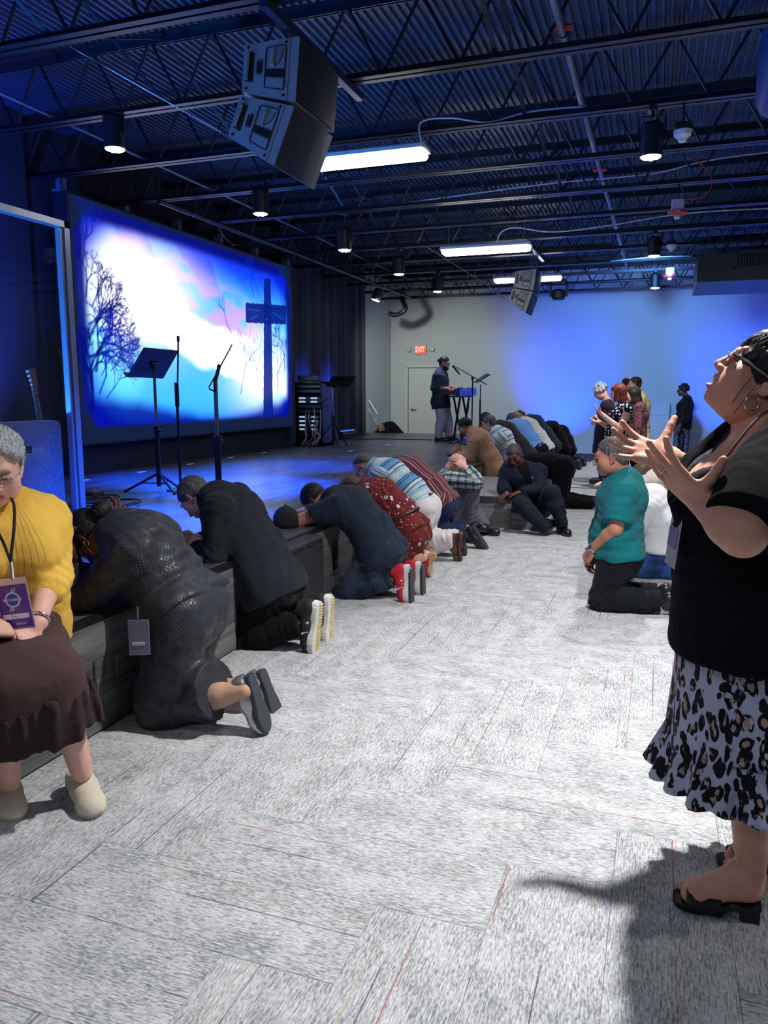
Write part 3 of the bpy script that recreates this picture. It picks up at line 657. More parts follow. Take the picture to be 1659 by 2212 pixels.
tag(MB().tube([q+np.array([-.1, 0, .06]), q+np.array([-.3, -.05, .2])], .012, 8).build('turnbuckle', METAL), 'bright turnbuckle on the tie cable of the far lower speaker', 'turnbuckle')
# ================================================================== lamps under the joists
LENS = mat('lamp_lens', (.9, .9, .9), .3, emit=(1, .98, .94), estr=30); CANM = mat('lamp_body', srgb(24, 27, 38), .4, .2); LED = mat('tube_diffuser', (.9, .9, .9), .4, emit=(1, 1, .98), estr=16)
def can(x, y, z=3.2, r=.085, h=.23, lab='', grp=None, tilt=(0, 0)):
    t = thing('downlight', lab, 'ceiling light', (x, y, z), grp); ax = np.array([tilt[0], tilt[1], 1.0]); ax /= np.linalg.norm(ax); o = np.array([x, y, z])
    MB().lathe(o, ax, [(r*.7, .012), (r, 0), (r*1.02, .02), (r, .04), (r, h), (r*.8, h+.02), (.02, h+.03)], 20).build('housing', CANM, t, smooth=False)
    MB().lathe(o-ax*.004, ax, [(r*.86, 0), (r*.88, .006)], 20).build('lens', LENS, t)
    leds = MB()
    for k in range(6): dd, uu, vv = frame_from(ax); c = o+(uu*math.cos(k*1.047)+vv*math.sin(k*1.047))*r*.5-ax*.006; leds.lathe(c, -ax, [(r*.2, 0), (r*.16, .008), (.002, .01)], 8)
    leds.build('led_cluster', LENS, t, kind='stuff')
    MB().tube([o+np.array([-r-.012, 0, h*.5]), o+np.array([-r-.012, 0, h+.07]), o+np.array([r+.012, 0, h+.07]), o+np.array([r+.012, 0, h*.5])], .009, 6).build('yoke', CANM, t)
    MB().cyl(o+np.array([0, 0, h+.06]), (x, y, 3.6), .012, 8).build('stem', CANM, t); MB().bevbox((x, y+.02, 3.59), (.06, .12, .05), .008).build('clamp', CANM, t); return t
for i, (x, y, z) in enumerate(CAN_A): can(x, y, z, lab=['downlight above the aisle nearest the camera, over the standing woman', 'bright downlight over the aisle, nearest one in view', 'downlight over the aisle beside the second smoke detector', 'farthest downlight of the aisle row, before the blue wall'][i], grp='downlights over the aisle')
for i, (x, y, z) in enumerate(CAN_B): can(x, y, z, lab=['downlight over the stage nearest the camera, left of the big speaker', 'second downlight over the stage, above the video wall', 'third downlight over the stage, right of the video wall', 'fourth downlight over the stage, before the white wall', 'farthest downlight over the stage, above the keyboard player'][i], grp='downlights over the stage')
can(-5.2, 14.2, 3.16, .09, .2, 'tilted lamp on the pipe at the corner of the white wall', None, (.35, .1))
can(1.42, 11.61, 3.32, lab='downlight at the right edge of the frame, above the standing woman', grp='downlights over the aisle')
for (x, y, lab) in ((-1.93, 15.5, 'black moving head lamp hanging before the blue wall, right of the far speaker'), (1.45, 15.5, 'black moving head lamp hanging at the right, below the air duct')):
    t = thing('moving_head_lamp', lab, 'stage light', (x, y, 3.15))
    MB().bevbox((x, y, 3.5), (.3, .2, .1), .02).build('base', DARK, t); ar = MB(); ar.bevbox((x-.15, y, 3.36), (.035, .1, .24), .01); ar.bevbox((x+.15, y, 3.36), (.035, .1, .24), .01); ar.build('arm', DARK, t)
    MB().lathe((x, y, 3.18), (0, 0, 1), [(.10, 0), (.13, .04), (.12, .16), (.07, .2)], 16).build('head', DARK, t)
lr = None
for i, (x, y, z) in enumerate(LINEAR+[(-1.6, .4, 3.42)]):
    t = thing('linear_light', ['long tube light behind the big speaker', 'long tube light in the middle of the ceiling', 'far tube light behind the small far speaker', 'unseen fill tube light above and behind the camera'][i], 'ceiling light', (x, y, z), 'linear tube lights')
    MB().bevbox((x, y, z+.03), (1.20, .22, .05), .01).build('housing', mat('lamp_white', srgb(200, 205, 210), .5), t)
    MB().bevbox((x, y, z-.02), (1.16, .20, .06), .02).build('diffuser', LED, t)
    if i < 3:
        for sx in (-.5, .5): MB().cyl((x+sx, y, z+.05), (x+sx, y, 3.62), .004, 6).build('hanging_wire', CAB, t)
cable('power_cable', [(-1.95, 6.45, 3.42), (-1.98, 6.5, 3.62), (-1.75, 6.6, 3.66), (-1.45, 6.68, 3.62), (-1.1, 6.7, 3.67), (-.7, 6.7, 3.66)], .008, WCAB, 'white cable looping from the tube light behind the big speaker')
cable('power_cable', [(-2.25, 11.05, 3.46), (-2.2, 11.1, 3.62), (-2.0, 11.15, 3.68), (-1.5, 11.2, 3.6), (-.8, 11.2, 3.63), (.2, 11.2, 3.72), (1.4, 11.2, 3.7)], .009, WCAB, 'white cable running right from the middle tube light')
cable('power_cable', [(-3.4, 9.2, 3.64), (-2.2, 9.15, 3.68), (-1.2, 9.15, 3.72), (-.2, 9.2, 3.74), (.5, 9.15, 3.82), (2, 9.1, 3.84)], .008, WCAB, 'white cable clipped along a joist over the aisle')
cable('power_cable', [(-.9, 14.0, 3.61), (-.2, 14.0, 3.64), (.4, 14.0, 3.62)], .009, WCAB, 'short white cable before the air duct')
PIPE = mat('pipe_steel', srgb(120, 132, 156), .35, .7); RED = mat('red_plastic', srgb(196, 40, 48), .4)
pp = thing('sprinkler_pipe', 'grey sprinkler pipe running along the ceiling to the back wall', 'pipe', (-.72, 10, 3.72))
MB().cyl((-.73, 2.5, 3.75), (-.70, WB, 3.75), .026, 12).build('pipe', PIPE, pp)
for y in (5.6, 6.9, 9.3, 11.7, 14.1):
    MB().cyl((-.72, y, 3.76), (-.72, y, 4.2), .007, 6).build('hanger_rod', PIPE, pp); MB().lathe((-.72, y-.02, 3.75), (0, 1, 0), [(.034, 0), (.034, .04)], 12).build('hanger_ring', PIPE, pp)
for y in (5.5, 8.9): MB().tube([(-.79, y, 3.75), (-.65, y, 3.75)], .022, 8).build('red_clamp', RED, pp)
x_ = atx(250, 300, -4.9)
cable('conduit', [(-4.85, 2.0, 3.66), (-4.85, 17, 3.66)], .012, PIPE, 'thin grey conduit along the joists over the stage', 'pipe', n=2)
lp = thing('lighting_pipe', 'dark lighting pipe along the ceiling in front of the video wall', 'pipe', (-5.2, 11, 3.45)); MB().cyl((-5.2, 7.4, 3.45), (-5.2, 16.4, 3.45), .026, 10).build('pipe', STEEL, lp)
for y in (8.1, 11.7, 15.3): MB().cyl((-5.2, y, 3.45), (-5.2, y, 3.62), .01, 6).build('drop_rod', STEEL, lp)
cable('loose_cable', [(-5.2, 8.6, 3.42), (-5.2, 8.8, 3.3), (-5.2, 9.05, 3.28), (-5.2, 9.2, 3.42)], .008, BCAB, 'loop of black cable hanging from the lighting pipe')
for (x, z) in ((-3.4, 3.35), ):
    lp = thing('lighting_pipe', 'dark pipe spanning the ceiling just before the back wall', 'pipe', (-2.4, 15.6, z)); MB().cyl((-5.3, 15.6, 3.5), (4.5, 15.6, 3.5), .03, 10).build('pipe', STEEL, lp)
    for x2 in (-4.6, -2.5, -.4, 1.2): MB().cyl((x2, 15.6, 3.5), (x2, 15.6, 3.62), .01, 6).build('drop_rod', STEEL, lp)
tag(MB().tube(smoothcurve([(-5.4, 16.5, 3.66), (-5.38, 16.35, 3.45), (-5.25, 16.2, 3.2), (-5.45, 16.2, 3.08), (-5.62, 16.2, 3.12)], 5), .05, 8).build('drain_elbow', STEEL, smooth=True), 'dark curved pipe elbow near the top of the white wall', 'pipe')
for (x, y, lab) in ((.065, 6.71, 'white smoke detector under a joist beside the nearest aisle downlight'), (.05, 11.61, 'small white smoke detector farther down the aisle')):
    t = thing('smoke_detector', lab, 'smoke detector', (x, y, 3.3)); MB().bevbox((x, y, 3.43), (.12, .1, .05), .01).build('mount', DARK, t); MB().lathe((x, y, 3.32), (0, 0, 1), [(.03, 0), (.035, .02), (.065, .045), (.07, .08), (.06, .085)], 18).build('sensor', WHITE, t)
    MB().cyl((x, y, 3.44), (x, y, 3.62), .01, 6).build('drop_rod', STEEL, t)
for (x, y, z, lab) in ((.08, 9.16, 3.28, 'red and white fire strobe on a box under a joist over the aisle'), (.06, 14.06, 3.3, 'small far fire strobe before the back wall')):
    t = thing('fire_strobe', lab, 'fire alarm', (x, y, z)); MB().bevbox((x, y, z+.10), (.13, .1, .13), .01).build('back_box', mat('pale_box', srgb(190, 180, 196), .5), t)
    MB().lathe((x, y, z), (0, 0, 1), [(.05, 0), (.095, .015), (.1, .035), (.09, .045)], 18).build('red_ring', RED, t); MB().bevbox((x, y, z-.015), (.06, .06, .04), .01).build('lens', WHITE, t)
    text_obj('fire_lettering', 'FIRE', .035, (x-.0, y-.099, z+.026), (1, 0, 0), (0, 0, 1), WHITE, t); MB().cyl((x, y, z+.16), (x, y, 3.64), .01, 6).build('drop_rod', STEEL, t)
cable('red_cable', [(.13, 9.1, 3.42), (.35, 9.1, 3.45), (.4, 9.1, 3.6), (.3, 9.1, 3.75), (.15, 9.1, 3.85)], .007, RED, 'red cable loop beside the near fire strobe')
# air duct and round duct at the right
DUCT = mat('duct_paint', srgb(50, 62, 72), .5)
dq = aty(1505, 610, 13.4); dt_ = aty(1505, 548, 13.4)
t = thing('air_duct', 'dark rectangular air duct with a grille at the upper right', 'duct', (dq[0]+1.2, 14.2, dq[2]))
MB().bevbox((dq[0]+1.3, 14.3, (dq[2]+dt_[2])/2), (2.6, 1.8, dt_[2]-dq[2]), .01).build('duct_body', DUCT, t)
ga = aty(1590, 545, 13.4); gb = aty(1690, 575, 13.4); fr = MB()
cx_, cz_ = (ga[0]+gb[0])/2, (ga[2]+gb[2])/2; gw, gh = gb[0]-ga[0], ga[2]-gb[2]
for s_ in (-1, 1): fr.bb((cx_-gw/2-.03, 13.36, cz_+s_*gh/2-.02), (cx_+gw/2+.03, 13.41, cz_+s_*gh/2+.02)); fr.bb((cx_+s_*gw/2-.02, 13.36, cz_-gh/2), (cx_+s_*gw/2+.02, 13.41, cz_+gh/2))
fr.build('grille_frame', DUCT, t); MB().bb((cx_-gw/2, 13.385, cz_-gh/2), (cx_+gw/2, 13.40, cz_+gh/2)).build('grille_back', DARK, t)
for k in range(16): MB().bb((cx_-gw/2+gw*(k+.3)/16, 13.37, cz_-gh/2), (cx_-gw/2+gw*(k+.7)/16, 13.39, cz_+gh/2)).build('grille_blade', DUCT, t)
t = thing('round_duct', 'dark blue rounded duct end at the upper right edge of the frame', 'duct', (.9, 6.3, 3.3)); MB().lathe((.55, 6.2, 3.62), (1, 0, 0), [(.06, -.03), (.26, -.012), (.31, .02), (.33, .06), (.33, 3.2)], 32).build('duct_body', mat('duct_blue', srgb(46, 58, 110), .5), t, smooth=True)
# ================================================================== stage gear
BLK = mat('black_metal', srgb(20, 21, 26), .38, .3)
def tripod(t, base, h, n=3, rr=.26, ang0=.4, collar=.3):
    hub = np.array([base[0], base[1], base[2]+collar])
    for k in range(n):
        a = ang0+2*math.pi*k/n; f = np.array([base[0]+rr*math.cos(a), base[1]+rr*math.sin(a), base[2]+.012]); MB().cyl(hub, f, .011, 8).build('leg', BLK, t); MB().ball(f, .016, 8, 6).build('foot', BLK, t)
        MB().cyl(hub+(f-hub)*.55, (base[0], base[1], base[2]+.08), .006, 6).build('leg_brace', BLK, t)
def stand(lab, base, ztop, corners, r=.014, ang0=.4, rr=.26, collar=.3, thick=.02, grp=None):
    t = thing('music_stand', lab, 'music stand', base, grp); base = np.array(base, float); P_ = [np.array(c, float) for c in corners]
    nrm = np.cross(P_[1]-P_[0], P_[3]-P_[0]); nrm /= np.linalg.norm(nrm); MB().prism(P_, nrm*.008).build('desk', BLK, t)
    up = P_[3]-P_[0]; up /= np.linalg.norm(up); w = P_[1]-P_[0]
    MB().prism([P_[0], P_[1], P_[1]-up*.012, P_[0]-up*.012], nrm*-.05).build('lip', BLK, t)
    mid = (P_[0]+P_[1]+P_[2]+P_[3])/4; top = np.array([base[0], base[1], ztop]); zmid = base[2]+(ztop-base[2])*.5
    MB().cyl(base+np.array([0, 0, .05]), (base[0], base[1], zmid), r*1.5, 12).build('lower_tube', BLK, t); MB().cyl((base[0], base[1], zmid), top, r, 10).build('upper_tube', mat('chrome_dark', (.25, .25, .28), .25, 1.0), t)
    MB().cyl((base[0], base[1], zmid-.03), (base[0], base[1], zmid+.04), r*2, 12).build('collar', BLK, t); MB().ball((base[0]+r*2.4, base[1]-.01, zmid), .02, 8, 6).build('knob', BLK, t)
    MB().tube([top, mid+nrm*.012], .016, 8).build('bracket', BLK, t); MB().tube([mid-w*.1+nrm*.014, mid+w*.1+nrm*.014], .018, 8).build('clamp_bar', BLK, t)
    tripod(t, base, ztop, rr=rr, ang0=ang0, collar=collar); return t
stand('black music stand with a sheet desk seen from behind, nearest the glass shield', (-4.33, 5.98, ST_Z), aty(338, 795, 5.98)[2], [atx(275, 812, -4.42), atx(352, 816, -4.42), atx(385, 757, -4.20), atx(310, 750, -4.20)], ang0=-.5, rr=.3, collar=.17)
w2 = np.array([-.53, .85, 0])*.24; b2 = np.array([aty(471, 1000, 5.7)[0], 5.7, ST_Z]); lo2 = aty(452, 838, 5.7); hi2 = aty(501, 748, 5.7)
stand('black stand with its desk seen edge-on before the video wall', b2, aty(466, 822, 5.7)[2], [lo2+w2, lo2-w2, hi2-w2, hi2+w2], r=.018, ang0=.8, rr=.26, collar=.16)
b3 = np.array([-5.20, 12.09, ST_Z]); stand('small far music stand with a tripod base beside the drape', b3, aty(737, 838, 12.09)[2], [aty(757, 835, 12.0), aty(705, 834, 12.0), aty(718, 813, 12.3), aty(770, 813, 12.3)], ang0=-.9, rr=.34, collar=.42)
t = thing('microphone_stand', 'straight thin microphone stand on a round base before the video wall', 'mic stand', (-4.18, 6.1, ST_Z)); tp = aty(385, 738, 6.1)
MB().lathe((-4.18, 6.1, ST_Z), (0, 0, 1), [(.13, 0), (.13, .012), (.03, .03), (.016, .05)], 24).build('base', BLK, t); MB().cyl((-4.18, 6.1, ST_Z+.03), (-4.18, 6.1, 1.32), .013, 10).build('lower_tube', BLK, t); MB().cyl((-4.18, 6.1, 1.3), (tp[0], tp[1], tp[2]), .008, 8).build('upper_tube', BLK, t); MB().cyl((-4.18, 6.1, 1.28), (-4.18, 6.1, 1.5), .02, 12).build('grip', BLK, t); MB().cyl(tp, tp+np.array([0, 0, .05]), .013, 8).build('mic_clip', BLK, t)
# glass shield with frame
ALU = mat('aluminium', srgb(176, 182, 196), .3, .6)
gm, nt, b = newmat('clear_glass'); tr = N(nt, 'ShaderNodeBsdfTransparent'); tr.inputs[0].default_value = (.90, .94, .98, 1); gl_ = N(nt, 'ShaderNodeBsdfGlossy'); gl_.inputs['Roughness'].default_value = .01; fn = N(nt, 'ShaderNodeFresnel'); fn.inputs[0].default_value = 1.5; mg = N(nt, 'ShaderNodeMixShader'); ge = N(nt, 'ShaderNodeNewGeometry'); mr_ = N(nt, 'ShaderNodeMapRange'); mr_.inputs[3].default_value = 1.5; mr_.inputs[4].default_value = 1/1.5; nt.links.new(ge.outputs['Backfacing'], mr_.inputs[0]); nt.links.new(mr_.outputs[0], fn.inputs[0]); nt.links.new(fn.outputs[0], mg.inputs[0]); nt.links.new(tr.outputs[0], mg.inputs[1]); nt.links.new(gl_.outputs[0], mg.inputs[2]); nt.links.new(mg.outputs[0], nt.nodes['Material Output'].inputs['Surface']); GLASS = gm
g = thing('glass_shield', 'tall clear glass shield in an aluminium frame on the stage at left', 'screen', (-4.12, 3.9, ST_Z))
zt = 2.62; MB().bb((-4.15, 4.66, ST_Z), (-4.08, 4.71, zt)).build('post', ALU, g); MB().bb((-4.14, 4.63, ST_Z), (-4.095, 4.652, zt-.05)).build('inner_post', ALU, g)
MB().bb((-4.15, 2.2, zt-.045), (-4.08, 4.71, zt)).build('top_rail', ALU, g); MB().bb((-4.15, 2.2, ST_Z), (-4.09, 4.66, ST_Z+.03)).build('bottom_rail', mat('black_trim', (.01, .01, .01), .4), g)
MB().bb((-4.124, 2.2, ST_Z+.03), (-4.114, 4.64, zt-.045)).build('pane', GLASS, g)
FELT = mat('grey_felt', srgb(186, 188, 192), .95, bump=.6, bscale=140, var=.18, vscale=40)
ap = thing('acoustic_panel', 'grey felt panel with a rounded corner standing behind the glass shield', 'panel', (-4.22, 4.2, ST_Z))
pts = [(-4.19, 3.4, ST_Z+.02), (-4.19, 4.62, ST_Z+.02)]+[(-4.19, 4.57+.05*math.cos(a), 1.155+.05*math.sin(a)) for a in np.linspace(0, math.pi/2, 5)]+[(-4.19, 3.4, 1.205)]
MB().prism(pts, (-.09, 0, 0)).build('felt_body', FELT, ap)
q = atx(58, 972, -4.188); MB().box(q, (.008, .09, .05)).build('badge', mat('badge_green', srgb(30, 42, 42), .4), ap); text_obj('badge_mark', '|||', .03, q+np.array([.006, 0, 0]), (0, 1, 0), (0, 0, 1), mat('badge_light', srgb(120, 130, 120), .5), ap)
# guitar behind the shield
WOODG = mat('guitar_neck', srgb(120, 70, 60), .35); hs_ = atx(72, 825, -4.75); gd = np.array([.0, .13, -1.0]); gd /= np.linalg.norm(gd)
t = thing('guitar', 'electric guitar with white tuners leaning behind the glass shield', 'guitar', (hs_[0], hs_[1]+.1, ST_Z)); L_ = (hs_[2]-.95)
MB().tube([hs_+gd*.12, hs_+gd*.62], [.02, .024], 8).build('neck', WOODG, t); MB().prism([hs_+np.array([.01, -.035, .1]), hs_+np.array([.01, .02, .11]), hs_+np.array([.01, .04, -.1]), hs_+np.array([.01, -.01, -.12])], (-.018, 0, 0)).build('headstock', WOODG, t)
for k in range(6): MB().ball(hs_+np.array([.0, -.055+k*.012, .08-k*.034]), .012, 8, 6).build('tuner', mat('pearl', (.8, .8, .78), .3), t)
bc = hs_+gd*.85; MB().lathe(bc+np.array([.02, 0, 0]), (-1, 0, 0), [(.12, 0), (.16, .01), (.16, .035), (.12, .045)], 24).build('body', mat('guitar_body', srgb(60, 20, 22), .25), t)
MB().tube([(bc[0]-.02, bc[1]+.05, ST_Z+.01), (bc[0]+.03, bc[1], bc[2]-.15)], .012, 8).build('stand_leg', BLK, t)
# loose cables and small boxes on the stage
pts = []; c0 = atz(222, 1095, ST_Z); rs2 = np.random.RandomState(3)
for k in range(60): a = k*.62; r_ = .13+.07*math.sin(k*.37)+.02*rs2.rand(); pts.append((c0[0]+.1*math.sin(k*.11)+r_*math.cos(a), c0[1]+r_*1.5*math.sin(a)+.1*math.cos(k*.2), ST_Z+.008+.0009*k+.006*rs2.rand()))
cable('cable_coil', pts, .006, BCAB, 'tangle of black cables on the stage by the glass shield', n=3)
q = atz(205, 1082, ST_Z); t = thing('stage_box', 'small black cable box lying on the tangle by the glass shield', 'box', q); MB().bevbox(q+np.array([0, 0, .05]), (.1, .14, .06), .012).build('case', DARK, t); MB().bevbox(q+np.array([0, 0, .083]), (.05, .07, .008), .003).build('top_plate', mat('grey_plate', srgb(120, 130, 150), .4), t)
cable('stage_cable', [atz(630, 955, ST_Z)+np.array([0, 0, .008]), atz(700, 950, ST_Z)+np.array([0, .1, .008]), atz(790, 949, ST_Z)+np.array([0, 0, .008]), atz(860, 950, ST_Z)+np.array([0, .1, .008]), atz(935, 951, ST_Z)+np.array([0, 0, .008])], .01, BCAB, 'black cable running along the rear stage to the keyboard')
# rack
t = thing('equipment_rack', 'black rack of radio receivers with a bundle of cables beside the video wall', 'rack', (-5.62, 12.4, ST_Z)); x0r, x1r = -5.93, -5.42; fy = 12.15
fr = MB(); fr.bb((x0r, fy, ST_Z), (x0r+.03, fy+.5, 1.6)); fr.bb((x1r-.03, fy, ST_Z), (x1r, fy+.5, 1.6)); fr.bb((x0r, fy, 1.57), (x1r, fy+.5, 1.6)); fr.bb((x0r, fy, ST_Z), (x1r, fy+.5, ST_Z+.05)); fr.bb((x0r, fy+.4, ST_Z), (x1r, fy+.5, 1.6)); fr.build('frame', BLK, t)
UB = mat('unit_face', srgb(46, 52, 66), .4); UL = mat('unit_display', srgb(150, 170, 200), .4, emit=(.5, .75, 1), estr=.5)
for k, z in enumerate((1.52, 1.44, 1.32, 1.26, 1.18, 1.10, 1.0, .93, .86, .79, .70)):
    un = MB().bevbox(((x0r+x1r)/2, fy+.12, z), (.45, .26, .055), .005).build('rack_unit', UB, t)
    if k in (2, 3, 6, 7, 8, 9):
        for sx in (-.12, .1): MB().bevbox(((x0r+x1r)/2+sx, fy-.012, z), (.12, .008, .03), .002).build('display', UL, un)
MB().bevbox(((x0r+x1r)/2-.1, fy+.2, 1.66), (.28, .3, .09), .01).build('top_unit', UB, t)
an = MB(); an.cyl((x1r-.02, fy, 1.22), (x1r+.12, fy-.05, 1.32), .006, 6); an.cyl((x1r-.02, fy, 1.15), (x1r+.14, fy-.05, 1.2), .006, 6); an.build('antenna', BLK, t)
CPK = mat('cable_pale', srgb(176, 160, 172), .5)
for k in range(14):
    rs3 = np.random.RandomState(k); z0 = .72+.3*rs3.rand(); x_ = x0r+.2+.28*rs3.rand()
    MB().tube(smoothcurve([(x_, fy-.01, z0+.15), (x_+.08*rs3.rand(), fy-.1-.08*rs3.rand(), z0), (x_+.12*rs3.rand(), fy-.14, .62+.1*rs3.rand()), (x_-.05, fy-.12-.1*rs3.rand(), ST_Z+.015)], 4), .008, 6).build('patch_cable', CPK if k % 3 else BCAB, t, smooth=True)
# LED bars on the stage behind the far stand
for (y, lab) in ((13.1, 'low black lamp bar on the stage between rack and far music stand'), (14.2, 'low black lamp bar on the stage behind the far music stand')):
    t = thing('stage_lamp_bar', lab, 'stage light', (-5.75, y, ST_Z)); MB().bevbox((-5.8, y, ST_Z+.13), (.09, .7, .08), .01).build('housing', BLK, t)
    for k in range(8): MB().lathe((-5.8, y-.3+k*.085, ST_Z+.17), (-.3, 0, 1), [(.03, 0), (.03, .01)], 10).build('led', mat('blue_led', (.02, .05, .5), .3, emit=(.05, .15, 1), estr=2), t)
    for sy in (-.2, .2): MB().tube([(-5.72, y+sy, ST_Z+.01), (-5.8, y+sy, ST_Z+.11), (-5.88, y+sy, ST_Z+.01)], .012, 6).build('foot', BLK, t)
# subwoofer against the stage front and socket plate
sxf = -1.99; p1 = atx(700, 1155, sxf); zt2 = p1[2]; y1_, y0_ = p1[1], p1[1]-.50
t = thing('subwoofer', 'black speaker box pushed against the stage front beside the black-jacketed man', 'speaker', ((ST_X+sxf)/2, (y0_+y1_)/2, 0))
MB().bevbox(((ST_X+.004+sxf)/2, (y0_+y1_)/2, zt2/2+.01), (sxf-ST_X-.012, y1_-y0_, zt2-.02), .012).build('cabinet', mat('sub_black', srgb(17, 19, 28), .45), t)
MB().bb((sxf-.002, y0_+.03, .06), (sxf+.008, y1_-.03, zt2-.04)).build('grille', mat('sub_grille', srgb(22, 25, 36), .55), t)
scw = MB()
for k in range(4): scw.cyl((sxf, y1_-.04-k*.09, zt2-.022), (sxf+.012, y1_-.04-k*.09, zt2-.022), .006, 6)
scw.build('screws', mat('screw', (.5, .5, .52), .3, 1.0), t, kind='stuff')
q = atx(667, 1300, sxf+.012); text_obj('logo', 'QSC', .05, q, (0, 1, 0), (0, 0, 1), mat('logo_grey', srgb(150, 160, 176), .5), t); text_obj('model_mark', 'KS', .022, q-np.array([0, .0, .045]), (0, 1, 0), (0, 0, 1), mat('logo_grey', srgb(150, 160, 176), .5), t)
q = atx(724, 1200, ST_X+.002); t = thing('socket_plate', 'small black socket plate on the stage front beside the navy-shirted man', 'socket', q)
MB().bevbox(q, (.012, .085, .19), .004).build('plate', DARK, t); MB().bevbox(q+np.array([.008, 0, .03]), (.006, .05, .07), .003).build('socket', BLK, t); MB().bevbox(q+np.array([.008, 0, -.05]), (.008, .05, .02), .003).build('latch', mat('grey_plate', srgb(120, 130, 150), .4), t)
# keyboard, stands and microphone on the rear stage
ky0, ky1 = 13.55, 14.9; ka, kb = aty(953, 846, ky0), aty(993, 836, ky0); kz1 = kb[2]; kz0 = aty(993, 855, ky0)[2]; kx0, kx1 = ka[0], kb[0]
t = thing('keyboard', 'blue and black stage keyboard played by the bearded man', 'keyboard', ((kx0+kx1)/2, (ky0+ky1)/2, kz0)); KB = mat('keyboard_blue', srgb(34, 60, 150), .35); KD = mat('keyboard_dark', srgb(22, 34, 72), .4)
MB().prism([(kx0, ky0, kz0+.03), (kx1, ky0, kz0), (kx1, ky0, kz1), (kx0+.18, ky0, kz0+.085), (kx0, ky0, kz0+.07)], (0, .03, 0)).build('end_cheek', KD, t); MB().prism([(kx0, ky1-.03, kz0+.03), (kx1, ky1-.03, kz0), (kx1, ky1-.03, kz1), (kx0+.18, ky1-.03, kz0+.085), (kx0, ky1-.03, kz0+.07)], (0, .03, 0)).build('end_cheek', KB, t)
MB().prism([(kx0+.01, ky0+.03, kz0+.03), (kx1, ky0+.03, kz0+.005), (kx1, ky0+.03, kz1-.004), (kx0+.18, ky0+.03, kz0+.07), (kx0+.01, ky0+.03, kz0+.055)], (0, ky1-ky0-.06, 0)).build('body', KB, t)
kw = MB(); n_ = 44; wk = (ky1-ky0-.16)/n_
for k in range(n_): kw.bb((kx0+.005, ky0+.08+k*wk+.001, kz0+.056), (kx0+.145, ky0+.08+(k+1)*wk-.001, kz0+.07))
kw.build('white_keys', mat('ivory', (.8, .8, .78), .3), t, kind='stuff'); bk = MB()
for k in range(n_-1):
    if k % 7 not in (2, 6): bk.bb((kx0+.06, ky0+.08+(k+.7)*wk, kz0+.066), (kx0+.145, ky0+.08+(k+1.3)*wk, kz0+.082))
bk.build('black_keys', DARK, t, kind='stuff'); MB().bb((kx1, ky0+.25, kz0+.03), (kx1+.004, ky1-.25, kz1-.02)).build('rear_panel', KD, t)
MB().bb((kx1+.003, ky0+.1, kz0+.09), (kx1+.006, ky0+.62, kz1-.015)).build('sticker', mat('sticker_blue', srgb(60, 100, 200), .5), t); text_obj('rear_lettering', 'the Keys', .085, (kx1+.008, ky0+.36, (kz0+.09+kz1-.015)/2), (0, 1, 0), (0, 0, 1), mat('sticker_white', srgb(190, 205, 235), .5), t)
t = thing('keyboard_stand', 'black X-shaped stand under the keyboard', 'stand', ((kx0+kx1)/2, 14.2, ST_Z))
for y in (13.85, 14.55):
    MB().cyl((kx0+.16, y, ST_Z+.03), (kx1-.06, y, kz0-.01), .02, 8).build('leg', BLK, t); MB().cyl((kx1-.03, y+.05, ST_Z+.03), (kx0+.14, y+.05, kz0-.01), .02, 8).build('leg', BLK, t)
for x in (kx0+.16, kx1-.03): MB().cyl((x, 13.6, ST_Z+.022), (x, 14.8, ST_Z+.022), .018, 8).build('foot_bar', BLK, t)
for x in (kx0+.14, kx1-.06): MB().cyl((x, 13.6, kz0-.012), (x, 14.8, kz0-.012), .016, 8).build('support_bar', BLK, t)
ms = aty(1021, 948, 13.5); t = thing('microphone_stand', 'boom microphone stand in front of the keyboard player', 'mic stand', (ms[0], 13.4, ST_Z)); top = aty(1021, 816, 13.4); bx_, by_ = top[0], 13.4
MB().lathe((bx_, by_, ST_Z), (0, 0, 1), [(.14, 0), (.14, .02), (.03, .03)], 20).build('base', BLK, t); MB().cyl((bx_, by_, ST_Z), top, .012, 8).build('pole', BLK, t); MB().cyl(aty(986, 793, 13.75), aty(1051, 831, 13.2), .009, 8).build('boom', BLK, t); MB().ball(top, .03, 10, 6).build('clutch', BLK, t)
ma, mb_ = aty(978, 789, 13.8), aty(993, 809, 13.75); d = mb_-ma; t = thing('microphone', 'black handheld microphone held by the boom stand at the bearded man\'s mouth', 'microphone', mb_); MB().cyl(ma+d*.25, mb_, .02, 10, .013).build('handle', BLK, t); MB().ball(ma+d*.1, .032, 12, 8).build('grille_ball', mat('mic_grille', (.12, .12, .13), .4, .8), t); MB().cyl(ma+d*.5, ma+d*.62, .021, 10).build('ring', CHROME, t)
ts = aty(1038, 830, 13.9); t = thing('tablet_stand', 'tall thin stand holding a tilted black tablet right of the keyboard', 'stand', (ts[0], 13.9, ST_Z)); MB().cyl((ts[0], 13.9, ST_Z), (ts[0], 13.9, 1.3), .016, 8).build('lower_pole', BLK, t); MB().cyl((ts[0], 13.9, 1.28), ts, .009, 8).build('upper_pole', BLK, t); MB().lathe((ts[0], 13.9, ST_Z), (0, 0, 1), [(.15, 0), (.15, .02), (.03, .03)], 20).build('base', BLK, t)
A_, B_, C_, D_ = aty(1023, 826, 13.7), aty(1031, 828, 13.5), aty(1059, 810, 13.7), aty(1050, 808, 14.1); MB().prism([A_, B_, C_, D_], (0, 0, .012)).build('tablet', DARK, t)
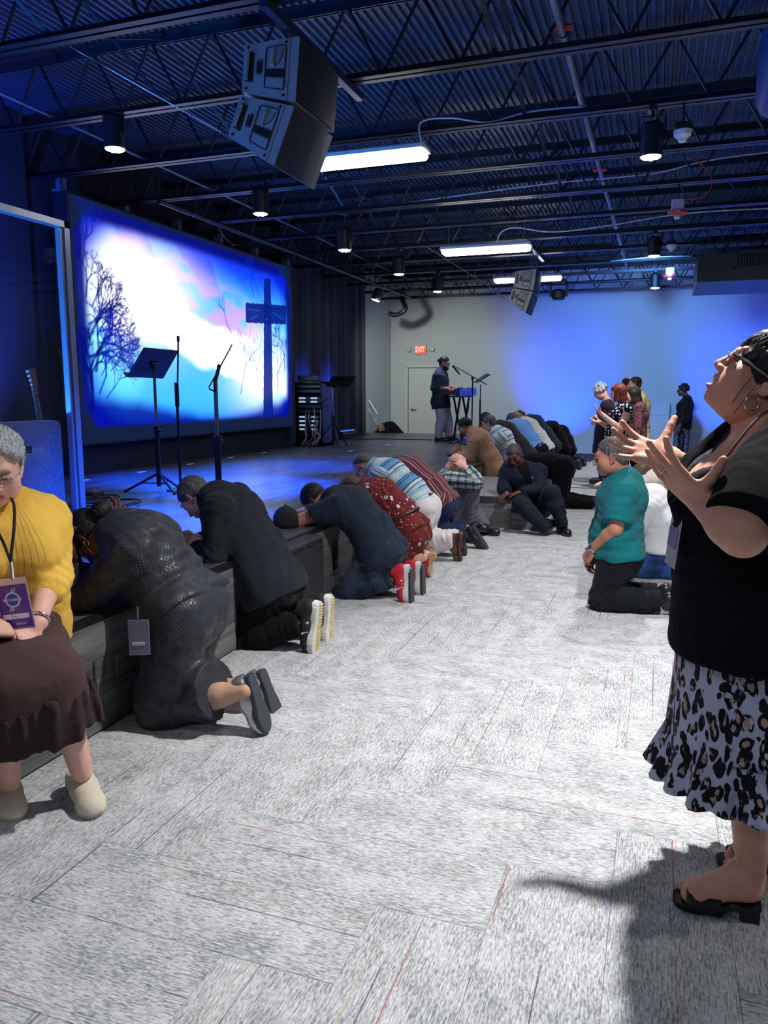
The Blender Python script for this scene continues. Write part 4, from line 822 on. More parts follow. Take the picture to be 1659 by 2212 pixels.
cable('keyboard_cable', [(kx1, 14.2, kz0+.03), (kx1+.03, 14.1, 1.05), (kx1-.1, 14.0, .85), (kx1-.15, 13.9, .6), (kx1, 13.8, ST_Z+.01)], .006, BCAB, 'thin black cable hanging from the keyboard')
q = atz(965, 986, ST_Z); t = thing('microphone', 'black handheld microphone lying on the stage before the tan-jacketed man', 'microphone', q); MB().cyl(q+np.array([.06, 0, .022]), q+np.array([.3, .05, .018]), .02, 10, .014).build('handle', BLK, t); MB().ball(q+np.array([.03, 0, .028]), .03, 12, 8).build('grille_ball', mat('mic_grille', (.12, .12, .13), .4, .8), t)
# bulky black bag-like cap on the stage edge
q = atz(618, 1140, ST_Z); t = thing('cap', 'rounded black cap lying on the stage edge beside the bare forearm', 'hat', (q[0], q[1], ST_Z)); CAPM = mat('cap_cloth', srgb(20, 23, 30), .9, bump=.3, bscale=200)
V = MB(); V.lathe((q[0]-.02, q[1]+.04, ST_Z+.0), (0, 0, 1), [(.085, 0), (.092, .03), (.088, .07), (.07, .11), (.04, .135), (.008, .145)], 20).build('crown', CAPM, t, smooth=True); MB().ball((q[0]-.02, q[1]+.04, ST_Z+.146), .012, 8, 6, (1, 1, .6)).build('button', CAPM, t)
MB().prism([(q[0]-.02+.09*math.cos(a)+(.06 if abs(a-3.1) < .8 else 0)*-1, q[1]+.04+.09*math.sin(a), ST_Z+.004) for a in np.linspace(2.2, 4.1, 9)]+[(q[0]-.06, q[1]+.04, ST_Z+.004)], (0, 0, .01)).build('visor', CAPM, t)
# floor uplights at the foot of the back wall
for (x, lab) in ((-2.12, 'small black uplight on the floor before the blue wall, behind the kneeling row'), (1.65, 'small black uplight on the floor before the blue wall at the right')):
    t = thing('floor_uplight', lab, 'stage light', (x, 17.25, 0)); MB().lathe((x, 17.2, .10), (0, .62, .78), [(.05, -.06), (.075, -.04), (.08, .05), (.074, .055)], 16).build('housing', BLK, t); MB().lathe((x, 17.2, .10)+np.array([0, .62, .78])*.05, (0, .62, .78), [(.066, 0), (.066, .006)], 16).build('lens', mat('blue_led', (.02, .05, .5), .3, emit=(.05, .15, 1), estr=2), t)
    MB().tube([(x-.1, 17.2, .012), (x-.09, 17.2, .12), (x+.09, 17.2, .12), (x+.1, 17.2, .012)], .01, 6).build('yoke', BLK, t)
# ================================================================== figures: smooth implicit surfaces turned into one continuous mesh
def nv(v): v = np.asarray(v, float); return v/(np.linalg.norm(v)+1e-12)
def dot3(q, n): return q[..., 0]*n[0]+q[..., 1]*n[1]+q[..., 2]*n[2]
class RC:
    """tapered capsule a-b; optional elliptic section (s times wider along L); flat-cut ends with clip='a','b','ab'"""
    def __init__(s, a, b, ra, rb=None, k=.02, L=None, s_=1.0, clip='', op='u', uv=None, v0=0.0, planes=()):
        s.a = np.asarray(a, float); s.b = np.asarray(b, float); s.ra = ra; s.rb = ra if rb is None else rb; s.k = k; s.L = None if L is None else nv(L); s.s = s_; s.clip = clip; s.op = op; s.uv = uv; s.v0 = v0; s.planes = planes
        r = max(s.ra, s.rb)*max(s.s, 1); s.lo = np.minimum(s.a, s.b)-r; s.hi = np.maximum(s.a, s.b)+r
        ab = s.b-s.a
        s.n = ab/(np.linalg.norm(ab)+1e-9); s.len = np.linalg.norm(ab)
        if s.L is not None: ab = ab-s.L*(ab@s.L)*(1-1/s.s)
        s.ab = ab; s.ab2 = ab@ab+1e-12
    def grow(s, g, **kw):
        o = RC(s.a, s.b, s.ra+g, s.rb+g, s.k, s.L, s.s, s.clip, s.op, s.uv, s.v0, s.planes)
        for k_, v_ in kw.items(): setattr(o, k_, v_)
        return o
    def t(s, p):
        q = p-s.a
        if s.L is not None: q = q-dot3(q, s.L)[..., None]*(s.L*(1-1/s.s))
        return q, np.clip(dot3(q, s.ab)/s.ab2, 0, 1)
    def d(s, p):
        q, t = s.t(p); e = q-t[..., None]*s.ab
        r = np.sqrt(dot3(e, e[..., :]) if False else (e*e).sum(-1))-(s.ra+(s.rb-s.ra)*t)
        if 'b' in s.clip: r = np.maximum(r, dot3(p-s.b, s.n))
        if 'a' in s.clip: r = np.maximum(r, -dot3(p-s.a, s.n))
        for (n, c) in s.planes: r = np.maximum(r, dot3(p, n)-c)
        return r
class EL:
    """ellipsoid with axes given as rows of A"""
    def __init__(s, c, A, r, k=.012, op='u', uv=None, planes=(), v0=0):
        s.c = np.asarray(c, float); s.A = np.asarray(A, float); s.r = np.asarray(r, float); s.k = k; s.op = op; s.uv = uv; s.planes = planes; s.v0 = v0
        m = max(s.r); s.lo = s.c-m; s.hi = s.c+m
    def grow(s, g, **kw):
        o = EL(s.c, s.A, s.r+g, s.k, s.op, s.uv, s.planes)
        for k_, v_ in kw.items(): setattr(o, k_, v_)
        return o
    def d(s, p):
        q = (p-s.c)@s.A.T; a = q/s.r; b = a/s.r; k0 = np.sqrt((a*a).sum(-1)); k1 = np.sqrt((b*b).sum(-1))+1e-9; r = k0*(k0-1)/k1
        r = np.where(k0 < 1e-3, -min(s.r), r)
        for (n, c) in s.planes: r = np.maximum(r, dot3(p, n)-c)
        return r
def mesh_sdf(prims, h, extra=None, amp=0.0):
    """surface nets over the blocks near the surface; returns vertices, quads"""
    U_ = [p for p in prims if p.op == 'u']; B = 8
    lo = np.min([p.lo for p in U_], 0)-2*h-amp; hi = np.max([p.hi for p in U_], 0)+2*h+amp
    nb = np.ceil((hi-lo)/(B*h)).astype(int)+1
    bc = np.stack(np.meshgrid(*[np.arange(n) for n in nb], indexing='ij'), -1).reshape(-1, 3)
    ctr = lo+(bc+.5)*B*h-.5*h; rad = .87*B*h
    dp = [p.d(ctr) for p in prims]; mn = np.min([d for d, p in zip(dp, prims) if p.op == 'u'], 0)
    act = np.abs(mn) < rad+.035+amp
    for d, p in zip(dp, prims):
        if p.op == 's': act |= (np.abs(d) < rad+.02) & (mn < 0)
    act &= mn < rad+.035+amp
    sg = np.where(mn > 0, 1.0, -1.0).astype(np.float32)
    ab = bc[act]; m = len(ab); ca = ctr[act]
    off = np.stack(np.meshgrid(*[np.arange(B)]*3, indexing='ij'), -1).reshape(-1, 3)
    D = np.full((m, B**3), 1e3)
    pts = lo+(ab[:, None, :]*B+off[None])*h
    mna = mn[act]
    for d, p in zip(dp, prims):
        da = d[act]
        sel = np.where(da < np.maximum(mna, 0)*0+mna+2*rad+2*p.k+.02)[0] if p.op == 'u' else np.where(da < rad+2*p.k+.01)[0]
        if not len(sel): continue
        q = pts[sel]; e = p.d(q); X = D[sel]; k = max(p.k, 1e-4)
        if p.op == 'u':
            hh = np.maximum(k-np.abs(X-e), 0)/k; X = np.minimum(X, e)-hh*hh*k*.25
        else:
            hh = np.maximum(k-np.abs(X+e), 0)/k; X = np.maximum(X, -e)+hh*hh*k*.25
        D[sel] = X
    if extra is not None: D = D+extra(pts.reshape(-1, 3)).reshape(D.shape)
    nx, ny, nz = nb*B
    G = np.repeat(np.repeat(np.repeat(sg.reshape(nb), B, 0), B, 1), B, 2)
    G6 = G.reshape(nb[0], B, nb[1], B, nb[2], B).transpose(0, 2, 4, 1, 3, 5).copy()
    G6[ab[:, 0], ab[:, 1], ab[:, 2]] = D.reshape(m, B, B, B).astype(np.float32)
    G = np.ascontiguousarray(G6.transpose(0, 3, 1, 4, 2, 5)).reshape(nx, ny, nz)
    S = G < 0
    cnt = np.zeros((nx-1, ny-1, nz-1), np.uint8)
    for i in (0, 1):
        for j in (0, 1):
            for k in (0, 1): cnt += S[i:nx-1+i, j:ny-1+j, k:nz-1+k]
    cells = np.argwhere((cnt > 0) & (cnt < 8)); n = len(cells)
    idm = np.full(cnt.shape, -1, np.int32); idm[cells[:, 0], cells[:, 1], cells[:, 2]] = np.arange(n)
    acc = np.zeros((n, 3)); num = np.zeros(n)
    cor = [(i, j, k) for i in (0, 1) for j in (0, 1) for k in (0, 1)]
    val = {c: G[cells[:, 0]+c[0], cells[:, 1]+c[1], cells[:, 2]+c[2]].astype(float) for c in cor}
    for c in cor:
        for ax in range(3):
            if c[ax]: continue
            c2 = list(c); c2[ax] = 1; a, b = val[c], val[tuple(c2)]; cr = (a < 0) != (b < 0)
            t = np.where(cr, a/np.where(np.abs(a-b) < 1e-9, 1, a-b), 0)
            p = np.zeros((n, 3)); p[:] = c; p[:, ax] += t; acc += p*cr[:, None]; num += cr
    V = lo+(cells+acc/np.maximum(num, 1)[:, None])*h
    quads = []
    for ax in range(3):
        o1, o2 = [(1, 2), (2, 0), (0, 1)][ax]; sl0 = [slice(None)]*3; sl1 = [slice(None)]*3; sl0[ax] = slice(0, -1); sl1[ax] = slice(1, None)
        A, Bb = S[tuple(sl0)], S[tuple(sl1)]; e = np.argwhere(A != Bb)
        e = e[(e[:, o1] > 0) & (e[:, o2] > 0)]
        e = e[(e[:, o1] < cnt.shape[o1]) & (e[:, o2] < cnt.shape[o2])]
        if not len(e): continue
        def cid(d1, d2): q = e.copy(); q[:, o1] -= d1; q[:, o2] -= d2; return idm[q[:, 0], q[:, 1], q[:, 2]]
        f = np.stack([cid(1, 1), cid(0, 1), cid(0, 0), cid(1, 0)], 1); inside = A[e[:, 0], e[:, 1], e[:, 2]]
        f[~inside] = f[~inside][:, ::-1]; quads.append(f)
    Q = np.concatenate(quads); Q = Q[(Q >= 0).all(1)]
    # a light relaxation to take out the voxel terracing
    for _ in range(2):
        s_ = np.zeros_like(V); c_ = np.zeros(n)
        for a, b in ((0, 1), (1, 2), (2, 3), (3, 0)):
            np.add.at(s_, Q[:, a], V[Q[:, b]]); np.add.at(c_, Q[:, a], 1); np.add.at(s_, Q[:, b], V[Q[:, a]]); np.add.at(c_, Q[:, b], 1)
        V = V*.5+.5*s_/np.maximum(c_, 1)[:, None] if _ == 0 else V+.0*(s_)
    return V, Q
def folds(seed, A, lam=.10, creases=(), stretch=None):
    r = np.random.RandomState(seed); W = []
    for i in range(4):
        k = nv(r.randn(3)*np.array([1, 1, .7])); k2 = nv(r.randn(3)); W.append((k*2*math.pi/(lam*r.uniform(.6, 1.5)), k2*2*math.pi/(lam*r.uniform(2.5, 4)), r.rand()*6, r.rand()*6, r.uniform(.5, 1)))
    kp = nv(r.randn(3))*2*math.pi/(lam*4); ph = r.rand()*6
    def f(p):
        o = 0
        for (k, k2, a, b, w) in W: o = o+w*np.sin(dot3(p, k)+1.6*np.sin(dot3(p, k2)+b)+a)
        o = o*A*.5*(.55+.45*np.sin(dot3(p, kp)+ph))
        for (c, ax, sg, lm, a) in creases:
            q = p-c; e = np.exp(-(q*q).sum(-1)/(2*sg*sg)); o = o+a*e*np.sin(dot3(q, ax)*2*math.pi/lm+1.2*np.sin(dot3(p, kp)*2))
        return o
    return f
def pattern_uv(V, prims):
    P_ = [p for p in prims if p.op == 'u' and p.uv is not None and isinstance(p, RC)]
    best = np.full(len(V), 1e9); out = np.zeros((len(V), 3))
    for i, p in enumerate(P_):
        d = p.d(V) if not p.clip else RC(p.a, p.b, p.ra, p.rb, p.k, p.L, p.s).d(V); m = d < best
        q = V[m]-p.a; t = dot3(q, p.n); e = q-t[:, None]*p.n; fr = nv(p.uv-p.n*(p.uv@p.n)); sd = np.cross(p.n, fr); a = np.arctan2(dot3(e, sd), dot3(e, fr))
        rm = (p.ra+p.rb)/2*(1+p.s)/2; out[m] = np.stack([a*rm, p.v0+t, np.full(m.sum(), float(i))], 1); best[m] = d[m]
    return out
def smooth_obj(name, V, Q, m, parent=None, origin=None, puv=None, col=None, label=None):
    o = mesh_obj(name, V, Q, m, parent, True, origin)
    if puv is not None: o.data.attributes.new('puv', 'FLOAT_VECTOR', 'POINT').data.foreach_set('vector', puv.astype(np.float32).ravel())
    if col is not None: o.data.color_attributes.new('Col', 'FLOAT_COLOR', 'POINT').data.foreach_set('color', np.concatenate([col, np.ones((len(col), 1))], 1).astype(np.float32).ravel())
    if label: o['label'] = label
    return o
# ------------------------------------------------------------------ cloth and skin materials
def cloth(name, col, rough=.85, pat=None, weave=420, bump=.12, sheen=.04, spec=.18, var=.08):
    if name in MATS: return MATS[name]
    m, nt, b = newmat(name); L = nt.links; b.inputs['Roughness'].default_value = rough; b.inputs['Specular IOR Level'].default_value = spec if max(col) > .02 or spec > .3 else .07; b.inputs['Sheen Weight'].default_value = sheen
    tc = N(nt, 'ShaderNodeTexCoord'); at = N(nt, 'ShaderNodeAttribute', attribute_name='puv'); sx = N(nt, 'ShaderNodeSeparateXYZ'); L.new(at.outputs['Vector'], sx.inputs[0])
    def val(x):
        n = N(nt, 'ShaderNodeValue'); n.outputs[0].default_value = x; return n.outputs[0]
    def mth(op, a, b_=0.0, c=None):
        n = N(nt, 'ShaderNodeMath', operation=op)
        for i, x in enumerate((a, b_) if c is None else (a, b_, c)):
            if isinstance(x, (int, float)): n.inputs[i].default_value = x
            else: L.new(x, n.inputs[i])
        return n.outputs[0]
    def mixc(f, a, c):
        n = N(nt, 'ShaderNodeMix', data_type='RGBA')
        if isinstance(f, (int, float)): n.inputs['Factor'].default_value = f
        else: L.new(f, n.inputs['Factor'])
        for s_, x in (('A', a), ('B', c)):
            if isinstance(x, tuple): n.inputs[s_].default_value = (*x, 1)
            else: L.new(x, n.inputs[s_])
        return n.outputs['Result']
    def noise(sc, det=2, vec=None, st=None):
        n = N(nt, 'ShaderNodeTexNoise'); n.inputs['Scale'].default_value = sc; n.inputs['Detail'].default_value = det; v = vec or tc.outputs['Object']
        if st: mp = N(nt, 'ShaderNodeMapping'); mp.inputs['Scale'].default_value = st; L.new(v, mp.inputs[0]); v = mp.outputs[0]
        L.new(v, n.inputs['Vector']); return n.outputs['Fac']
    def vor(sc, feat='F1', vec=None, rnd=1.0):
        n = N(nt, 'ShaderNodeTexVoronoi', feature=feat); n.inputs['Scale'].default_value = sc; n.inputs['Randomness'].default_value = rnd; L.new(vec or tc.outputs['Object'], n.inputs['Vector']); return n
    def band(x, per, lo, hi): # 1 inside the band of a repeating stripe
        f = mth('FRACT', mth('DIVIDE', x, per)); return mth('MULTIPLY', mth('GREATER_THAN', f, lo), mth('LESS_THAN', f, hi))
    def ramp(x, els, interp='LINEAR'):
        r = N(nt, 'ShaderNodeValToRGB'); L.new(x, r.inputs[0]); r.color_ramp.interpolation = interp; e = r.color_ramp.elements
        e[0].position, e[0].color = els[0][0], (*els[0][1], 1); e[1].position, e[1].color = els[-1][0], (*els[-1][1], 1)
        for (p, c) in els[1:-1]: k = e.new(p); k.color = (*c, 1)
        return r.outputs[0]
    base = tuple(col)
    H = dict(mth=mth, mixc=mixc, noise=noise, vor=vor, band=band, ramp=ramp, u=sx.outputs[0], v=sx.outputs[1], w=sx.outputs[2], puv=at.outputs['Vector'], obj=tc.outputs['Object'], nt=nt, L=L, b=b)
    c = pat(H, base) if pat else base
    nz = noise(7, 3); r = N(nt, 'ShaderNodeMapRange'); L.new(nz, r.inputs[0]); r.inputs[1].default_value = .3; r.inputs[2].default_value = .7; r.inputs[3].default_value = 1-var; r.inputs[4].default_value = 1+var
    mx = N(nt, 'ShaderNodeMix', data_type='RGBA', blend_type='MULTIPLY'); mx.inputs['Factor'].default_value = 1
    if isinstance(c, tuple): mx.inputs['A'].default_value = (*c, 1)
    else: L.new(c, mx.inputs['A'])
    L.new(r.outputs[0], mx.inputs['B']); L.new(mx.outputs['Result'], b.inputs['Base Color'])
    bp = N(nt, 'ShaderNodeBump'); bp.inputs['Strength'].default_value = bump; bp.inputs['Distance'].default_value = .004; L.new(noise(weave, 1), bp.inputs['Height']); b2 = N(nt, 'ShaderNodeBump'); b2.inputs['Strength'].default_value = .5; b2.inputs['Distance'].default_value = .022; cn = N(nt, 'ShaderNodeTexNoise'); cn.inputs['Scale'].default_value = 7.5; cn.inputs['Detail'].default_value = 3; cn.inputs['Roughness'].default_value = .5; cn.inputs['Distortion'].default_value = 1.2; L.new(tc.outputs['Object'], cn.inputs['Vector']); L.new(cn.outputs['Fac'], b2.inputs['Height']); L.new(bp.outputs[0], b2.inputs['Normal']); L.new(b2.outputs[0], b.inputs['Normal'])
    MATS[name] = m; return m
def skin_material():
    m, nt, b = newmat('skin'); L = nt.links; at = N(nt, 'ShaderNodeAttribute', attribute_name='Col'); tc = N(nt, 'ShaderNodeTexCoord')
    n = N(nt, 'ShaderNodeTexNoise'); n.inputs['Scale'].default_value = 28; n.inputs['Detail'].default_value = 5; L.new(tc.outputs['Object'], n.inputs['Vector'])
    r = N(nt, 'ShaderNodeMapRange'); L.new(n.outputs['Fac'], r.inputs[0]); r.inputs[1].default_value = .3; r.inputs[2].default_value = .7; r.inputs[3].default_value = .92; r.inputs[4].default_value = 1.07
    mx = N(nt, 'ShaderNodeMix', data_type='RGBA', blend_type='MULTIPLY'); mx.inputs['Factor'].default_value = 1; L.new(at.outputs['Color'], mx.inputs['A']); L.new(r.outputs[0], mx.inputs['B']); L.new(mx.outputs['Result'], b.inputs['Base Color'])
    b.inputs['Roughness'].default_value = .48; b.inputs['Specular IOR Level'].default_value = .4
    n2 = N(nt, 'ShaderNodeTexNoise'); n2.inputs['Scale'].default_value = 260; n2.inputs['Detail'].default_value = 3; L.new(tc.outputs['Object'], n2.inputs['Vector'])
    bp = N(nt, 'ShaderNodeBump'); bp.inputs['Strength'].default_value = .12; bp.inputs['Distance'].default_value = .002; L.new(n2.outputs['Fac'], bp.inputs['Height']); L.new(bp.outputs[0], b.inputs['Normal'])
    return m
SKIN = skin_material()
def hairmat(name, c0, c1, rough=.5):
    if name in MATS: return MATS[name]
    m, nt, b = newmat(name); L = nt.links; at = N(nt, 'ShaderNodeAttribute', attribute_name='puv'); mp = N(nt, 'ShaderNodeMapping'); mp.inputs['Scale'].default_value = (1, 1, .06); L.new(at.outputs['Vector'], mp.inputs[0])
    n = N(nt, 'ShaderNodeTexNoise'); n.inputs['Scale'].default_value = 170; n.inputs['Detail'].default_value = 3; L.new(mp.outputs[0], n.inputs['Vector'])
    r = N(nt, 'ShaderNodeValToRGB'); L.new(n.outputs['Fac'], r.inputs[0]); e = r.color_ramp.elements; e[0].position = .35; e[0].color = (*c0, 1); e[1].position = .65; e[1].color = (*c1, 1); L.new(r.outputs[0], b.inputs['Base Color'])
    bp = N(nt, 'ShaderNodeBump'); bp.inputs['Strength'].default_value = .7; bp.inputs['Distance'].default_value = .004; L.new(n.outputs['Fac'], bp.inputs['Height']); L.new(bp.outputs[0], b.inputs['Normal']); b.inputs['Roughness'].default_value = rough; b.inputs['Specular IOR Level'].default_value = .3
    MATS[name] = m; return m
H_BLACK = hairmat('hair_black', srgb(10, 10, 13), srgb(34, 33, 38)); H_DARK = hairmat('hair_dark', srgb(22, 19, 20), srgb(56, 50, 48)); H_GREY = hairmat('hair_grey', srgb(120, 124, 132), srgb(205, 208, 214)); H_SALT = hairmat('hair_salt', srgb(36, 36, 42), srgb(104, 103, 106)); H_RED = hairmat('hair_red', srgb(70, 28, 24), srgb(140, 68, 52)); H_BROWN = hairmat('hair_brown', srgb(40, 28, 24), srgb(92, 70, 60)); H_LIGHT = hairmat('hair_light', srgb(110, 92, 74), srgb(186, 164, 136))
# ------------------------------------------------------------------ head, hands, shoes
def head_frame(c, f, u, s=1.0):
    f = nv(f); u = nv(np.asarray(u, float)-f*np.dot(u, f)); x = np.cross(f, u)      # x: the head's right... lateral axis
    A = np.stack([x, f, u]); c = np.asarray(c, float)
    return c, A, s
def HP(fr, p): c, A, s = fr; return c+(np.asarray(p, float)*s)@A
def head_prims(fr, jaw=1.0, nose=1.0, chub=0.0, mouth_open=0.0, ears=True, lid=True):
    c, A, s = fr; P = lambda *p: HP(fr, p)
    def E(p, r, k=.012, op='u', R=None): return EL(P(*p), A if R is None else R@A, np.array(r)*s, k*s, op)
    def S(a, b, ra, rb, k=.012, op='u'): return RC(P(*a), P(*b), ra*s, rb*s, k*s, op=op)
    o = [E((0, -.014, .034), (.074, .094, .082)), E((0, .024, -.030), (.060+chub*.6, .064, .078+chub*.4), .03), E((0, .040, -.066), (.044*jaw+chub*.5, .045+chub*.4, .042+chub*.5), .03),
         E((0, .072, -.098), (.020*jaw, .016, .014), .02), S((-.040, .078, .030), (.040, .078, .030), .012, .012, .014)]
    for sx in (-1, 1):
        o += [E((sx*.043, .056, -.026), (.026+chub*.4, .024+chub*.3, .026+chub*.4), .025), E((sx*.045, .02, -.068), (.020+chub*.6, .032+chub*.4, .026+chub*.4), .03)]
    for sx in (-1, 1): o += [E((sx*.031, .097, .007), (.017, .014, .0125), .012, 's'), E((sx*.0305, .0785, .006), (.0145, .0135, .0125), .003)]
    if lid:
        for sx in (-1, 1): o += [S((sx*.046, .0775, .0045), (sx*.0305, .0905, .0005), .0022, .0022, .002), S((sx*.0305, .0905, .0005), (sx*.017, .083, .003), .0022, .002, .002)]
    o += [S((0, .088, .018), (0, .1105*nose**.3, -.026), .0085, .0115, .010), S((0, .092, .024), (0, .09, .01), .0075, .008, .012)]
    for sx in (-1, 1): o += [E((sx*.0125, .098, -.031), (.0095, .012, .009), .006), E((sx*.0075, .104, -.0395), (.0042, .006, .003), .002, 's')]
    o += [E((0, .083, -.060), (.024, .014, .020), .012)]
    if mouth_open: o += [E((0, .094, -.0655), (.017, .016, .004+.010*mouth_open), .004, 's')]
    o += [E((0, .0955, -.0555+.003*mouth_open), (.021, .0075, .0052), .004), E((0, .094, -.0685-.013*mouth_open), (.019, .0085, .0062), .004)]
    if not mouth_open: o += [S((-.022, .0935, -.062), (.022, .0935, -.062), .0016, .0016, .002, 's')]
    if ears:
        for sx in (-1, 1):
            an = sx*.45; R = np.array([[math.cos(an), math.sin(an), 0], [-math.sin(an), math.cos(an), 0], [0, 0, 1]])
            o += [E((sx*.079, -.008, -.006), (.0075, .019, .031), .006, 'u', R), E((sx*.085, -.002, -.004), (.005, .010, .018), .004, 's', R), E((sx*.0765, .004, -.034), (.006, .008, .010), .006)]
    return o
def head_color(V, fr, skin, hair=None, lip=None, brow=None, fade=0.0, stubble=0.0):
    c, A, s = fr; q = (V-c)@A.T/s; x, y, z = np.abs(q[:, 0]), q[:, 1], q[:, 2]; skin = np.array(skin); col = np.tile(skin, (len(V), 1)); near = (x < .1) & (np.abs(y) < .14) & (np.abs(z) < .14)
    def mx(mask, cc, a): col[:] = col*(1-(mask*a)[:, None])+np.array(cc)*(mask*a)[:, None]
    ss = lambda a, b, t: sstep(a, b, t)
    blush = ss(.03, .0, np.hypot(np.hypot(x-.045, z+.03), 0*y))*(y > .03)*near; mx(blush, skin*np.array([1.08, .84, .82]), .5)
    mx(((y > .095) & (z < -.01) & (z > -.045) & near)*1.0, skin*np.array([1.05, .86, .84]), .5)
    lp = lip if lip is not None else skin*np.array([.82, .5, .5]); dl = np.maximum(np.abs(z+.062)/.0135, x/.024); mx(ss(1.05, .8, dl)*(y > .082)*near, lp, .85)
    mx(ss(.0035, .001, np.abs(z+.0622))*(x < .022)*(y > .08)*near, skin*.25, .8)
    bc = brow if brow is not None else skin*.25; db = np.maximum(np.abs(z-(.0315-2.2*(x-.03)**2*4))/.0065, np.abs(x-.031)/.019); mx(ss(1.1, .75, db)*(y > .055)*near, bc, .8)
    mx(ss(.0032, .0008, np.abs(z-.0012+1.2*(x-.031)**2*8))*(np.abs(x-.031) < .016)*(y > .07)*near, skin*.12, .8)
    ln = ss(.004, .001, np.abs(x-(.019+.55*(-.03-z))))*(z < -.028)*(z > -.062)*(y > .06)*near; mx(ln, skin*.6, .55)
    ln = ss(.003, .001, np.abs(z+.0135-.1*(x-.03)))*(np.abs(x-.032) < .016)*(y > .06)*near; mx(ln, skin*.6, .45)
    if hair is not None and fade:
        reg = ss(.016, -.012, .75*y-.66*z-.008)*near; mx(reg, hair, fade)
    if stubble: mx(ss(-.035, -.06, z)*ss(-.02, .02, y)*near*(1-ss(1.3, .9, dl)), np.array([.08, .07, .07]), stubble)
    return col
def hand_prims(wr, D, Nn, T, curl=.25, spread=.12, sc=1.0, thumb=(.75, .55, .35), curls=None, tcurl=.3):
    D = nv(D); Nn = nv(np.asarray(Nn, float)-D*np.dot(Nn, D)); T = nv(np.asarray(T, float)-D*np.dot(T, D)-Nn*np.dot(T, Nn)); wr = np.asarray(wr, float); o = []; k = .006*sc
    o.append(RC(wr-D*.015*sc, wr+D*.02*sc, .020*sc, .018*sc, .015*sc, T, 1.35)); o.append(RC(wr+D*.025*sc, wr+D*.082*sc, .0150*sc, .0125*sc, .012*sc, T, 2.9))
    o.append(RC(wr+D*.03*sc-T*.024*sc+Nn*.006*sc, wr+D*.07*sc-T*.03*sc+Nn*.004*sc, .015*sc, .012*sc, .012*sc))
    tips = []
    for i in range(4):
        b = wr+D*(.090, .096, .091, .080)[i]*sc+T*(.0315, .0105, -.0105, -.0305)[i]*sc; ln = (.074, .082, .076, .060)[i]*sc; c = curl if curls is None else curls[i]
        dr = nv(D+T*spread*(1.5, .5, -.5, -1.6)[i]); r0 = (.0096, .0098, .0094, .0085)[i]*sc; ang = 0; p = b-dr*.02*sc; prev = b
        o.append(RC(p, b, r0*1.1, r0*1.08, .008*sc))
        for j, (fl, an) in enumerate(((.44, 1.0), (.31, 1.35), (.25, .9))):
            ang += c*an; v = dr*math.cos(ang)+Nn*math.sin(ang); q = prev+v*ln*fl; o.append(RC(prev, q, r0*(1.05, .95, .86)[j], r0*(.98, .91, .82)[j], .0025*sc)); prev = q
        tips.append((prev, v))
    tb = wr+D*.022*sc+T*.022*sc+Nn*.008*sc; td = nv(T*thumb[0]+D*thumb[1]+Nn*thumb[2]); p1 = tb+td*.041*sc; o.append(RC(tb, p1, .0170*sc, .0132*sc, .014*sc))
    td2 = nv(td+D*tcurl); p2 = p1+td2*.030*sc; o.append(RC(p1, p2, .0124*sc, .0115*sc, .003*sc)); td3 = nv(td2+D*tcurl*.6); p3 = p2+td3*.022*sc; o.append(RC(p2, p3, .0116*sc, .0095*sc, .003*sc))
    return o, tips+[(p3, td3)]
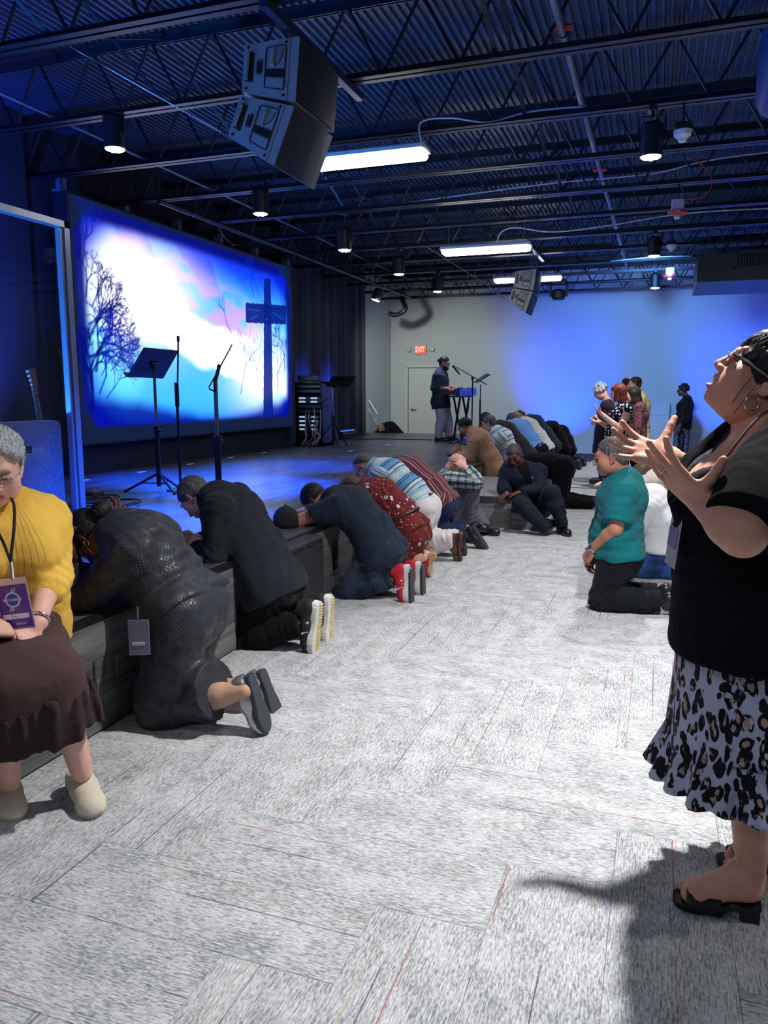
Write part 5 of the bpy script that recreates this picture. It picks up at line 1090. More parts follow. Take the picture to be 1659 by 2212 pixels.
def shoe(root, heel, toe, up, L_, m_up, m_sole, width=.095, sole=.026, low=True, hh=.075, heel_h=0.0, stripes=None, label=None, open_top=False, toe_h=.036, ridges=False, lace=None):
    """heel, toe: rear and front ends of the sole; up: from the sole into the foot"""
    heel = np.asarray(heel, float); toe = np.asarray(toe, float); D = nv(toe-heel); up = nv(np.asarray(up, float)-D*np.dot(up, D)); W_ = np.cross(D, up); ln = np.linalg.norm(toe-heel)
    prof = [(-.0, .30), (.03, .55), (.10, .68), (.22, .70), (.38, .66), (.52, .76), (.66, .95), (.76, 1.0), (.86, .92), (.94, .68), (.985, .38), (1.0, .12)]
    ring = [(t, w) for t, w in prof]+[(t, -w) for t, w in prof[::-1]]
    def pt(t, w, z): return heel+D*ln*t+W_*w*width/2+up*z
    levels = [(.93, 0), (1.0, .004), (1.02, sole*.6), (.98, sole)]; V = []; n = len(ring)
    for (sc, z) in levels: V += [pt(.5+(t-.5)*(.985+.015*sc), w*sc, z+heel_h*0) for t, w in ring]
    Fc = [(i*n+k, i*n+(k+1) % n, (i+1)*n+(k+1) % n, (i+1)*n+k) for i in range(len(levels)-1) for k in range(n)]+[tuple(range(n))[::-1], tuple(range((len(levels)-1)*n, len(levels)*n))]
    base = pt(.5, 0, 0); mb = MB(); mb.add(V, Fc)
    if ridges:
        for k in range(16): t = .06+.055*k; w = np.interp(t, [p[0] for p in prof], [p[1] for p in prof])*.8; mb.box(pt(t, 0, -.002), (ln*.03, width*w, .006), ax=(D, W_, up))
    if heel_h: mb.prism([pt(.01, -.5, 0), pt(.24, -.62, 0), pt(.24, .62, 0), pt(.01, .5, 0)], -up*heel_h)
    # upper
    pl = ((-up, -np.dot(up, heel)-sole*.8),)
    a = [RC(pt(.13, 0, sole+.022), pt(.45, 0, sole+.028), .036*width/.095, .038*width/.095, .03, planes=pl), RC(pt(.45, 0, sole+.024), pt(.78, 0, sole+.010), .040*width/.095, .040*width/.095, .03, W_, 1.12, planes=pl), RC(pt(.78, 0, sole+.008), pt(.90, 0, sole+.004), .038*width/.095, toe_h*width/.095, .02, W_, 1.05, planes=pl)]
    if not open_top: a += [RC(pt(.15, 0, sole+.02), pt(.17, 0, sole+hh), .037*width/.095, .037*width/.095, .03, clip='b', planes=pl), RC(pt(.3, 0, sole+.035), pt(.2, 0, sole+hh), .033, .034, .03, clip='b', planes=pl)]
    o = mb.build('sole', m_sole, root, label=label[1] if label and len(label) > 1 else None)
    Vv, Q = mesh_sdf(a, .0055 if root.get('fine') else .008); up_o = smooth_obj('shoe', Vv, Q, m_up, root)
    if label: up_o['label'] = label[0]
    if stripes:
        for k in range(3):
            for sg in (-1, 1):
                t = .42+.085*k; w = MB(); w.tube([pt(t-.05, sg*.80, sole+.004), pt(t-.01, sg*.86, sole+.028), pt(t+.05, sg*.66, sole+.054)], .0075, 6); w.build('side_stripe', stripes, root)
    if lace: 
        lm = MB(); q = pt(.5, 0, sole+.07); lm.tube(smoothcurve([q, q+up*.01+W_*.03, q+W_*.05-up*.03, q+W_*.06+D*.03-up*.05], 4), .003, 5); lm.tube(smoothcurve([q, q+up*.01-W_*.02, q-W_*.03-D*.02-up*.05], 4), .003, 5); lm.build('lace', lace, root)
    return o
def loft(name, rings, m, parent, thick=.004, puv=True, closed_ends=False, label=None):
    """rings: list of (n,3) arrays"""
    R = np.array(rings); m_, n, _ = R.shape; ctr = R.mean(1, keepdims=True); inn = R+(ctr-R)/(np.linalg.norm(ctr-R, axis=2, keepdims=True)+1e-9)*thick
    V = np.concatenate([R.reshape(-1, 3), inn.reshape(-1, 3)]); k = m_*n; F_ = []
    for i in range(m_-1):
        for j in range(n):
            a, b, c, d = i*n+j, i*n+(j+1) % n, (i+1)*n+(j+1) % n, (i+1)*n+j; F_.append((a, b, c, d)); F_.append((k+d, k+c, k+b, k+a))
    for j in range(n): F_.append((j, k+j, k+(j+1) % n, (j+1) % n)); e = (m_-1)*n; F_.append((e+j, e+(j+1) % n, k+e+(j+1) % n, k+e+j))
    u_ = np.cumsum(np.linalg.norm(np.diff(R, axis=1, append=R[:, :1]), axis=2), 1).max(0); u_ = np.tile(u_, (m_, 1)); v_ = np.concatenate([[0], np.cumsum(np.linalg.norm(np.diff(R, axis=0), axis=2).mean(1))])[:, None]+np.zeros((1, n))
    pu = np.stack([u_.ravel(), v_.ravel(), 0*u_.ravel()], 1)
    return smooth_obj(name, V, np.array(F_), m, parent, puv=np.concatenate([pu, pu]), label=label)
# ------------------------------------------------------------------ a whole figure
SK_LIGHT, SK_MID, SK_TAN, SK_DARK = srgb(226, 176, 160), srgb(206, 154, 134), srgb(176, 122, 100), srgb(92, 58, 48)
def torso_prims(J, o):
    sc, fat = o.get('sc', 1.0), o.get('fat', 1.0); L = J['L']; P_, Wt, Ch, Nk = J['pelvis'], J['waist'], J['chest'], J['neck']; fr = J['front']; wd = o.get('wide', 1.0)
    l1 = np.linalg.norm(Wt-P_); l2 = np.linalg.norm(Ch-Wt)
    a = [RC(P_, Wt, .122*sc*fat**.7, .108*sc*fat, .04, L, 1.40*wd, uv=fr, v0=0), RC(Wt, Ch, .108*sc*fat, .122*sc*fat**.5, .04, L, 1.42*wd, uv=fr, v0=l1), RC(Ch, Ch+(Nk-Ch)*.8, .120*sc*fat**.5, .078*sc, .04, L, 1.42, uv=fr, v0=l1+l2)]
    up = nv(Ch-Wt)
    for s_ in ('N', 'F'): a.append(RC(Ch+(Nk-Ch)*.55, J['sh'+s_], .080*sc, .064*sc, .035, uv=fr, v0=l1+l2))
    if o.get('belly'): a.append(EL(Wt*.55+P_*.45+fr*.05*sc, np.stack([nv(np.cross(up, fr)), fr, up]), np.array([.15, .115, .15])*sc*o['belly'], .06))
    if o.get('bust'):
        for s_ in (-1, 1): a.append(EL(Ch-up*.045*sc+fr*.085*sc+L*s_*.075*sc, np.eye(3), np.array([.07, .07, .07])*sc*o['bust'], .03))
    bk = -J['front_p']
    for s_ in ('N', 'F'): a.append(RC(J['hip'+s_]+bk*.035*sc, J['hip'+s_]+bk*.03*sc+(J['kn'+s_]-J['hip'+s_])*.12, .112*sc*o.get('hips', 1), .1*sc*o.get('hips', 1), .05))
    return a
def arm_prims(J, s_, o, t0=0, t1=2.0, clip=False):
    sc = o.get('sc', 1.0)*o.get('arm', 1.0); sh, el, wr = J['sh'+s_], J['el'+s_], J['wr'+s_]; a = []; fr = J['front']; lu = np.linalg.norm(el-sh); lf = np.linalg.norm(wr-el)
    r = [.058, .045, .044, .029]
    e1 = min(t1, 1.0); b1 = sh+(el-sh)*e1; a.append(RC(sh, b1, r[0]*sc, (r[0]+(r[1]-r[0])*e1)*sc, .025, uv=fr, v0=0, clip='b' if clip and t1 <= 1 else ''))
    if t1 > 1:
        e2 = t1-1; b2 = el+(wr-el)*e2; md = el+(wr-el)*min(.3, e2); a.append(RC(el, md, r[1]*1.0*sc, r[2]*sc, .02, uv=fr, v0=lu)); 
        if e2 > .3: a.append(RC(md, b2, r[2]*sc, (r[2]+(r[3]-r[2])*(e2-.3)/.7)*sc, .02, uv=fr, v0=lu+lf*.3, clip='b' if clip else ''))
    return a
def leg_prims(J, s_, o, t1=2.0, clip=False):
    sc = o.get('sc', 1.0)*o.get('leg', 1.0); hp, kn, an = J['hip'+s_], J['kn'+s_], J['an'+s_]; fr = J['front_p']; lu = np.linalg.norm(kn-hp)
    a = [RC(hp, kn, .092*sc, .060*sc, .03, uv=fr, v0=0)]
    if t1 > 1:
        e = t1-1; b = kn+(an-kn)*e; md = kn+(an-kn)*min(.32, e); bend = nv((hp-kn)/np.linalg.norm(hp-kn)+(an-kn)/np.linalg.norm(an-kn)+1e-6*J['L']); cf = bend*.008*sc
        a.append(RC(kn, md+cf, .058*sc, .060*sc, .03, uv=fr, v0=lu)); 
        if e > .32: a.append(RC(md+cf, b, .060*sc, (.060-.022*(e-.32)/.68)*sc, .03, uv=fr, v0=lu+.1, clip='b' if clip else ''))
    return a
def finish_joints(J):
    J = {k: (np.asarray(v, float) if not isinstance(v, (tuple,)) or len(v) == 3 else v) for k, v in J.items()}
    L = J['L'] = nv(J['L']); up = nv(J['neck']-J['pelvis'])
    if 'waist' not in J: J['waist'] = J['pelvis']*.55+J['chest']*.45
    fr = np.cross(L, nv(J['chest']-J['waist'])); fp = np.cross(L, nv(J['waist']-J['pelvis'])); f0 = J.get('fwd')
    if f0 is not None:
        if np.dot(fr, f0) < 0: fr = -fr
        if np.dot(fp, f0) < 0: fp = -fp
    J['front'] = nv(fr); J['front_p'] = nv(fp)
    sw, hw = J.get('sw', np.array(.175)), J.get('hw', np.array(.095))
    upc = nv(J['neck']-J['chest'])
    for s_, sg in (('N', 1), ('F', -1)):
        J.setdefault('sh'+s_, J['chest']+(J['neck']-J['chest'])*.62+L*sg*float(sw)); J.setdefault('hip'+s_, J['pelvis']+L*sg*float(hw))
    for s_, sg in (('N', 1), ('F', -1)):
        for k in ('el', 'wr', 'kn', 'an'):
            if k+s_ not in J:
                ot = 'F' if s_ == 'N' else 'N'; w = {'el': .25, 'wr': .2, 'kn': .12, 'an': .12}[k]; J[k+s_] = J[k+ot]-L*(-sg)*2*w if False else J[k+ot]+L*sg*2*w
    return J
def person(label, J, o, hands=None, garments=(), hair=None, name='person', group=None, head_o=None, hcol=None):
    """J joints, o options; garments: dicts; hands: {'N':(D,N,T,kw),...}"""
    J = finish_joints(J); h = o.get('h', .011); skin = o.get('skin', SK_MID); sc = o.get('sc', 1.0)
    fr = head_frame(J['head'], J['hf'], J['hu'], o.get('hs', 1.0))
    core = torso_prims(J, o); core = [p.grow(-o.get('shrink', .012)) for p in core]
    neck_top = HP(fr, (0, -.02, -.06)); nk = [RC(J['neck']-nv(J['neck']-J['chest'])*.03, neck_top, .062*sc*o.get('neckw', 1), .056*sc*o.get('neckw', 1), .03)]
    arms = arm_prims(J, 'N', o)+arm_prims(J, 'F', o); legs = leg_prims(J, 'N', o)+leg_prims(J, 'F', o)
    cov = o.get('cover', 'N1F1'); arms = [p if True else p for p in arms]; legs = [p.grow(-.006) for p in legs] if not o.get('bare_legs') else legs
    hd_low = [EL(HP(fr, (0, 0, 0)), fr[1], np.array([.066, .085, .10])*fr[2], .02)]
    V, Q = mesh_sdf(core+nk+arms+legs+hd_low, h); Vs, Qs, Cs = [V], [Q], [np.tile(skin, (len(V), 1))]; n0 = len(V)
    hp = head_prims(fr, **(head_o or {})); nkp = RC(J['neck'], neck_top, .060*sc*o.get('neckw', 1), .0565*sc*o.get('neckw', 1), .03); hp2 = hp[:9]+[nkp]+hp[9:]
    Vh, Qh = mesh_sdf(hp2, o.get('hh', h*.55)); Vs.append(Vh); Qs.append(Qh+n0); n0 += len(Vh); Cs.append(head_color(Vh, fr, skin, **(hcol or {})))
    tips_all = []
    for s_, hd in (hands or {}).items():
        if hd is None: continue
        D, Nn, T = hd[:3]; kw = hd[3] if len(hd) > 3 else {}; pr, tips = hand_prims(J['wr'+s_], D, Nn, T, sc=sc*o.get('hand', 1.0), **kw)
        lf = J['el'+s_]-J['wr'+s_]; pr.append(RC(J['wr'+s_], J['wr'+s_]+nv(lf)*.06, .0275*sc*o.get('arm', 1), .033*sc*o.get('arm', 1), .02)); Vv, Qv = mesh_sdf(pr, o.get('hd', min(.006, h*.5))); cc = np.tile(skin, (len(Vv), 1))
        for (t, v) in tips: dn = np.linalg.norm(Vv-t, axis=1); cc = cc*(1-(sstep(.014, .004, dn)*.35)[:, None])+np.array(skin)*np.array([1.1, .8, .78])*(sstep(.014, .004, dn)*.35)[:, None]
        Vs.append(Vv); Qs.append(Qv+n0); n0 += len(Vv); Cs.append(cc); tips_all.append((s_, tips))
    lo = np.min([v.min(0) for v in Vs], 0); org = np.array([J['pelvis'][0], J['pelvis'][1], o.get('ground', lo[2])])
    body = smooth_obj(name, np.concatenate(Vs), np.concatenate(Qs), SKIN, None, org, col=np.concatenate(Cs)); tag(body, label, 'person', group)
    if h <= .0085: body['fine'] = 1
    for g in (garments(J) if callable(garments) else garments): make_garment(body, J, o, g, h, fr)
    if hair: make_hair(body, fr, hair, o.get('hairh', max(h*.6, .0045)))
    return body, J, fr
def make_garment(body, J, o, g, h, fr):
    kind = g['kind']; ease = g.get('ease', .012); seed = g.get('seed', abs(hash(body['label'])) % 1000 if False else (sum(map(ord, body['label']))*7) % 997); A = g.get('fold', .006); pr = []; cre = []
    up = nv(J['waist']-J['pelvis'])
    if kind in ('top', 'dress'):
        T = torso_prims(J, o); hem = g.get('hem', .0); pz = J['pelvis']+up*hem     # hem plane: above(+)/below(-) the pelvis along the trunk
        pl = ((-up, -np.dot(up, pz)),) if hem is not None else ()
        nk = J['neck']; un = nv(J['neck']-J['chest']); cut = g.get('neck', .035)
        for i, p in enumerate(T):
            q = p.grow(ease); q.planes = pl; q.uv = J['front']; pr.append(q)
        if hem is not None and hem < -.0:
            q = RC(J['pelvis']-up*abs(hem)*1.3, J['waist'], .128*o.get('sc', 1)*o.get('fat', 1)**.7+ease*1.6, .11*o.get('sc', 1)*o.get('fat', 1)+ease, .03, J['L'], 1.42*o.get('wide', 1), planes=pl, uv=J['front'], v0=-abs(hem)*1.3); pr.append(q)
        if not g.get('nocollar'): pr.append(RC(J['chest'], nk+un*.02, .085*o.get('sc', 1)+ease, .060*o.get('sc', 1)*o.get('neckw', 1)+ease, .03, clip='b', uv=J['front'], v0=.4))
        for s_ in ('N', 'F'):
            sl = g.get('sleeve'+s_, g.get('sleeve', 1.92))
            if sl > 0: pr += [p.grow(ease+g.get('sl_ease', 0)) for p in arm_prims(J, s_, o, 0, sl, True)]
            if sl > 1: cre.append((J['el'+s_], nv(J['wr'+s_]-J['sh'+s_]), .07, .035, .006))
        cre += [(J['waist'], nv(J['chest']-J['pelvis']), .13, .06, g.get('wfold', .006)), (J['shN'], nv(J['chest']-J['elN']), .08, .05, .004)]
    if kind in ('trousers', 'skirt'):
        T = torso_prims(J, o); wz = J['pelvis']+up*g.get('waist', .10); pl = ((up, np.dot(up, wz)),)
        q = T[0].grow(ease); q.planes = pl; q.uv = J['front_p']; pr.append(q)
        for p in T[-2:]: q = p.grow(ease); q.planes = pl; pr.append(q)
        if kind == 'trousers':
            for s_ in ('N', 'F'):
                pr += [p.grow(ease+g.get('leg_ease', .006)) for p in leg_prims(J, s_, o, g.get('leg', 2.02), True)]
                an = nv(J['an'+s_]-J['hip'+s_]); cre += [(J['kn'+s_], an, .09, .045, .008), (J['an'+s_]*.8+J['kn'+s_]*.2, nv(J['an'+s_]-J['kn'+s_]), .08, .04, .006), (J['hip'+s_]*.7+J['kn'+s_]*.3, an, .10, .06, .005)]
        else: pr += g['prims']
    if kind == 'custom': pr = g['prims']; cre = g.get('creases', [])
    for p in g.get('extra', ()): pr.append(p)
    for p in g.get('cut', ()): p.op = 's'; pr.append(p)
    fo = folds(seed, A, g.get('lam', .10), cre if g.get('crease', True) else ())
    V, Q = mesh_sdf(pr, g.get('h', h), fo, A+.008); ob = smooth_obj(g.get('name', kind), V, Q, g['mat'], body, puv=pattern_uv(V, pr))
    if g.get('label'): ob['label'] = g['label']
    return ob
def make_hair(body, fr, hs, h):
    c, A, s = fr; P = lambda *p: HP(fr, p); st = hs['style']; m = hs['mat']; pr = []; f_, u_ = A[1], A[2]
    def pl(n, d): n = np.array(n, float); w = n@A; w_l = np.linalg.norm(w); return (w/w_l, (np.dot(w, c)+d*s)/w_l)
    cap = lambda g=0.0, off=.014, n=(0, .75, -.66): EL(P(0, -.017, .036), A, (np.array([.080, .100, .089])+g)*s, .008*s, planes=(pl(n, off),))
    th = hs.get('thick', 0.0)
    if st in ('short', 'bob', 'long', 'bun', 'curly', 'crop'): pr.append(cap(th if st != 'crop' else -.001, hs.get('line', .014)))
    if st == 'short': pr.append(EL(P(0, -.055, -.02), A, np.array([.062, .045, .06])*s, .02*s, planes=(pl((0, .6, -.8), .012),)))
    if st == 'curly':
        r = np.random.RandomState(hs.get('seed', 1))
        for k in range(hs.get('n', 60)):
            a, e = r.uniform(0, 2*math.pi), r.uniform(-.5, 1.4); q = np.array([.082*math.cos(e)*math.cos(a), -.02+.10*math.cos(e)*math.sin(a), .036+.086*math.sin(e)])
            if .75*q[1]-.66*q[2] > hs.get('line', .014): continue
            pr.append(EL(P(*q), A, np.array([1, 1, 1])*r.uniform(.016, .028)*s*hs.get('curl', 1), .012*s))
    if st == 'bob':
        for sx in (-1, 1): pr += [RC(P(sx*.062, -.01, .05), P(sx*.078, .012, -.10*hs.get('len', 1)), .034*s, .030*s, .03*s, L=f_, s_=1.7, clip='b'), RC(P(sx*.04, -.06, .0), P(sx*.05, -.065, -.11*hs.get('len', 1)), .05*s, .045*s, .03*s, clip='b')]
        pr += [RC(P(0, -.07, .02), P(0, -.08, -.115*hs.get('len', 1)), .055*s, .045*s, .03*s, clip='b'), RC(P(-.05, .072, .075), P(.045, .078, .062), .018*s, .016*s, .015*s), RC(P(-.02, .085, .06), P(.03, .09, .04), .010*s, .008*s, .012*s)]
    if st == 'long':
        for sx in (-1, 1): pr += [RC(P(sx*.06, -.02, .03), P(sx*.075, -.03, -.13), .032*s, .03*s, .03*s, L=f_, s_=1.5)]
        e = hs.get('end', np.array([0, 0, -1.0])); q = P(0, -.08, -.10); pr += [RC(P(0, -.07, .03), q, .06*s, .06*s, .03*s), RC(q, q+np.asarray(e)*hs.get('len', .28), .06*s, .038*s, .03*s, L=A[0], s_=1.5)]
    if st == 'bun': q = hs.get('bun', (0, -.13, .05)); pr += [EL(P(*q), A, np.array([.042, .042, .038])*s*hs.get('bs', 1), .01*s), RC(P(*(np.array(q)*.8)), P(*q), .03*s, .03*s, .01*s)]
    pr += [p for p in hs.get('extra', ())]
    r = np.random.RandomState(5); kx = A[0]*2*math.pi/.013; ky = A[1]*2*math.pi/.05; kz = A[2]*2*math.pi/.06
    amp = hs.get('amp', .0022); fo = lambda p: amp*np.sin(dot3(p, kx)+2.0*np.sin(dot3(p, ky))+1.5*np.sin(dot3(p, kz)))
    V, Q = mesh_sdf(pr, h, fo, amp); q = (V-c)@A.T
    ob = smooth_obj('hair', V, Q, m, body, puv=q)
    if hs.get('label'): ob['label'] = hs['label']
    return ob
def glasses(body, fr, m_fr, m_lens=None, rim=.0018, temple=True, tm=None):
    P = lambda *p: HP(fr, p); s = fr[2]; g = MB()
    for sx in (-1, 1):
        pts = [P(sx*.033+.022*math.cos(a), .101-.10*abs(.022*math.cos(a)*sx+.0), .003+.0165*math.sin(a)) for a in np.linspace(0, 2*math.pi, 17)[:-1]]; g.tube(pts, rim*s, 6, closed=True)
    g.tube([P(-.011, .104, .006), P(0, .110, .009), P(.011, .104, .006)], rim*s, 6); o = g.build('glasses', m_fr, body, smooth=True)
    for sx in (-1, 1): t = MB(); t.tube([P(sx*.055, .098, .008), P(sx*.076, .055, .008), P(sx*.085, .0, .008), P(sx*.083, -.02, .0)], rim*1.5*s, 6); t.build('temple', tm or m_fr, o)
    if m_lens is not None:
        for sx in (-1, 1): l = MB(); pts = [P(sx*.033+.0205*math.cos(a), .1005-.10*abs(.0205*math.cos(a)*sx), .003+.015*math.sin(a)) for a in np.linspace(0, 2*math.pi, 17)[:-1]]; l.prism(pts, fr[1][1]*-.0012); l.build('lens', m_lens, o)
    return o
# ================================================================== the people
DEFY = {'shN': -.17, 'elN': -.22, 'wrN': -.16, 'knN': -.11, 'anN': -.10, 'shF': .17, 'elF': .22, 'wrF': .16, 'knF': .11, 'anF': .10, 'hipN': -.095, 'hipF': .095}
NAMES = {'pel': 'pelvis', 'wst': 'waist', 'ch': 'chest', 'nk': 'neck', 'hd': 'head'}
def joints(Yc, L=(0, -1, 0), fwd=(-1, 0, 0), th=60, hf=None, hu=None, sw=None, hw=None, **k):
    J = {'L': np.array(L, float), 'fwd': np.array(fwd, float)}; Ld = nv(L)
    for key, v in k.items():
        if len(v) == 3 and isinstance(v, list): J[NAMES.get(key, key)] = np.array(v, float); continue
        dY = v[2] if len(v) > 2 else DEFY.get(key, 0.0); J[NAMES.get(key, key)] = aty(v[0], v[1], Yc+dY)
    f = nv(np.array([fwd[0], fwd[1], 0])); t = math.radians(th)
    J['hf'] = np.array(hf, float) if hf is not None else f*math.cos(t)+np.array([0, 0, -math.sin(t)])
    J['hu'] = np.array(hu, float) if hu is not None else f*math.sin(t)+np.array([0, 0, math.cos(t)])
    if sw: J['sw'] = np.array(sw)
    if hw: J['hw'] = np.array(hw)
    return J
def off(p, *d): return np.asarray(p, float)+np.array(d, float)
FLAT = lambda s=1: ((-1, 0, -.05), (0, 0, -1), (0, s*.9, .2), dict(curl=.15))
LEATHER = mat('black_leather', srgb(20, 20, 24), .35, bump=.1); SOLEK = mat('dark_sole', srgb(52, 56, 64), .6, bump=.25, bscale=90); BROWNL = mat('brown_leather', srgb(104, 50, 32), .22, bump=.08, coat=.5); WSOLE = mat('white_sole', srgb(222, 222, 216), .5, bump=.25, bscale=60); GUM = mat('gum_ridges', srgb(206, 186, 128), .6)
REDSH = mat('red_mesh', srgb(178, 24, 40), .7, bump=.3, bscale=500); WSTR = mat('white_stripe', srgb(232, 232, 236), .5); SILV = mat('silver_leather', srgb(180, 176, 186), .28, .75)
GOLD = mat('gold', (.85, .6, .3), .25, 1.0); SILVER = mat('silver', (.85, .85, .88), .2, 1.0); LENSG = mat('lens_clear', (.9, .95, 1), .03, trans=1.0)
DENIM = lambda nm, c: cloth(nm, c, .9, lambda H, b: H['mixc'](H['ramp'](H['noise'](9, 4), [(.4, (0, 0, 0)), (.62, (1, 1, 1))]), tuple(x*.7 for x in b), tuple(min(1, x*1.5+.01) for x in b)), weave=700, bump=.2)
BLACKC = cloth('cloth_black', srgb(17, 18, 22), .9, bump=.2); NAVYC = cloth('cloth_navy', srgb(26, 36, 56), .85)
# ---- woman in yellow seated on the stage edge
def p_yellow():
    L = (.65, .76, 0); fw = (.74, -.67, 0)
    J = joints(2.1, L, fw, pel=(16, 1335, .06), wst=(18, 1255, .02), ch=(12, 1150, -.01), nk=(-2, 1088, 0), hd=(-10, 1010, -.07), shN=(98, 1120, .13), elN=(109, 1246, .06), wrN=(80, 1346, -.14), shF=(-100, 1140, -.22), elF=(-95, 1270, -.35), wrF=(-34, 1352, -.34), hipN=(60, 1345, .14), hipF=(-20, 1345, -.04), knN=(116, 1452, -.20), anN=(177, 1668, -.11), knF=(-8, 1470, -.36), anF=(20, 1690, -.23), hf=(.66, -.66, -.40), hu=(.25, -.25, .93))
    YEL = cloth('cloth_yellow', srgb(236, 190, 84), .85, lambda H, b: H['mixc'](H['mth']('MULTIPLY', H['band'](H['u'], .018, 0, .18), H['mth']('MULTIPLY', H['mth']('LESS_THAN', H['w'], 2.5), H['mth']('MULTIPLY', H['mth']('GREATER_THAN', H['u'], .015), H['mth']('LESS_THAN', H['u'], .105)))), b, tuple(x*.62 for x in b)), weave=300, bump=.15)
    BRN = cloth('cloth_brown', srgb(74, 54, 54), .92, var=.14)
    hN = (nv(J['wrF']-J['wrN'])*.75+np.array([0, -.1, -.45]), (-.55, .2, -.5), (.2, -.5, .6), dict(curl=.75, spread=.03)); hF = (nv(J['wrN']-J['wrF'])+np.array([0, 0, -.12]), (-.1, .75, -.55), (.15, .5, .7), dict(curl=.6, spread=.03, thumb=(.35, .9, .2)))
    sk = []; kp = {}
    mid = (J['knN']+J['knF'])/2
    for s_ in ('N', 'F'): sk += [RC(J['hip'+s_], J['kn'+s_], .105, .078, .05, uv=np.array([0, 0, 1.]))]
    low = lambda s_, t, e=0: J['kn'+s_]+(J['an'+s_]-J['kn'+s_])*t
    sk += [RC(J['pelvis'], J['waist'], .14, .13, .06, J['L'], 1.4, planes=((np.array([0, 0, 1.]), J['pelvis'][2]+.09),)), RC(mid+(J['pelvis']-mid)*.5, mid, .085, .07, .06, J['L'], 1.4), RC(low('N', 0), low('N', .26), .080, .092, .05, clip='b'), RC(low('F', 0), low('F', .26), .08, .092, .05, clip='b'), RC(mid, mid+(low('N', .26)+low('F', .26)-J['knN']-J['knF'])/2, .078, .095, .07, J['L'], 1.3, clip='b')]
    fl = [RC(low('N', .20), low('N', .48), .098, .116, .05, clip='ab'), RC(low('F', .20), low('F', .48), .098, .116, .05, clip='ab'), RC((low('N', .20)+low('F', .20))/2, (low('N', .48)+low('F', .48))/2, .09, .115, .08, J['L'], 1.25, clip='ab')]
    H_ = dict(style='curly', mat=H_GREY, seed=4, n=150, line=-.012, curl=.8, thick=.010, extra=[], amp=.003)
    b, J, fr = person('seated woman in a yellow blouse and tiered brown skirt at the left edge', J, dict(h=.0075, hh=.0042, hd=.004, sc=.98, fat=1.12, bust=1.25, skin=SK_LIGHT, chub=.0, leg=.95, bare_legs=True, neckw=.95, hand=1.02), hands={'N': hN, 'F': hF},
        garments=[dict(kind='top', name='blouse', mat=YEL, hem=-.10, sleeve=1.22, ease=.018, sl_ease=.012, fold=.008, lam=.14, cut=[RC(aty(-6, 1085, 1.98), aty(8, 1165, 1.93), .045, .012, .02)]),
                  dict(kind='custom', name='skirt', mat=BRN, prims=sk, fold=.009, lam=.13), dict(kind='custom', name='skirt_flounce', mat=cloth('cloth_brown_dark', srgb(50, 38, 42), .92, var=.14), prims=fl, fold=.014, lam=.075)], hair=H_, head_o=dict(chub=.012), hcol=dict(brow=srgb(190, 150, 136), lip=srgb(170, 100, 100)))
    glasses(b, fr, mat('thin_frame', (.75, .6, .55), .3, .8), LENSG)
    CAN = mat('canvas_cream', srgb(214, 204, 186), .95, bump=.5, bscale=260, stretch=(1, 1, 1)); RUB = mat('cream_rubber', srgb(196, 186, 168), .7)
    for (h, t, s_) in ((atz(160, 1690), atz(208, 1768), 'N'), (atz(4, 1700), atz(33, 1776), 'F')):
        d = nv(t-h); shoe(b, t-d*.255, t, (0, 0, 1), None, CAN, RUB, width=.098, sole=.018, hh=.055)
        body_foot = None
    # lanyard with a purple badge
    cord = mat('lanyard_black', srgb(16, 16, 22), .7); q1 = aty(27, 1080, 2.03); q2 = aty(25, 1190, 1.90); q3 = aty(24, 1215, 1.89); q0 = aty(-25, 1110, 1.95)
    MB().tube(smoothcurve([off(J['neck'], -.05, .05, .06), q1, aty(31, 1130, 1.93), q2, q3], 5), .005, 6).build('lanyard', cord, b, smooth=True); MB().tube(smoothcurve([off(J['neck'], -.07, .0, .05), q0, aty(4, 1165, 1.90), q3], 5), .005, 6).build('lanyard', cord, b, smooth=True)
    MB().tube([q3, aty(28, 1252, 1.875)], .006, 8).build('badge_clip', METAL, b)
    c = [aty(0, 1268, 1.86), aty(58, 1261, 1.885), aty(64, 1350, 1.885), aty(4, 1360, 1.86)]; X = nv(c[1]-c[0]); Yv = nv((c[0]-c[3])-X*np.dot(c[0]-c[3], X)); Z = np.cross(X, Yv); w, hgt = np.linalg.norm(c[1]-c[0])*1.12, np.linalg.norm(c[0]-c[3]); ctr = sum(c)/4
    bd = MB().box(ctr, (w, hgt, .003), ax=(X, Yv, Z)).build('badge', mat('badge_purple', srgb(92, 52, 150), .35), b); MB().box(ctr+Yv*.008-Z*.0022, (w*1.08, hgt*1.2, .001), ax=(X, Yv, Z)).build('badge_sleeve', mat('clear_sleeve', srgb(214, 196, 200), .2), bd)
    pc = ctr+Yv*hgt*.16+Z*.002; MB().lathe(pc, Z, [(.026, 0), (.026, .0012)], 28).build('emblem_ring', mat('badge_lilac', srgb(190, 196, 236), .4), bd); MB().lathe(pc+Z*.001, Z, [(.0195, 0), (.0195, .0012)], 28).build('emblem_disc', mat('badge_blue', srgb(44, 70, 160), .4), bd)
    for sg in (-1, 1):
        sb = MB()
        for k in (-.004, .004): sb.box(pc+Yv*sg*.031+X*(sg*.008+k)+Z*.001, (.004, .014, .001), ax=(nv(X-Yv*.5), nv(Yv+X*.5), Z))
        sb.build('emblem_bars', mat('badge_lilac', srgb(190, 196, 236), .4), bd)
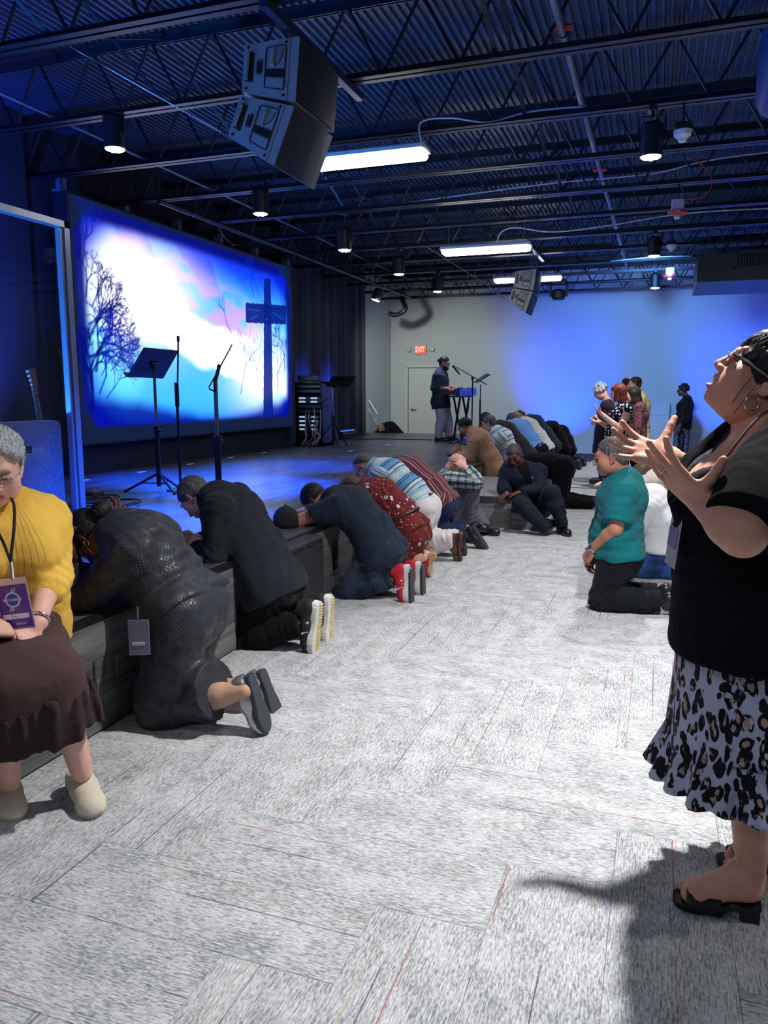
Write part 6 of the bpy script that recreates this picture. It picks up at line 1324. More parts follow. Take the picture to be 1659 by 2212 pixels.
    WT = mat('badge_white', srgb(236, 236, 244), .5); text_obj('badge_lettering', 'RECHARGE', .0125, pc+Z*.0028, X, Yv, WT, bd, .0006); MB().box(ctr-Yv*hgt*.23+Z*.002, (w*.86, .016, .001), ax=(X, Yv, Z)).build('name_strip', WT, bd); text_obj('name_lettering', 'Eva', .013, ctr-Yv*hgt*.23-X*.006+Z*.0028, X, Yv, mat('ink', srgb(40, 40, 60), .6), bd, .0004); text_obj('badge_lettering', 'SESSION', .009, ctr-Yv*hgt*.41+X*.012+Z*.0024, X, Yv, WT, bd, .0004)
    w0 = J['wrN']; a = nv(J['elN']-w0); MB().tube([w0+a*.012+(frame_from(a)[1]*math.cos(t)+frame_from(a)[2]*math.sin(t))*.036 for t in np.linspace(0, 2*math.pi, 25)[:-1]], .0055, 8, closed=True).build('bracelet', SILVER, b, smooth=True)
p_yellow()
# ---- woman in dark brocade
def badge_hang(root, top, lab='badge'):
    cl = mat('clear_badge', srgb(88, 92, 112), .25); MB().tube([top, off(top, 0, 0, -.05)], .004, 6).build('badge_clip', METAL, root); MB().bevbox(off(top, 0, 0, -.13), (.085, .006, .15), .002, ax=((.9, .42, 0), (-.42, .9, 0), (0, 0, 1))).build(lab, cl, root); MB().bevbox(off(top, -.0, -.005, -.155), (.05, .004, .014), .001, ax=((.9, .42, 0), (-.42, .9, 0), (0, 0, 1))).build('name_strip', mat('badge_pale', srgb(150, 150, 170), .4), root)
def p_brocade():
    J = joints(2.76, th=72, pel=(408, 1322), wst=(358, 1245), ch=(306, 1174), nk=(252, 1140), hd=(200, 1160, -.06), shN=(288, 1192), elN=(184, 1290), wrN=(164, 1218), shF=(286, 1160), elF=(232, 1260, .26), wrF=(246, 1140, .2), knN=(352, 1535), anN=(520, 1490), knF=(362, 1530), anF=(535, 1478))
    def bro(H, b):
        f = H['mth']('MULTIPLY', H['mth']('SINE', H['mth']('MULTIPLY', H['u'], 330)), H['mth']('SINE', H['mth']('MULTIPLY', H['v'], 330))); m = H['mth']('MULTIPLY', H['mth']('GREATER_THAN', f, .08), H['ramp'](H['noise'](26, 3), [(.44, (0, 0, 0)), (.56, (1, 1, 1))])); r = H['ramp'](m, [(0, (.75,)*3), (1, (.38,)*3)]); H['L'].new(r, H['b'].inputs['Roughness']); return H['mixc'](m, b, srgb(32, 42, 66))
    BRO = cloth('cloth_brocade', srgb(13, 16, 27), .7, bro, spec=.6); skp = []
    for s_ in ('N', 'F'): skp += [RC(J['pelvis']+(J['L'] if s_ == 'N' else -J['L'])*.08, J['kn'+s_], .135, .112, .06, uv=np.array([-1., 0, 0])), RC(J['kn'+s_]+np.array([0, 0, .06]), J['kn'+s_]+(J['an'+s_]-J['kn'+s_])*.66+np.array([0, 0, .03]), .110, .122, .05, clip='b', uv=np.array([0, 0, 1.]), v0=.4)]
    gp = ((np.array([0, 0, -1.]), 0.0),)
    for p in skp: p.planes = gp
    skp.append(RC(J['pelvis'], J['waist'], .145, .118, .05, J['L'], 1.35, planes=((nv(J['waist']-J['pelvis']), np.dot(nv(J['waist']-J['pelvis']), J['pelvis'])+.05),), uv=np.array([-1., 0, 0])))
    b, J, fr = person('kneeling woman in a shiny dark brocade suit bowed over the stage, nearest the seated woman', J, dict(h=.008, hh=.005, hd=.0045, sc=.98, fat=1.04, hips=1.0, bust=1.0, arm=1.0, skin=SK_DARK, ground=0), hands={'N': ((-.2, -.1, .95), (.8, .3, 0), (.2, -.9, 0), dict(curl=.3)), 'F': ((.2, -.1, .9), (-.8, .2, 0), (0, .9, 0), dict(curl=.5))},
        garments=[dict(kind='top', name='jacket', mat=BRO, hem=.03, sleeve=1.85, ease=.022, sl_ease=.008, fold=.008, lam=.14), dict(kind='custom', name='skirt', mat=BRO, prims=skp, fold=.012, lam=.16)], hair=dict(style='bun', mat=H_BLACK, bun=(0, -.128, -.015), bs=1.15, line=.03, thick=.004))
    for s_ in ('N', 'F'): V, Q = mesh_sdf([RC(J['kn'+s_]*.5+J['an'+s_]*.5, J['kn'+s_]*.25+J['an'+s_]*.75, .062, .05, .02), RC(J['kn'+s_]*.25+J['an'+s_]*.75, J['an'+s_]+np.array([.02, 0, 0]), .05, .036, .02)], .007); smooth_obj('stocking', V, Q, mat('stocking_tan', srgb(186, 150, 126), .6), b)
    for s_, hl, to, dy in (('N', (543, 1455), (582, 1580), -.08), ('F', (567, 1445), (607, 1553), .16)):
        h, t = aty(*hl, 2.76+dy), aty(*to, 2.76+dy); shoe(b, h, t, (-.92, 0, -.28), None, SILV, SOLEK, width=.09, sole=.028, hh=.062, open_top=False)
    MB().tube([HP(fr, (-.088, -.005+.012*math.cos(a), -.042+.012*math.sin(a))) for a in np.linspace(0, 6.28, 17)[:-1]], .0022, 6, closed=True).build('earring', GOLD, b)
    MB().tube(smoothcurve([HP(fr, (-.084, .0, -.02)), HP(fr, (-.07, .05, -.09)), HP(fr, (-.03, .10, -.07)), HP(fr, (.05, .08, -.08))], 5), .002, 6).build('glasses_chain', SILVER, b)
    badge_hang(b, aty(297, 1310, 2.5))
p_brocade()
def legs_shoes(b, items, up, m_up, m_sole, **kw):
    for (h, t) in items: shoe(b, h, t, up, None, m_up, m_sole, **kw)
# ---- man in black jacket, white-soled sneakers
def p_black():
    J = joints(3.78, th=58, pel=(590, 1272), wst=(553, 1190), ch=(503, 1110), nk=(462, 1068), hd=(423, 1074), shN=(474, 1102), elN=(462, 1206), wrN=(428, 1186, -.10), elF=(455, 1175, .25), wrF=(426, 1172, .02), knN=(521, 1382), anN=(652, 1346), knF=(528, 1370), anF=(672, 1333))
    KN = cloth('knit_black', srgb(29, 34, 42), .95, weave=900, bump=.35)
    b, J, fr = person('kneeling man in a black knit jacket and white-soled sneakers leaning on the stage', J, dict(h=.008, hh=.0055, hd=.0048, fat=1.12, skin=SK_LIGHT, ground=0), hands={'N': ((-.7, .45, .5), (0, .8, -.3), (.3, 0, .9), dict(curl=.85, spread=.02)), 'F': ((-.7, -.45, .5), (0, -.8, -.3), (.3, 0, .9), dict(curl=.85, spread=.02))},
        garments=[dict(kind='top', name='jacket', mat=KN, hem=-.045, sleeve=1.92, ease=.022, sl_ease=.010, fold=.006, lam=.16, wfold=.01), dict(kind='trousers', mat=BLACKC, ease=.014, leg_ease=.016, fold=.006, leg=2.0)], hair=dict(style='short', mat=H_SALT, line=.012), hcol=dict(hair=srgb(70, 66, 66), fade=.55, stubble=.3))
    for hl, to, dy in (((692, 1300), (681, 1416), -.09), ((716, 1285), (712, 1402), .14)): shoe(b, aty(*hl, 3.78+dy), aty(*to, 3.78+dy), (-1, 0, -.1), None, mat('sneaker_black', srgb(22, 23, 28), .7, bump=.3, bscale=400), WSOLE, width=.104, sole=.036, hh=.085, stripes=WSTR); 
    for c in [o for o in b.children if o.name.startswith('sole')]: pass
    for hl, to, dy in (((692, 1300), (681, 1416), -.09), ((716, 1285), (712, 1402), .14)):
        h, t = aty(*hl, 3.78+dy), aty(*to, 3.78+dy); D = nv(t-h); up = nv(np.array([-1, 0, -.1])-D*np.dot((-1, 0, -.1), D)); W_ = np.cross(D, up); ln = np.linalg.norm(t-h); r = MB()
        for k in range(17): tt = .07+.053*k; w = .038+.012*math.sin(tt*3.1); r.box(h+D*ln*tt-up*.0015+W_*.018, (ln*.026, w, .006), ax=(D, W_, up))
        r.build('gum_ridges', GUM, b)
p_black()
# ---- man in navy polo, red sneakers
def p_navy():
    J = joints(4.94, th=66, pel=(826, 1196), wst=(800, 1142), ch=(757, 1094), nk=(718, 1074), hd=(682, 1080), shN=(732, 1096), elN=(645, 1126), wrN=(682, 1106, .12), elF=(650, 1112, .3), wrF=(690, 1110, -.02), knN=(747, 1278), anN=(846, 1249), knF=(752, 1270), anF=(870, 1240))
    b, J, fr = person('kneeling man in a navy polo shirt and red sneakers, head on folded arms', J, dict(h=.009, hh=.006, hd=.0055, fat=1.12, skin=SK_TAN, ground=0), hands={'N': ((.3, .9, 0), (0, 0, -1), (-.9, .3, 0), dict(curl=.2)), 'F': ((.3, -.9, 0), (0, 0, -1), (-.9, -.3, 0), dict(curl=.2))},
        garments=[dict(kind='top', name='polo_shirt', mat=cloth('cloth_navy_polo', srgb(28, 38, 56), .85), hem=-.05, sleeve=.62, ease=.018, sl_ease=.016, fold=.007, lam=.14), dict(kind='trousers', name='jeans', mat=DENIM('denim_dark', srgb(28, 40, 62)), ease=.014, leg_ease=.014, fold=.007, lam=.09)], hair=dict(style='crop', mat=H_BLACK, line=.010), hcol=dict(hair=srgb(34, 30, 30), fade=.75, stubble=.2))
    for hl, to, dy in (((884, 1220), (885, 1304), -.1), ((908, 1213), (910, 1285), .13)): shoe(b, aty(*hl, 4.94+dy), aty(*to, 4.94+dy), (-1, 0, -.15), None, REDSH, mat('sole_white_grey', srgb(198, 200, 204), .5), width=.1, sole=.034, hh=.085, stripes=WSTR)
    for hl, to, dy in (((889, 1224), (889, 1306), -.1), ((913, 1216), (914, 1287), .13)): h, t = aty(*hl, 4.94+dy), aty(*to, 4.94+dy); D = nv(t-h); MB().bevbox((h+t)/2+np.array([.004, 0, 0]), (np.linalg.norm(t-h)*.94, .082, .012), .006, ax=(D, nv(np.cross(D, (-1, 0, -.15))), nv(np.cross(D, np.cross(D, (-1, 0, -.15)))))).build('tread', SOLEK, b)
p_navy()
# ---- woman in the red floral dress
def p_floral():
    J = joints(5.66, th=75, pel=(886, 1156), wst=(858, 1108), ch=(818, 1070), nk=(786, 1056), hd=(762, 1062), shN=(798, 1072), elN=(750, 1112), wrN=(735, 1098, .1), elF=(755, 1105, .3), wrF=(740, 1095, 0), knN=(838, 1228), anN=(916, 1204), knF=(842, 1222), anF=(922, 1200))
    def flo(H, b):
        v1 = H['vor'](15); f1 = H['ramp'](v1.outputs['Distance'], [(.20, (1, 1, 1)), (.26, (0, 0, 0))]); v2 = H['vor'](34, rnd=.9); f2 = H['ramp'](v2.outputs['Distance'], [(.16, (1, 1, 1)), (.22, (0, 0, 0))]); c2 = H['ramp'](H['vor'](34, rnd=.9).outputs['Color'], [(.2, srgb(196, 128, 40)), (.5, srgb(214, 206, 214)), (.8, srgb(120, 132, 176))], 'CONSTANT'); ce = H['ramp'](v1.outputs['Distance'], [(.06, srgb(60, 40, 80)), (.09, srgb(222, 214, 226))])
        sel = H['ramp'](v1.outputs['Color'], [(.45, (0, 0, 0)), (.5, (1, 1, 1))], 'CONSTANT'); return H['mixc'](H['mth']('MULTIPLY', f1, sel), H['mixc'](f2, b, c2), ce)
    FL = cloth('cloth_floral', srgb(104, 34, 36), .85, flo); sk = []
    for s_ in ('N', 'F'): sk += [RC(J['pelvis']+(J['L'] if s_ == 'N' else -J['L'])*.09, J['kn'+s_], .14, .11, .06), RC(J['kn'+s_], J['kn'+s_]+(J['an'+s_]-J['kn'+s_])*.74, .105, .12, .05, clip='b')]
    for p in sk: p.planes = ((np.array([0, 0, -1.]), 0.0),)
    b, J, fr = person('kneeling woman in a dark red floral dress bowed beside the navy polo man', J, dict(h=.01, hh=.007, hd=.006, sc=.94, fat=1.2, hips=1.15, skin=SK_LIGHT, ground=0, bare_legs=True), hands={'N': FLAT(), 'F': FLAT(-1)}, garments=[dict(kind='top', name='dress_bodice', mat=FL, hem=.02, sleeve=1.5, ease=.02, sl_ease=.01, fold=.008), dict(kind='custom', name='dress_skirt', mat=FL, prims=sk+[RC(J['pelvis'], J['pelvis']*.4+J['chest']*.6, .15, .12, .05, J['L'], 1.35)], fold=.012, lam=.11)], hair=dict(style='bob', mat=H_BROWN, line=.02, len=.8))
    up = nv(J['waist']-J['pelvis']); c = J['pelvis']*.55+J['waist']*.45+up*.06; fr_ = J['front_p']; MB().tube([c+J['L']*.205*math.cos(a)+fr_*.158*math.sin(a) for a in np.linspace(0, 2*math.pi, 33)[:-1]], .012, 8, closed=True).build('belt', mat('black_trim', srgb(18, 19, 22), .45), b)
    RL = mat('red_leather', srgb(150, 26, 36), .4)
    for hl, to, dy in (((934, 1194), (931, 1245), -.08), ((926, 1196), (922, 1238), .12)):
        h, t = aty(*hl, 5.66+dy), aty(*to, 5.66+dy); shoe(b, h, t, (-1, 0, -.1), None, RL, mat('tan_sole', srgb(190, 150, 104), .5), width=.085, sole=.02, hh=.04, open_top=True, heel_h=.03)
        D = nv(t-h); MB().tube(smoothcurve([h+D*.05+np.array([-.05, -.03, 0]), h+D*.0+np.array([-.06, -.045, .04]), h+np.array([-.02, -.03, .05]), h+np.array([.005, 0, .03])], 4), .006, 6).build('strap', RL, b)
        q = (h+t)/2+np.array([-.03, 0, 0]); V, Q = mesh_sdf([RC(h+D*.03+np.array([-.045, 0, .01]), t-D*.02+np.array([-.03, 0, 0]), .034, .026, .02)], .008); smooth_obj('bare_foot', V, Q, SKIN, b, col=np.tile(SK_LIGHT, (len(V), 1)))
p_floral()
def stripeh(cols, per):
    def f(H, b):
        fr = H['mth']('FRACT', H['mth']('DIVIDE', H['v'], per)); els = [(p, c) for p, c in cols]; return H['ramp'](fr, els, 'CONSTANT')
    return f
def stripev(cols, per):
    def f(H, b): return H['ramp'](H['mth']('FRACT', H['mth']('DIVIDE', H['u'], per)), cols, 'CONSTANT')
    return f
# ---- bald man with glasses, blue striped shirt, white trousers
def p_bluestripe():
    J = joints(6.32, th=60, pel=(908, 1104), wst=(884, 1066), ch=(840, 1028), nk=(808, 1010), hd=(788, 1010, -.02), shN=(822, 1034), elN=(796, 1084), wrN=(762, 1078), knN=(912, 1180), anN=(978, 1166), knF=(920, 1172), anF=(990, 1160))
    c0, c1, c2, c3 = srgb(92, 150, 196), srgb(196, 204, 206), srgb(40, 84, 122), srgb(150, 190, 214)
    SH = cloth('cloth_blue_stripe', c0, .85, stripeh([(0, c0), (.22, c2), (.27, c0), (.33, c2), (.38, c3), (.5, c1), (.66, c3), (.78, c2), (.82, c1), (.94, c2)], .21))
    b, J, fr = person('kneeling bald man with glasses, blue striped shirt and white trousers', J, dict(h=.010, hh=.006, hd=.006, fat=1.2, skin=SK_LIGHT, ground=0), hands={'N': FLAT(), 'F': FLAT(-1)}, garments=[dict(kind='top', name='shirt', mat=SH, hem=.06, sleeve=.85, ease=.02, sl_ease=.016, fold=.007), dict(kind='trousers', mat=cloth('cloth_white_trouser', srgb(214, 210, 214), .9), waist=.085, ease=.02, leg_ease=.014, fold=.007)], hair=dict(style='crop', mat=H_SALT, line=-.045, thick=-.002), hcol=dict(hair=srgb(120, 112, 110), fade=.25, stubble=.25))
    up = nv(J['waist']-J['pelvis']); c = J['pelvis']+up*.075; MB().tube([c+J['L']*.198*math.cos(a)+J['front_p']*.150*math.sin(a) for a in np.linspace(0, 2*math.pi, 33)[:-1]], .017, 8, closed=True).build('belt', BROWNL, b)
    glasses(b, fr, mat('frame_black', srgb(14, 14, 16), .3))
    for hl, to, dy in (((988, 1152), (998, 1214), -.1), ((1003, 1150), (1008, 1202), .13)): shoe(b, aty(*hl, 6.32+dy), aty(*to, 6.32+dy), (-1, 0, -.1), None, BROWNL, mat('dark_brown_sole', srgb(44, 30, 30), .5), width=.092, sole=.02, hh=.07, heel_h=.02)
p_bluestripe()
# ---- man in the maroon striped shirt
def p_maroon():
    J = joints(6.92, th=82, pel=(953, 1092), wst=(928, 1056), ch=(884, 1020), nk=(850, 1004), hd=(822, 1014), knN=(938, 1152), anN=(1004, 1148), knF=(946, 1146), anF=(1008, 1140), elN=(830, 1060), wrN=(800, 1055))
    w, m1, m2 = srgb(206, 190, 192), srgb(92, 40, 52), srgb(60, 28, 44)
    b, J, fr = person('kneeling man in a maroon shirt with pale stripes and navy trousers, bowed low', J, dict(h=.010, hh=.008, fat=1.2, skin=SK_TAN, ground=0), garments=[dict(kind='top', name='shirt', mat=cloth('cloth_maroon_stripe', m1, .85, stripev([(0, m1), (.30, w), (.36, m1), (.55, m2), (.62, w), (.66, m2), (.72, m1)], .095)), hem=-.02, sleeve=.9, ease=.022, sl_ease=.016, fold=.007), dict(kind='trousers', mat=cloth('cloth_navy_trouser', srgb(34, 48, 84), .9), ease=.016, leg_ease=.014, fold=.007)], hair=dict(style='short', mat=H_DARK))
    shoe(b, aty(1023, 1132, 6.8), aty(1058, 1191, 6.8), (-.85, 0, -.5), None, LEATHER, SOLEK, width=.1, sole=.03, hh=.075, lace=mat('lace_black', srgb(14, 14, 16), .8)); shoe(b, aty(1016, 1140, 7.05), aty(1040, 1182, 7.05), (-.85, 0, -.5), None, LEATHER, SOLEK, width=.1, sole=.03, hh=.075)
p_maroon()
# ---- man in plaid sitting with his head in his hands
def p_plaid():
    J = joints(7.5, fwd=(1, -.15, 0), hf=(.62, -.1, -.75), hu=(.72, 0, .65), pel=(975, 1108), wst=(968, 1080), ch=(968, 1044), nk=(972, 1026), hd=(985, 1006, -.03), shN=(974, 1038), elN=(1027, 1042, -.16), wrN=(1004, 1010, -.12), shF=(968, 1032), elF=(1020, 1040, .15), wrF=(1000, 1008, .1), knN=(1016, 1056), anN=(1012, 1128, -.04), knF=(1028, 1112, .25), anF=(1046, 1142, .05))
    def pld(H, b):
        c = H['mixc'](H['band'](H['u'], .075, .0, .4), b, srgb(64, 92, 106)); c = H['mixc'](H['mth']('MULTIPLY', H['band'](H['v'], .075, .0, .4), .65), c, srgb(38, 50, 58)); c = H['mixc'](H['band'](H['u'], .075, .64, .70), c, srgb(220, 224, 226)); return H['mixc'](H['band'](H['v'], .075, .66, .71), c, srgb(40, 48, 60))
    b, J, fr = person('bald man in a plaid shirt sitting on the floor with his head in his hands', J, dict(h=.010, hh=.0065, hd=.006, skin=SK_LIGHT, ground=0), hands={'N': ((-.75, .1, .6), (-.3, .8, -.4), (.4, 0, .8), dict(curl=.3)), 'F': ((-.75, -.1, .6), (-.3, -.8, -.4), (.4, 0, .8), dict(curl=.3))}, garments=[dict(kind='top', name='plaid_shirt', mat=cloth('cloth_plaid', srgb(176, 186, 190), .85, pld), hem=.0, sleeve=1.85, ease=.022, sl_ease=.014, fold=.008), dict(kind='trousers', mat=cloth('cloth_grey_trouser', srgb(104, 98, 112), .9), ease=.016, leg_ease=.016, fold=.007)], hcol=dict(hair=srgb(150, 130, 124), fade=.15))
    shoe(b, off(J['anN'], -.06, 0, -.07), off(J['anN'], .2, -.03, -.085), (0, 0, 1), None, LEATHER, SOLEK, hh=.08); shoe(b, off(J['anF'], -.06, 0, -.045), off(J['anF'], .17, -.08, -.05), (0, -.25, .9), None, LEATHER, SOLEK, hh=.07)
p_plaid()
# ---- the far row along the stage, beyond the steps
def p_far(label, Y, pts, top, hair, skin=SK_TAN, fwd=(-1, 0, 0), L=None, th=60, trousers=None, hd=None, fat=1.1, gl=False, hcol=None, shoes=True, sleeve=1.9, hem=-.03, belt=None, **kw):
    L = L if L is not None else (fwd[1], -fwd[0]*-1 if False else fwd[0], 0) if False else nv(np.array([fwd[1]*-1*-1, -abs(fwd[0]), 0])) if False else nv(np.array([-fwd[1], fwd[0], 0]))
    if L[1] > 0: L = -L
    J = joints(Y, L, fwd, th, **pts)
    if 'knN' not in J: 
        k = J['pelvis']+nv(fwd)*.16; J['knN'] = np.array([k[0]+L[0]*.1, k[1]+L[1]*.1, .075]); J['knF'] = np.array([k[0]-L[0]*.1, k[1]-L[1]*.1, .075]); a = k-nv(fwd)*.40; J['anN'] = np.array([a[0]+L[0]*.1, a[1]+L[1]*.1, .10]); J['anF'] = np.array([a[0]-L[0]*.1, a[1]-L[1]*.1, .10])
    if 'elN' not in J:
        e = J['chest']+nv(fwd)*.20; e[2] = max(.56, J['chest'][2]-.25); 
        for s_, sg in (('N', 1), ('F', -1)): J['el'+s_] = e+L*sg*.2; J['wr'+s_] = e+nv(fwd)*.22+L*sg*.08
    b, J, fr = person(label, J, dict(h=.0125, hh=.0085, hd=.0065, fat=fat, skin=skin, ground=0, **kw), hands=hd or {'N': FLAT(), 'F': FLAT(-1)}, garments=[dict(kind='top', name='shirt', mat=top, hem=hem, sleeve=sleeve, ease=.022, sl_ease=.012, fold=.007), dict(kind='trousers', mat=trousers or BLACKC, ease=.016 if hem < .03 else .022, waist=.09, leg_ease=.014, fold=.006)], hair=hair, hcol=hcol)
    if gl: glasses(b, fr, mat('frame_black', srgb(14, 14, 16), .3))
    if belt: up = nv(J['waist']-J['pelvis']); c = J['pelvis']+up*.075; MB().tube([c+J['L']*.192*math.cos(a)+J['front_p']*.148*math.sin(a) for a in np.linspace(0, 2*math.pi, 25)[:-1]], .016, 8, closed=True).build('belt', belt, b)
    if shoes:
        f = nv(fwd)
        for s_ in ('N', 'F'): a = J['an'+s_]; shoe(b, a-f*.09+np.array([0, 0, .08]), np.array([a[0]-f[0]*.13, a[1]-f[1]*.13, .012]), f, None, LEATHER, SOLEK, hh=.07)
    return b, J, fr
TAN = cloth('cloth_tan', srgb(170, 132, 104), .85)
b, J, fr = p_far('kneeling man in a tan jacket over a white shirt beside the far steps', 10.15, dict(pel=(1068, 1022), wst=(1056, 990), ch=(1035, 950), nk=(1021, 934), hd=(1005, 922, -.02), shN=(1028, 954), elN=(1014, 990), wrN=(990, 984), elF=(1010, 984), wrF=(992, 978)), TAN, dict(style='crop', mat=H_BLACK, line=.008), fwd=(-1, 0, 0), th=38, hd={'N': ((-.5, .1, .7), (0, .9, 0), (.6, 0, .6), dict(curl=.3)), 'F': ((-.5, -.1, .7), (0, -.9, 0), (.6, 0, .6), dict(curl=.3))}, hcol=dict(hair=srgb(40, 36, 36), fade=.6, stubble=.5), fat=1.15)
V, Q = mesh_sdf([RC(J['pelvis']-nv(J['waist']-J['pelvis'])*.14, J['pelvis'], .165, .155, .04, J['L'], 1.35, clip='a')], .012, folds(3, .006), .006); smooth_obj('white_shirt_tail', V, Q, cloth('cloth_white', srgb(216, 218, 224), .9), b)
w, nb_, bl = srgb(196, 202, 206), srgb(52, 74, 104), srgb(120, 160, 190)
p_far('man with glasses and a white and blue striped shirt behind the tan jacket', 11.0, dict(pel=(1108, 1006), wst=(1100, 978), ch=(1084, 946), nk=(1071, 930), hd=(1056, 915), shN=(1080, 948)), cloth('cloth_white_stripe', w, .85, stripeh([(0, w), (.3, nb_), (.38, w), (.55, bl), (.75, nb_), (.8, w)], .15)), dict(style='short', mat=H_SALT), th=18, gl=True, skin=SK_MID)
p_far('kneeling figure in a long charcoal top between the striped and blue shirts', 11.8, dict(pel=(1138, 988), wst=(1120, 962), ch=(1094, 932), nk=(1075, 918), hd=(1049, 908)), cloth('cloth_charcoal', srgb(34, 34, 40), .9), dict(style='crop', mat=H_BLACK), th=40, skin=SK_DARK)
p_far('bowed man in a plain light blue shirt and black belt', 12.6, dict(pel=(1156, 976), wst=(1141, 950), ch=(1122, 926), nk=(1114, 916), hd=(1107, 908, .1)), cloth('cloth_light_blue', srgb(96, 150, 222), .8), dict(style='short', mat=H_SALT, line=.03), fwd=(-.8, .6, 0), th=70, hem=.04, belt=LEATHER, skin=SK_LIGHT)
p_far('bowed person in a plain white shirt and jeans in the far row', 13.3, dict(pel=(1177, 972), wst=(1163, 946), ch=(1144, 922), nk=(1132, 910), hd=(1118, 904)), cloth('cloth_white', srgb(216, 218, 224), .9), dict(style='short', mat=H_LIGHT), th=75, trousers=DENIM('denim_dark', srgb(28, 40, 62)), skin=SK_LIGHT)
p_far('bowed person in a dark teal-navy top behind the white shirt', 14.0, dict(pel=(1192, 966), wst=(1176, 936), ch=(1155, 914), nk=(1140, 905), hd=(1125, 901)), cloth('cloth_dark_teal', srgb(28, 50, 72), .9), dict(style='short', mat=H_BLACK), th=75, trousers=DENIM('denim_dark', srgb(28, 40, 62)))
p_far('bowed person in black with light hair near the far end of the row', 14.7, dict(pel=(1214, 972), wst=(1206, 946), ch=(1192, 926), nk=(1183, 920), hd=(1174, 922)), BLACKC, dict(style='short', mat=H_LIGHT), th=80, skin=SK_LIGHT)
p_far('last bowed person in black at the end of the row against the blue wall', 15.4, dict(pel=(1226, 974), wst=(1222, 952), ch=(1212, 934), nk=(1204, 930), hd=(1196, 936)), cloth('cloth_black_far', srgb(15, 16, 20), .9), dict(style='short', mat=H_BLACK), th=85)
# ---- man in the navy suit sitting on the lower step
def p_suit():
    J = joints(8.1, L=(.94, .34, 0), fwd=(.34, -.94, 0), hf=(-.12, -.86, -.5), hu=(-.30, -.42, .85), pel=(1152, 1092, .05), wst=(1142, 1064, .02), ch=(1130, 1030), nk=(1124, 1009), hd=(1112, 984, -.06), shN=(1164, 1018, 0), elN=(1164, 1058, -.16), wrN=(1118, 1066, -.28), shF=(1096, 1020, -.03), elF=(1088, 1052, -.10), wrF=(1094, 1067, -.24), hipN=(1170, 1096, .02), hipF=(1140, 1096, 0), knN=(1192, 1064, -.36), anN=(1216, 1136, -.34), knF=(1124, 1088, -.42), anF=(1182, 1144, -.46))
    SU = cloth('cloth_suit', srgb(17, 25, 46), .75)
    up = nv(J['neck']-J['chest']); f = nv(np.cross(J['L'], up)); f = f if f[1] < 0 else -f
    b, J, fr = person('man in a navy suit sitting on the lower step, head tilted and eyes closed', J, dict(h=.010, hh=.006, hd=.006, skin=SK_DARK, ground=0), hands={'N': ((-.9, -.15, -.2), (0, -.3, -.9), (-.1, -.9, .2), dict(curl=.3)), 'F': ((-.35, -.7, -.45), (0, .3, -.9), (.9, -.3, 0), dict(curl=.35))},
        garments=[dict(kind='top', name='black_shirt', mat=BLACKC, hem=.0, sleeve=.3, ease=.008, fold=.003), dict(kind='top', name='suit_jacket', mat=SU, hem=-.05, sleeve=1.9, ease=.024, sl_ease=.0, fold=.006, cut=[RC(J['neck']+f*.10+up*.03, J['waist']+f*.17, .055, .02, .02)]), dict(kind='trousers', name='suit_trousers', mat=cloth('cloth_suit_trouser', srgb(24, 30, 46), .8), ease=.012, leg_ease=.008, fold=.006)], hair=dict(style='crop', mat=hairmat('hair_greying', srgb(40, 38, 40), srgb(86, 84, 88)), line=.006), hcol=dict(brow=srgb(70, 66, 66), stubble=.3))
    hk = MB(); q = J['chest']+f*.150+J['L']*.085-up*.03; hk.prism([q-J['L']*.03, q+J['L']*.03, q+J['L']*.022+up*.03, q+up*.018, q-J['L']*.02+up*.034], f*.008); hk.build('pocket_square', mat('white_paper', srgb(220, 222, 230), .8), b)
    shoe(b, atz(1207, 1149), atz(1229, 1160), (0, 0, 1), None, LEATHER, SOLEK, hh=.08); h, t = off(atz(1183, 1156), 0, 0, .03), off(atz(1207, 1150), .0, 0, .09); shoe(b, h, h+nv(t-h)*.27, (-.4, .15, .9), None, LEATHER, SOLEK, hh=.075)
p_suit()
# ---- figure in black on all fours behind him
p_far('person in black kneeling on all fours behind the navy suit man', 9.75, dict(pel=(1216, 1014), wst=(1186, 1004), ch=(1146, 1002), nk=(1122, 1006), hd=(1104, 1014), knN=(1206, 1086), anN=(1280, 1090), knF=(1212, 1080), anF=(1290, 1084), elN=(1140, 1030), wrN=(1110, 1030), elF=(1140, 1026), wrF=(1112, 1026)), BLACKC, dict(style='short', mat=H_BLACK), th=80, fat=1.15, hips=1.12)
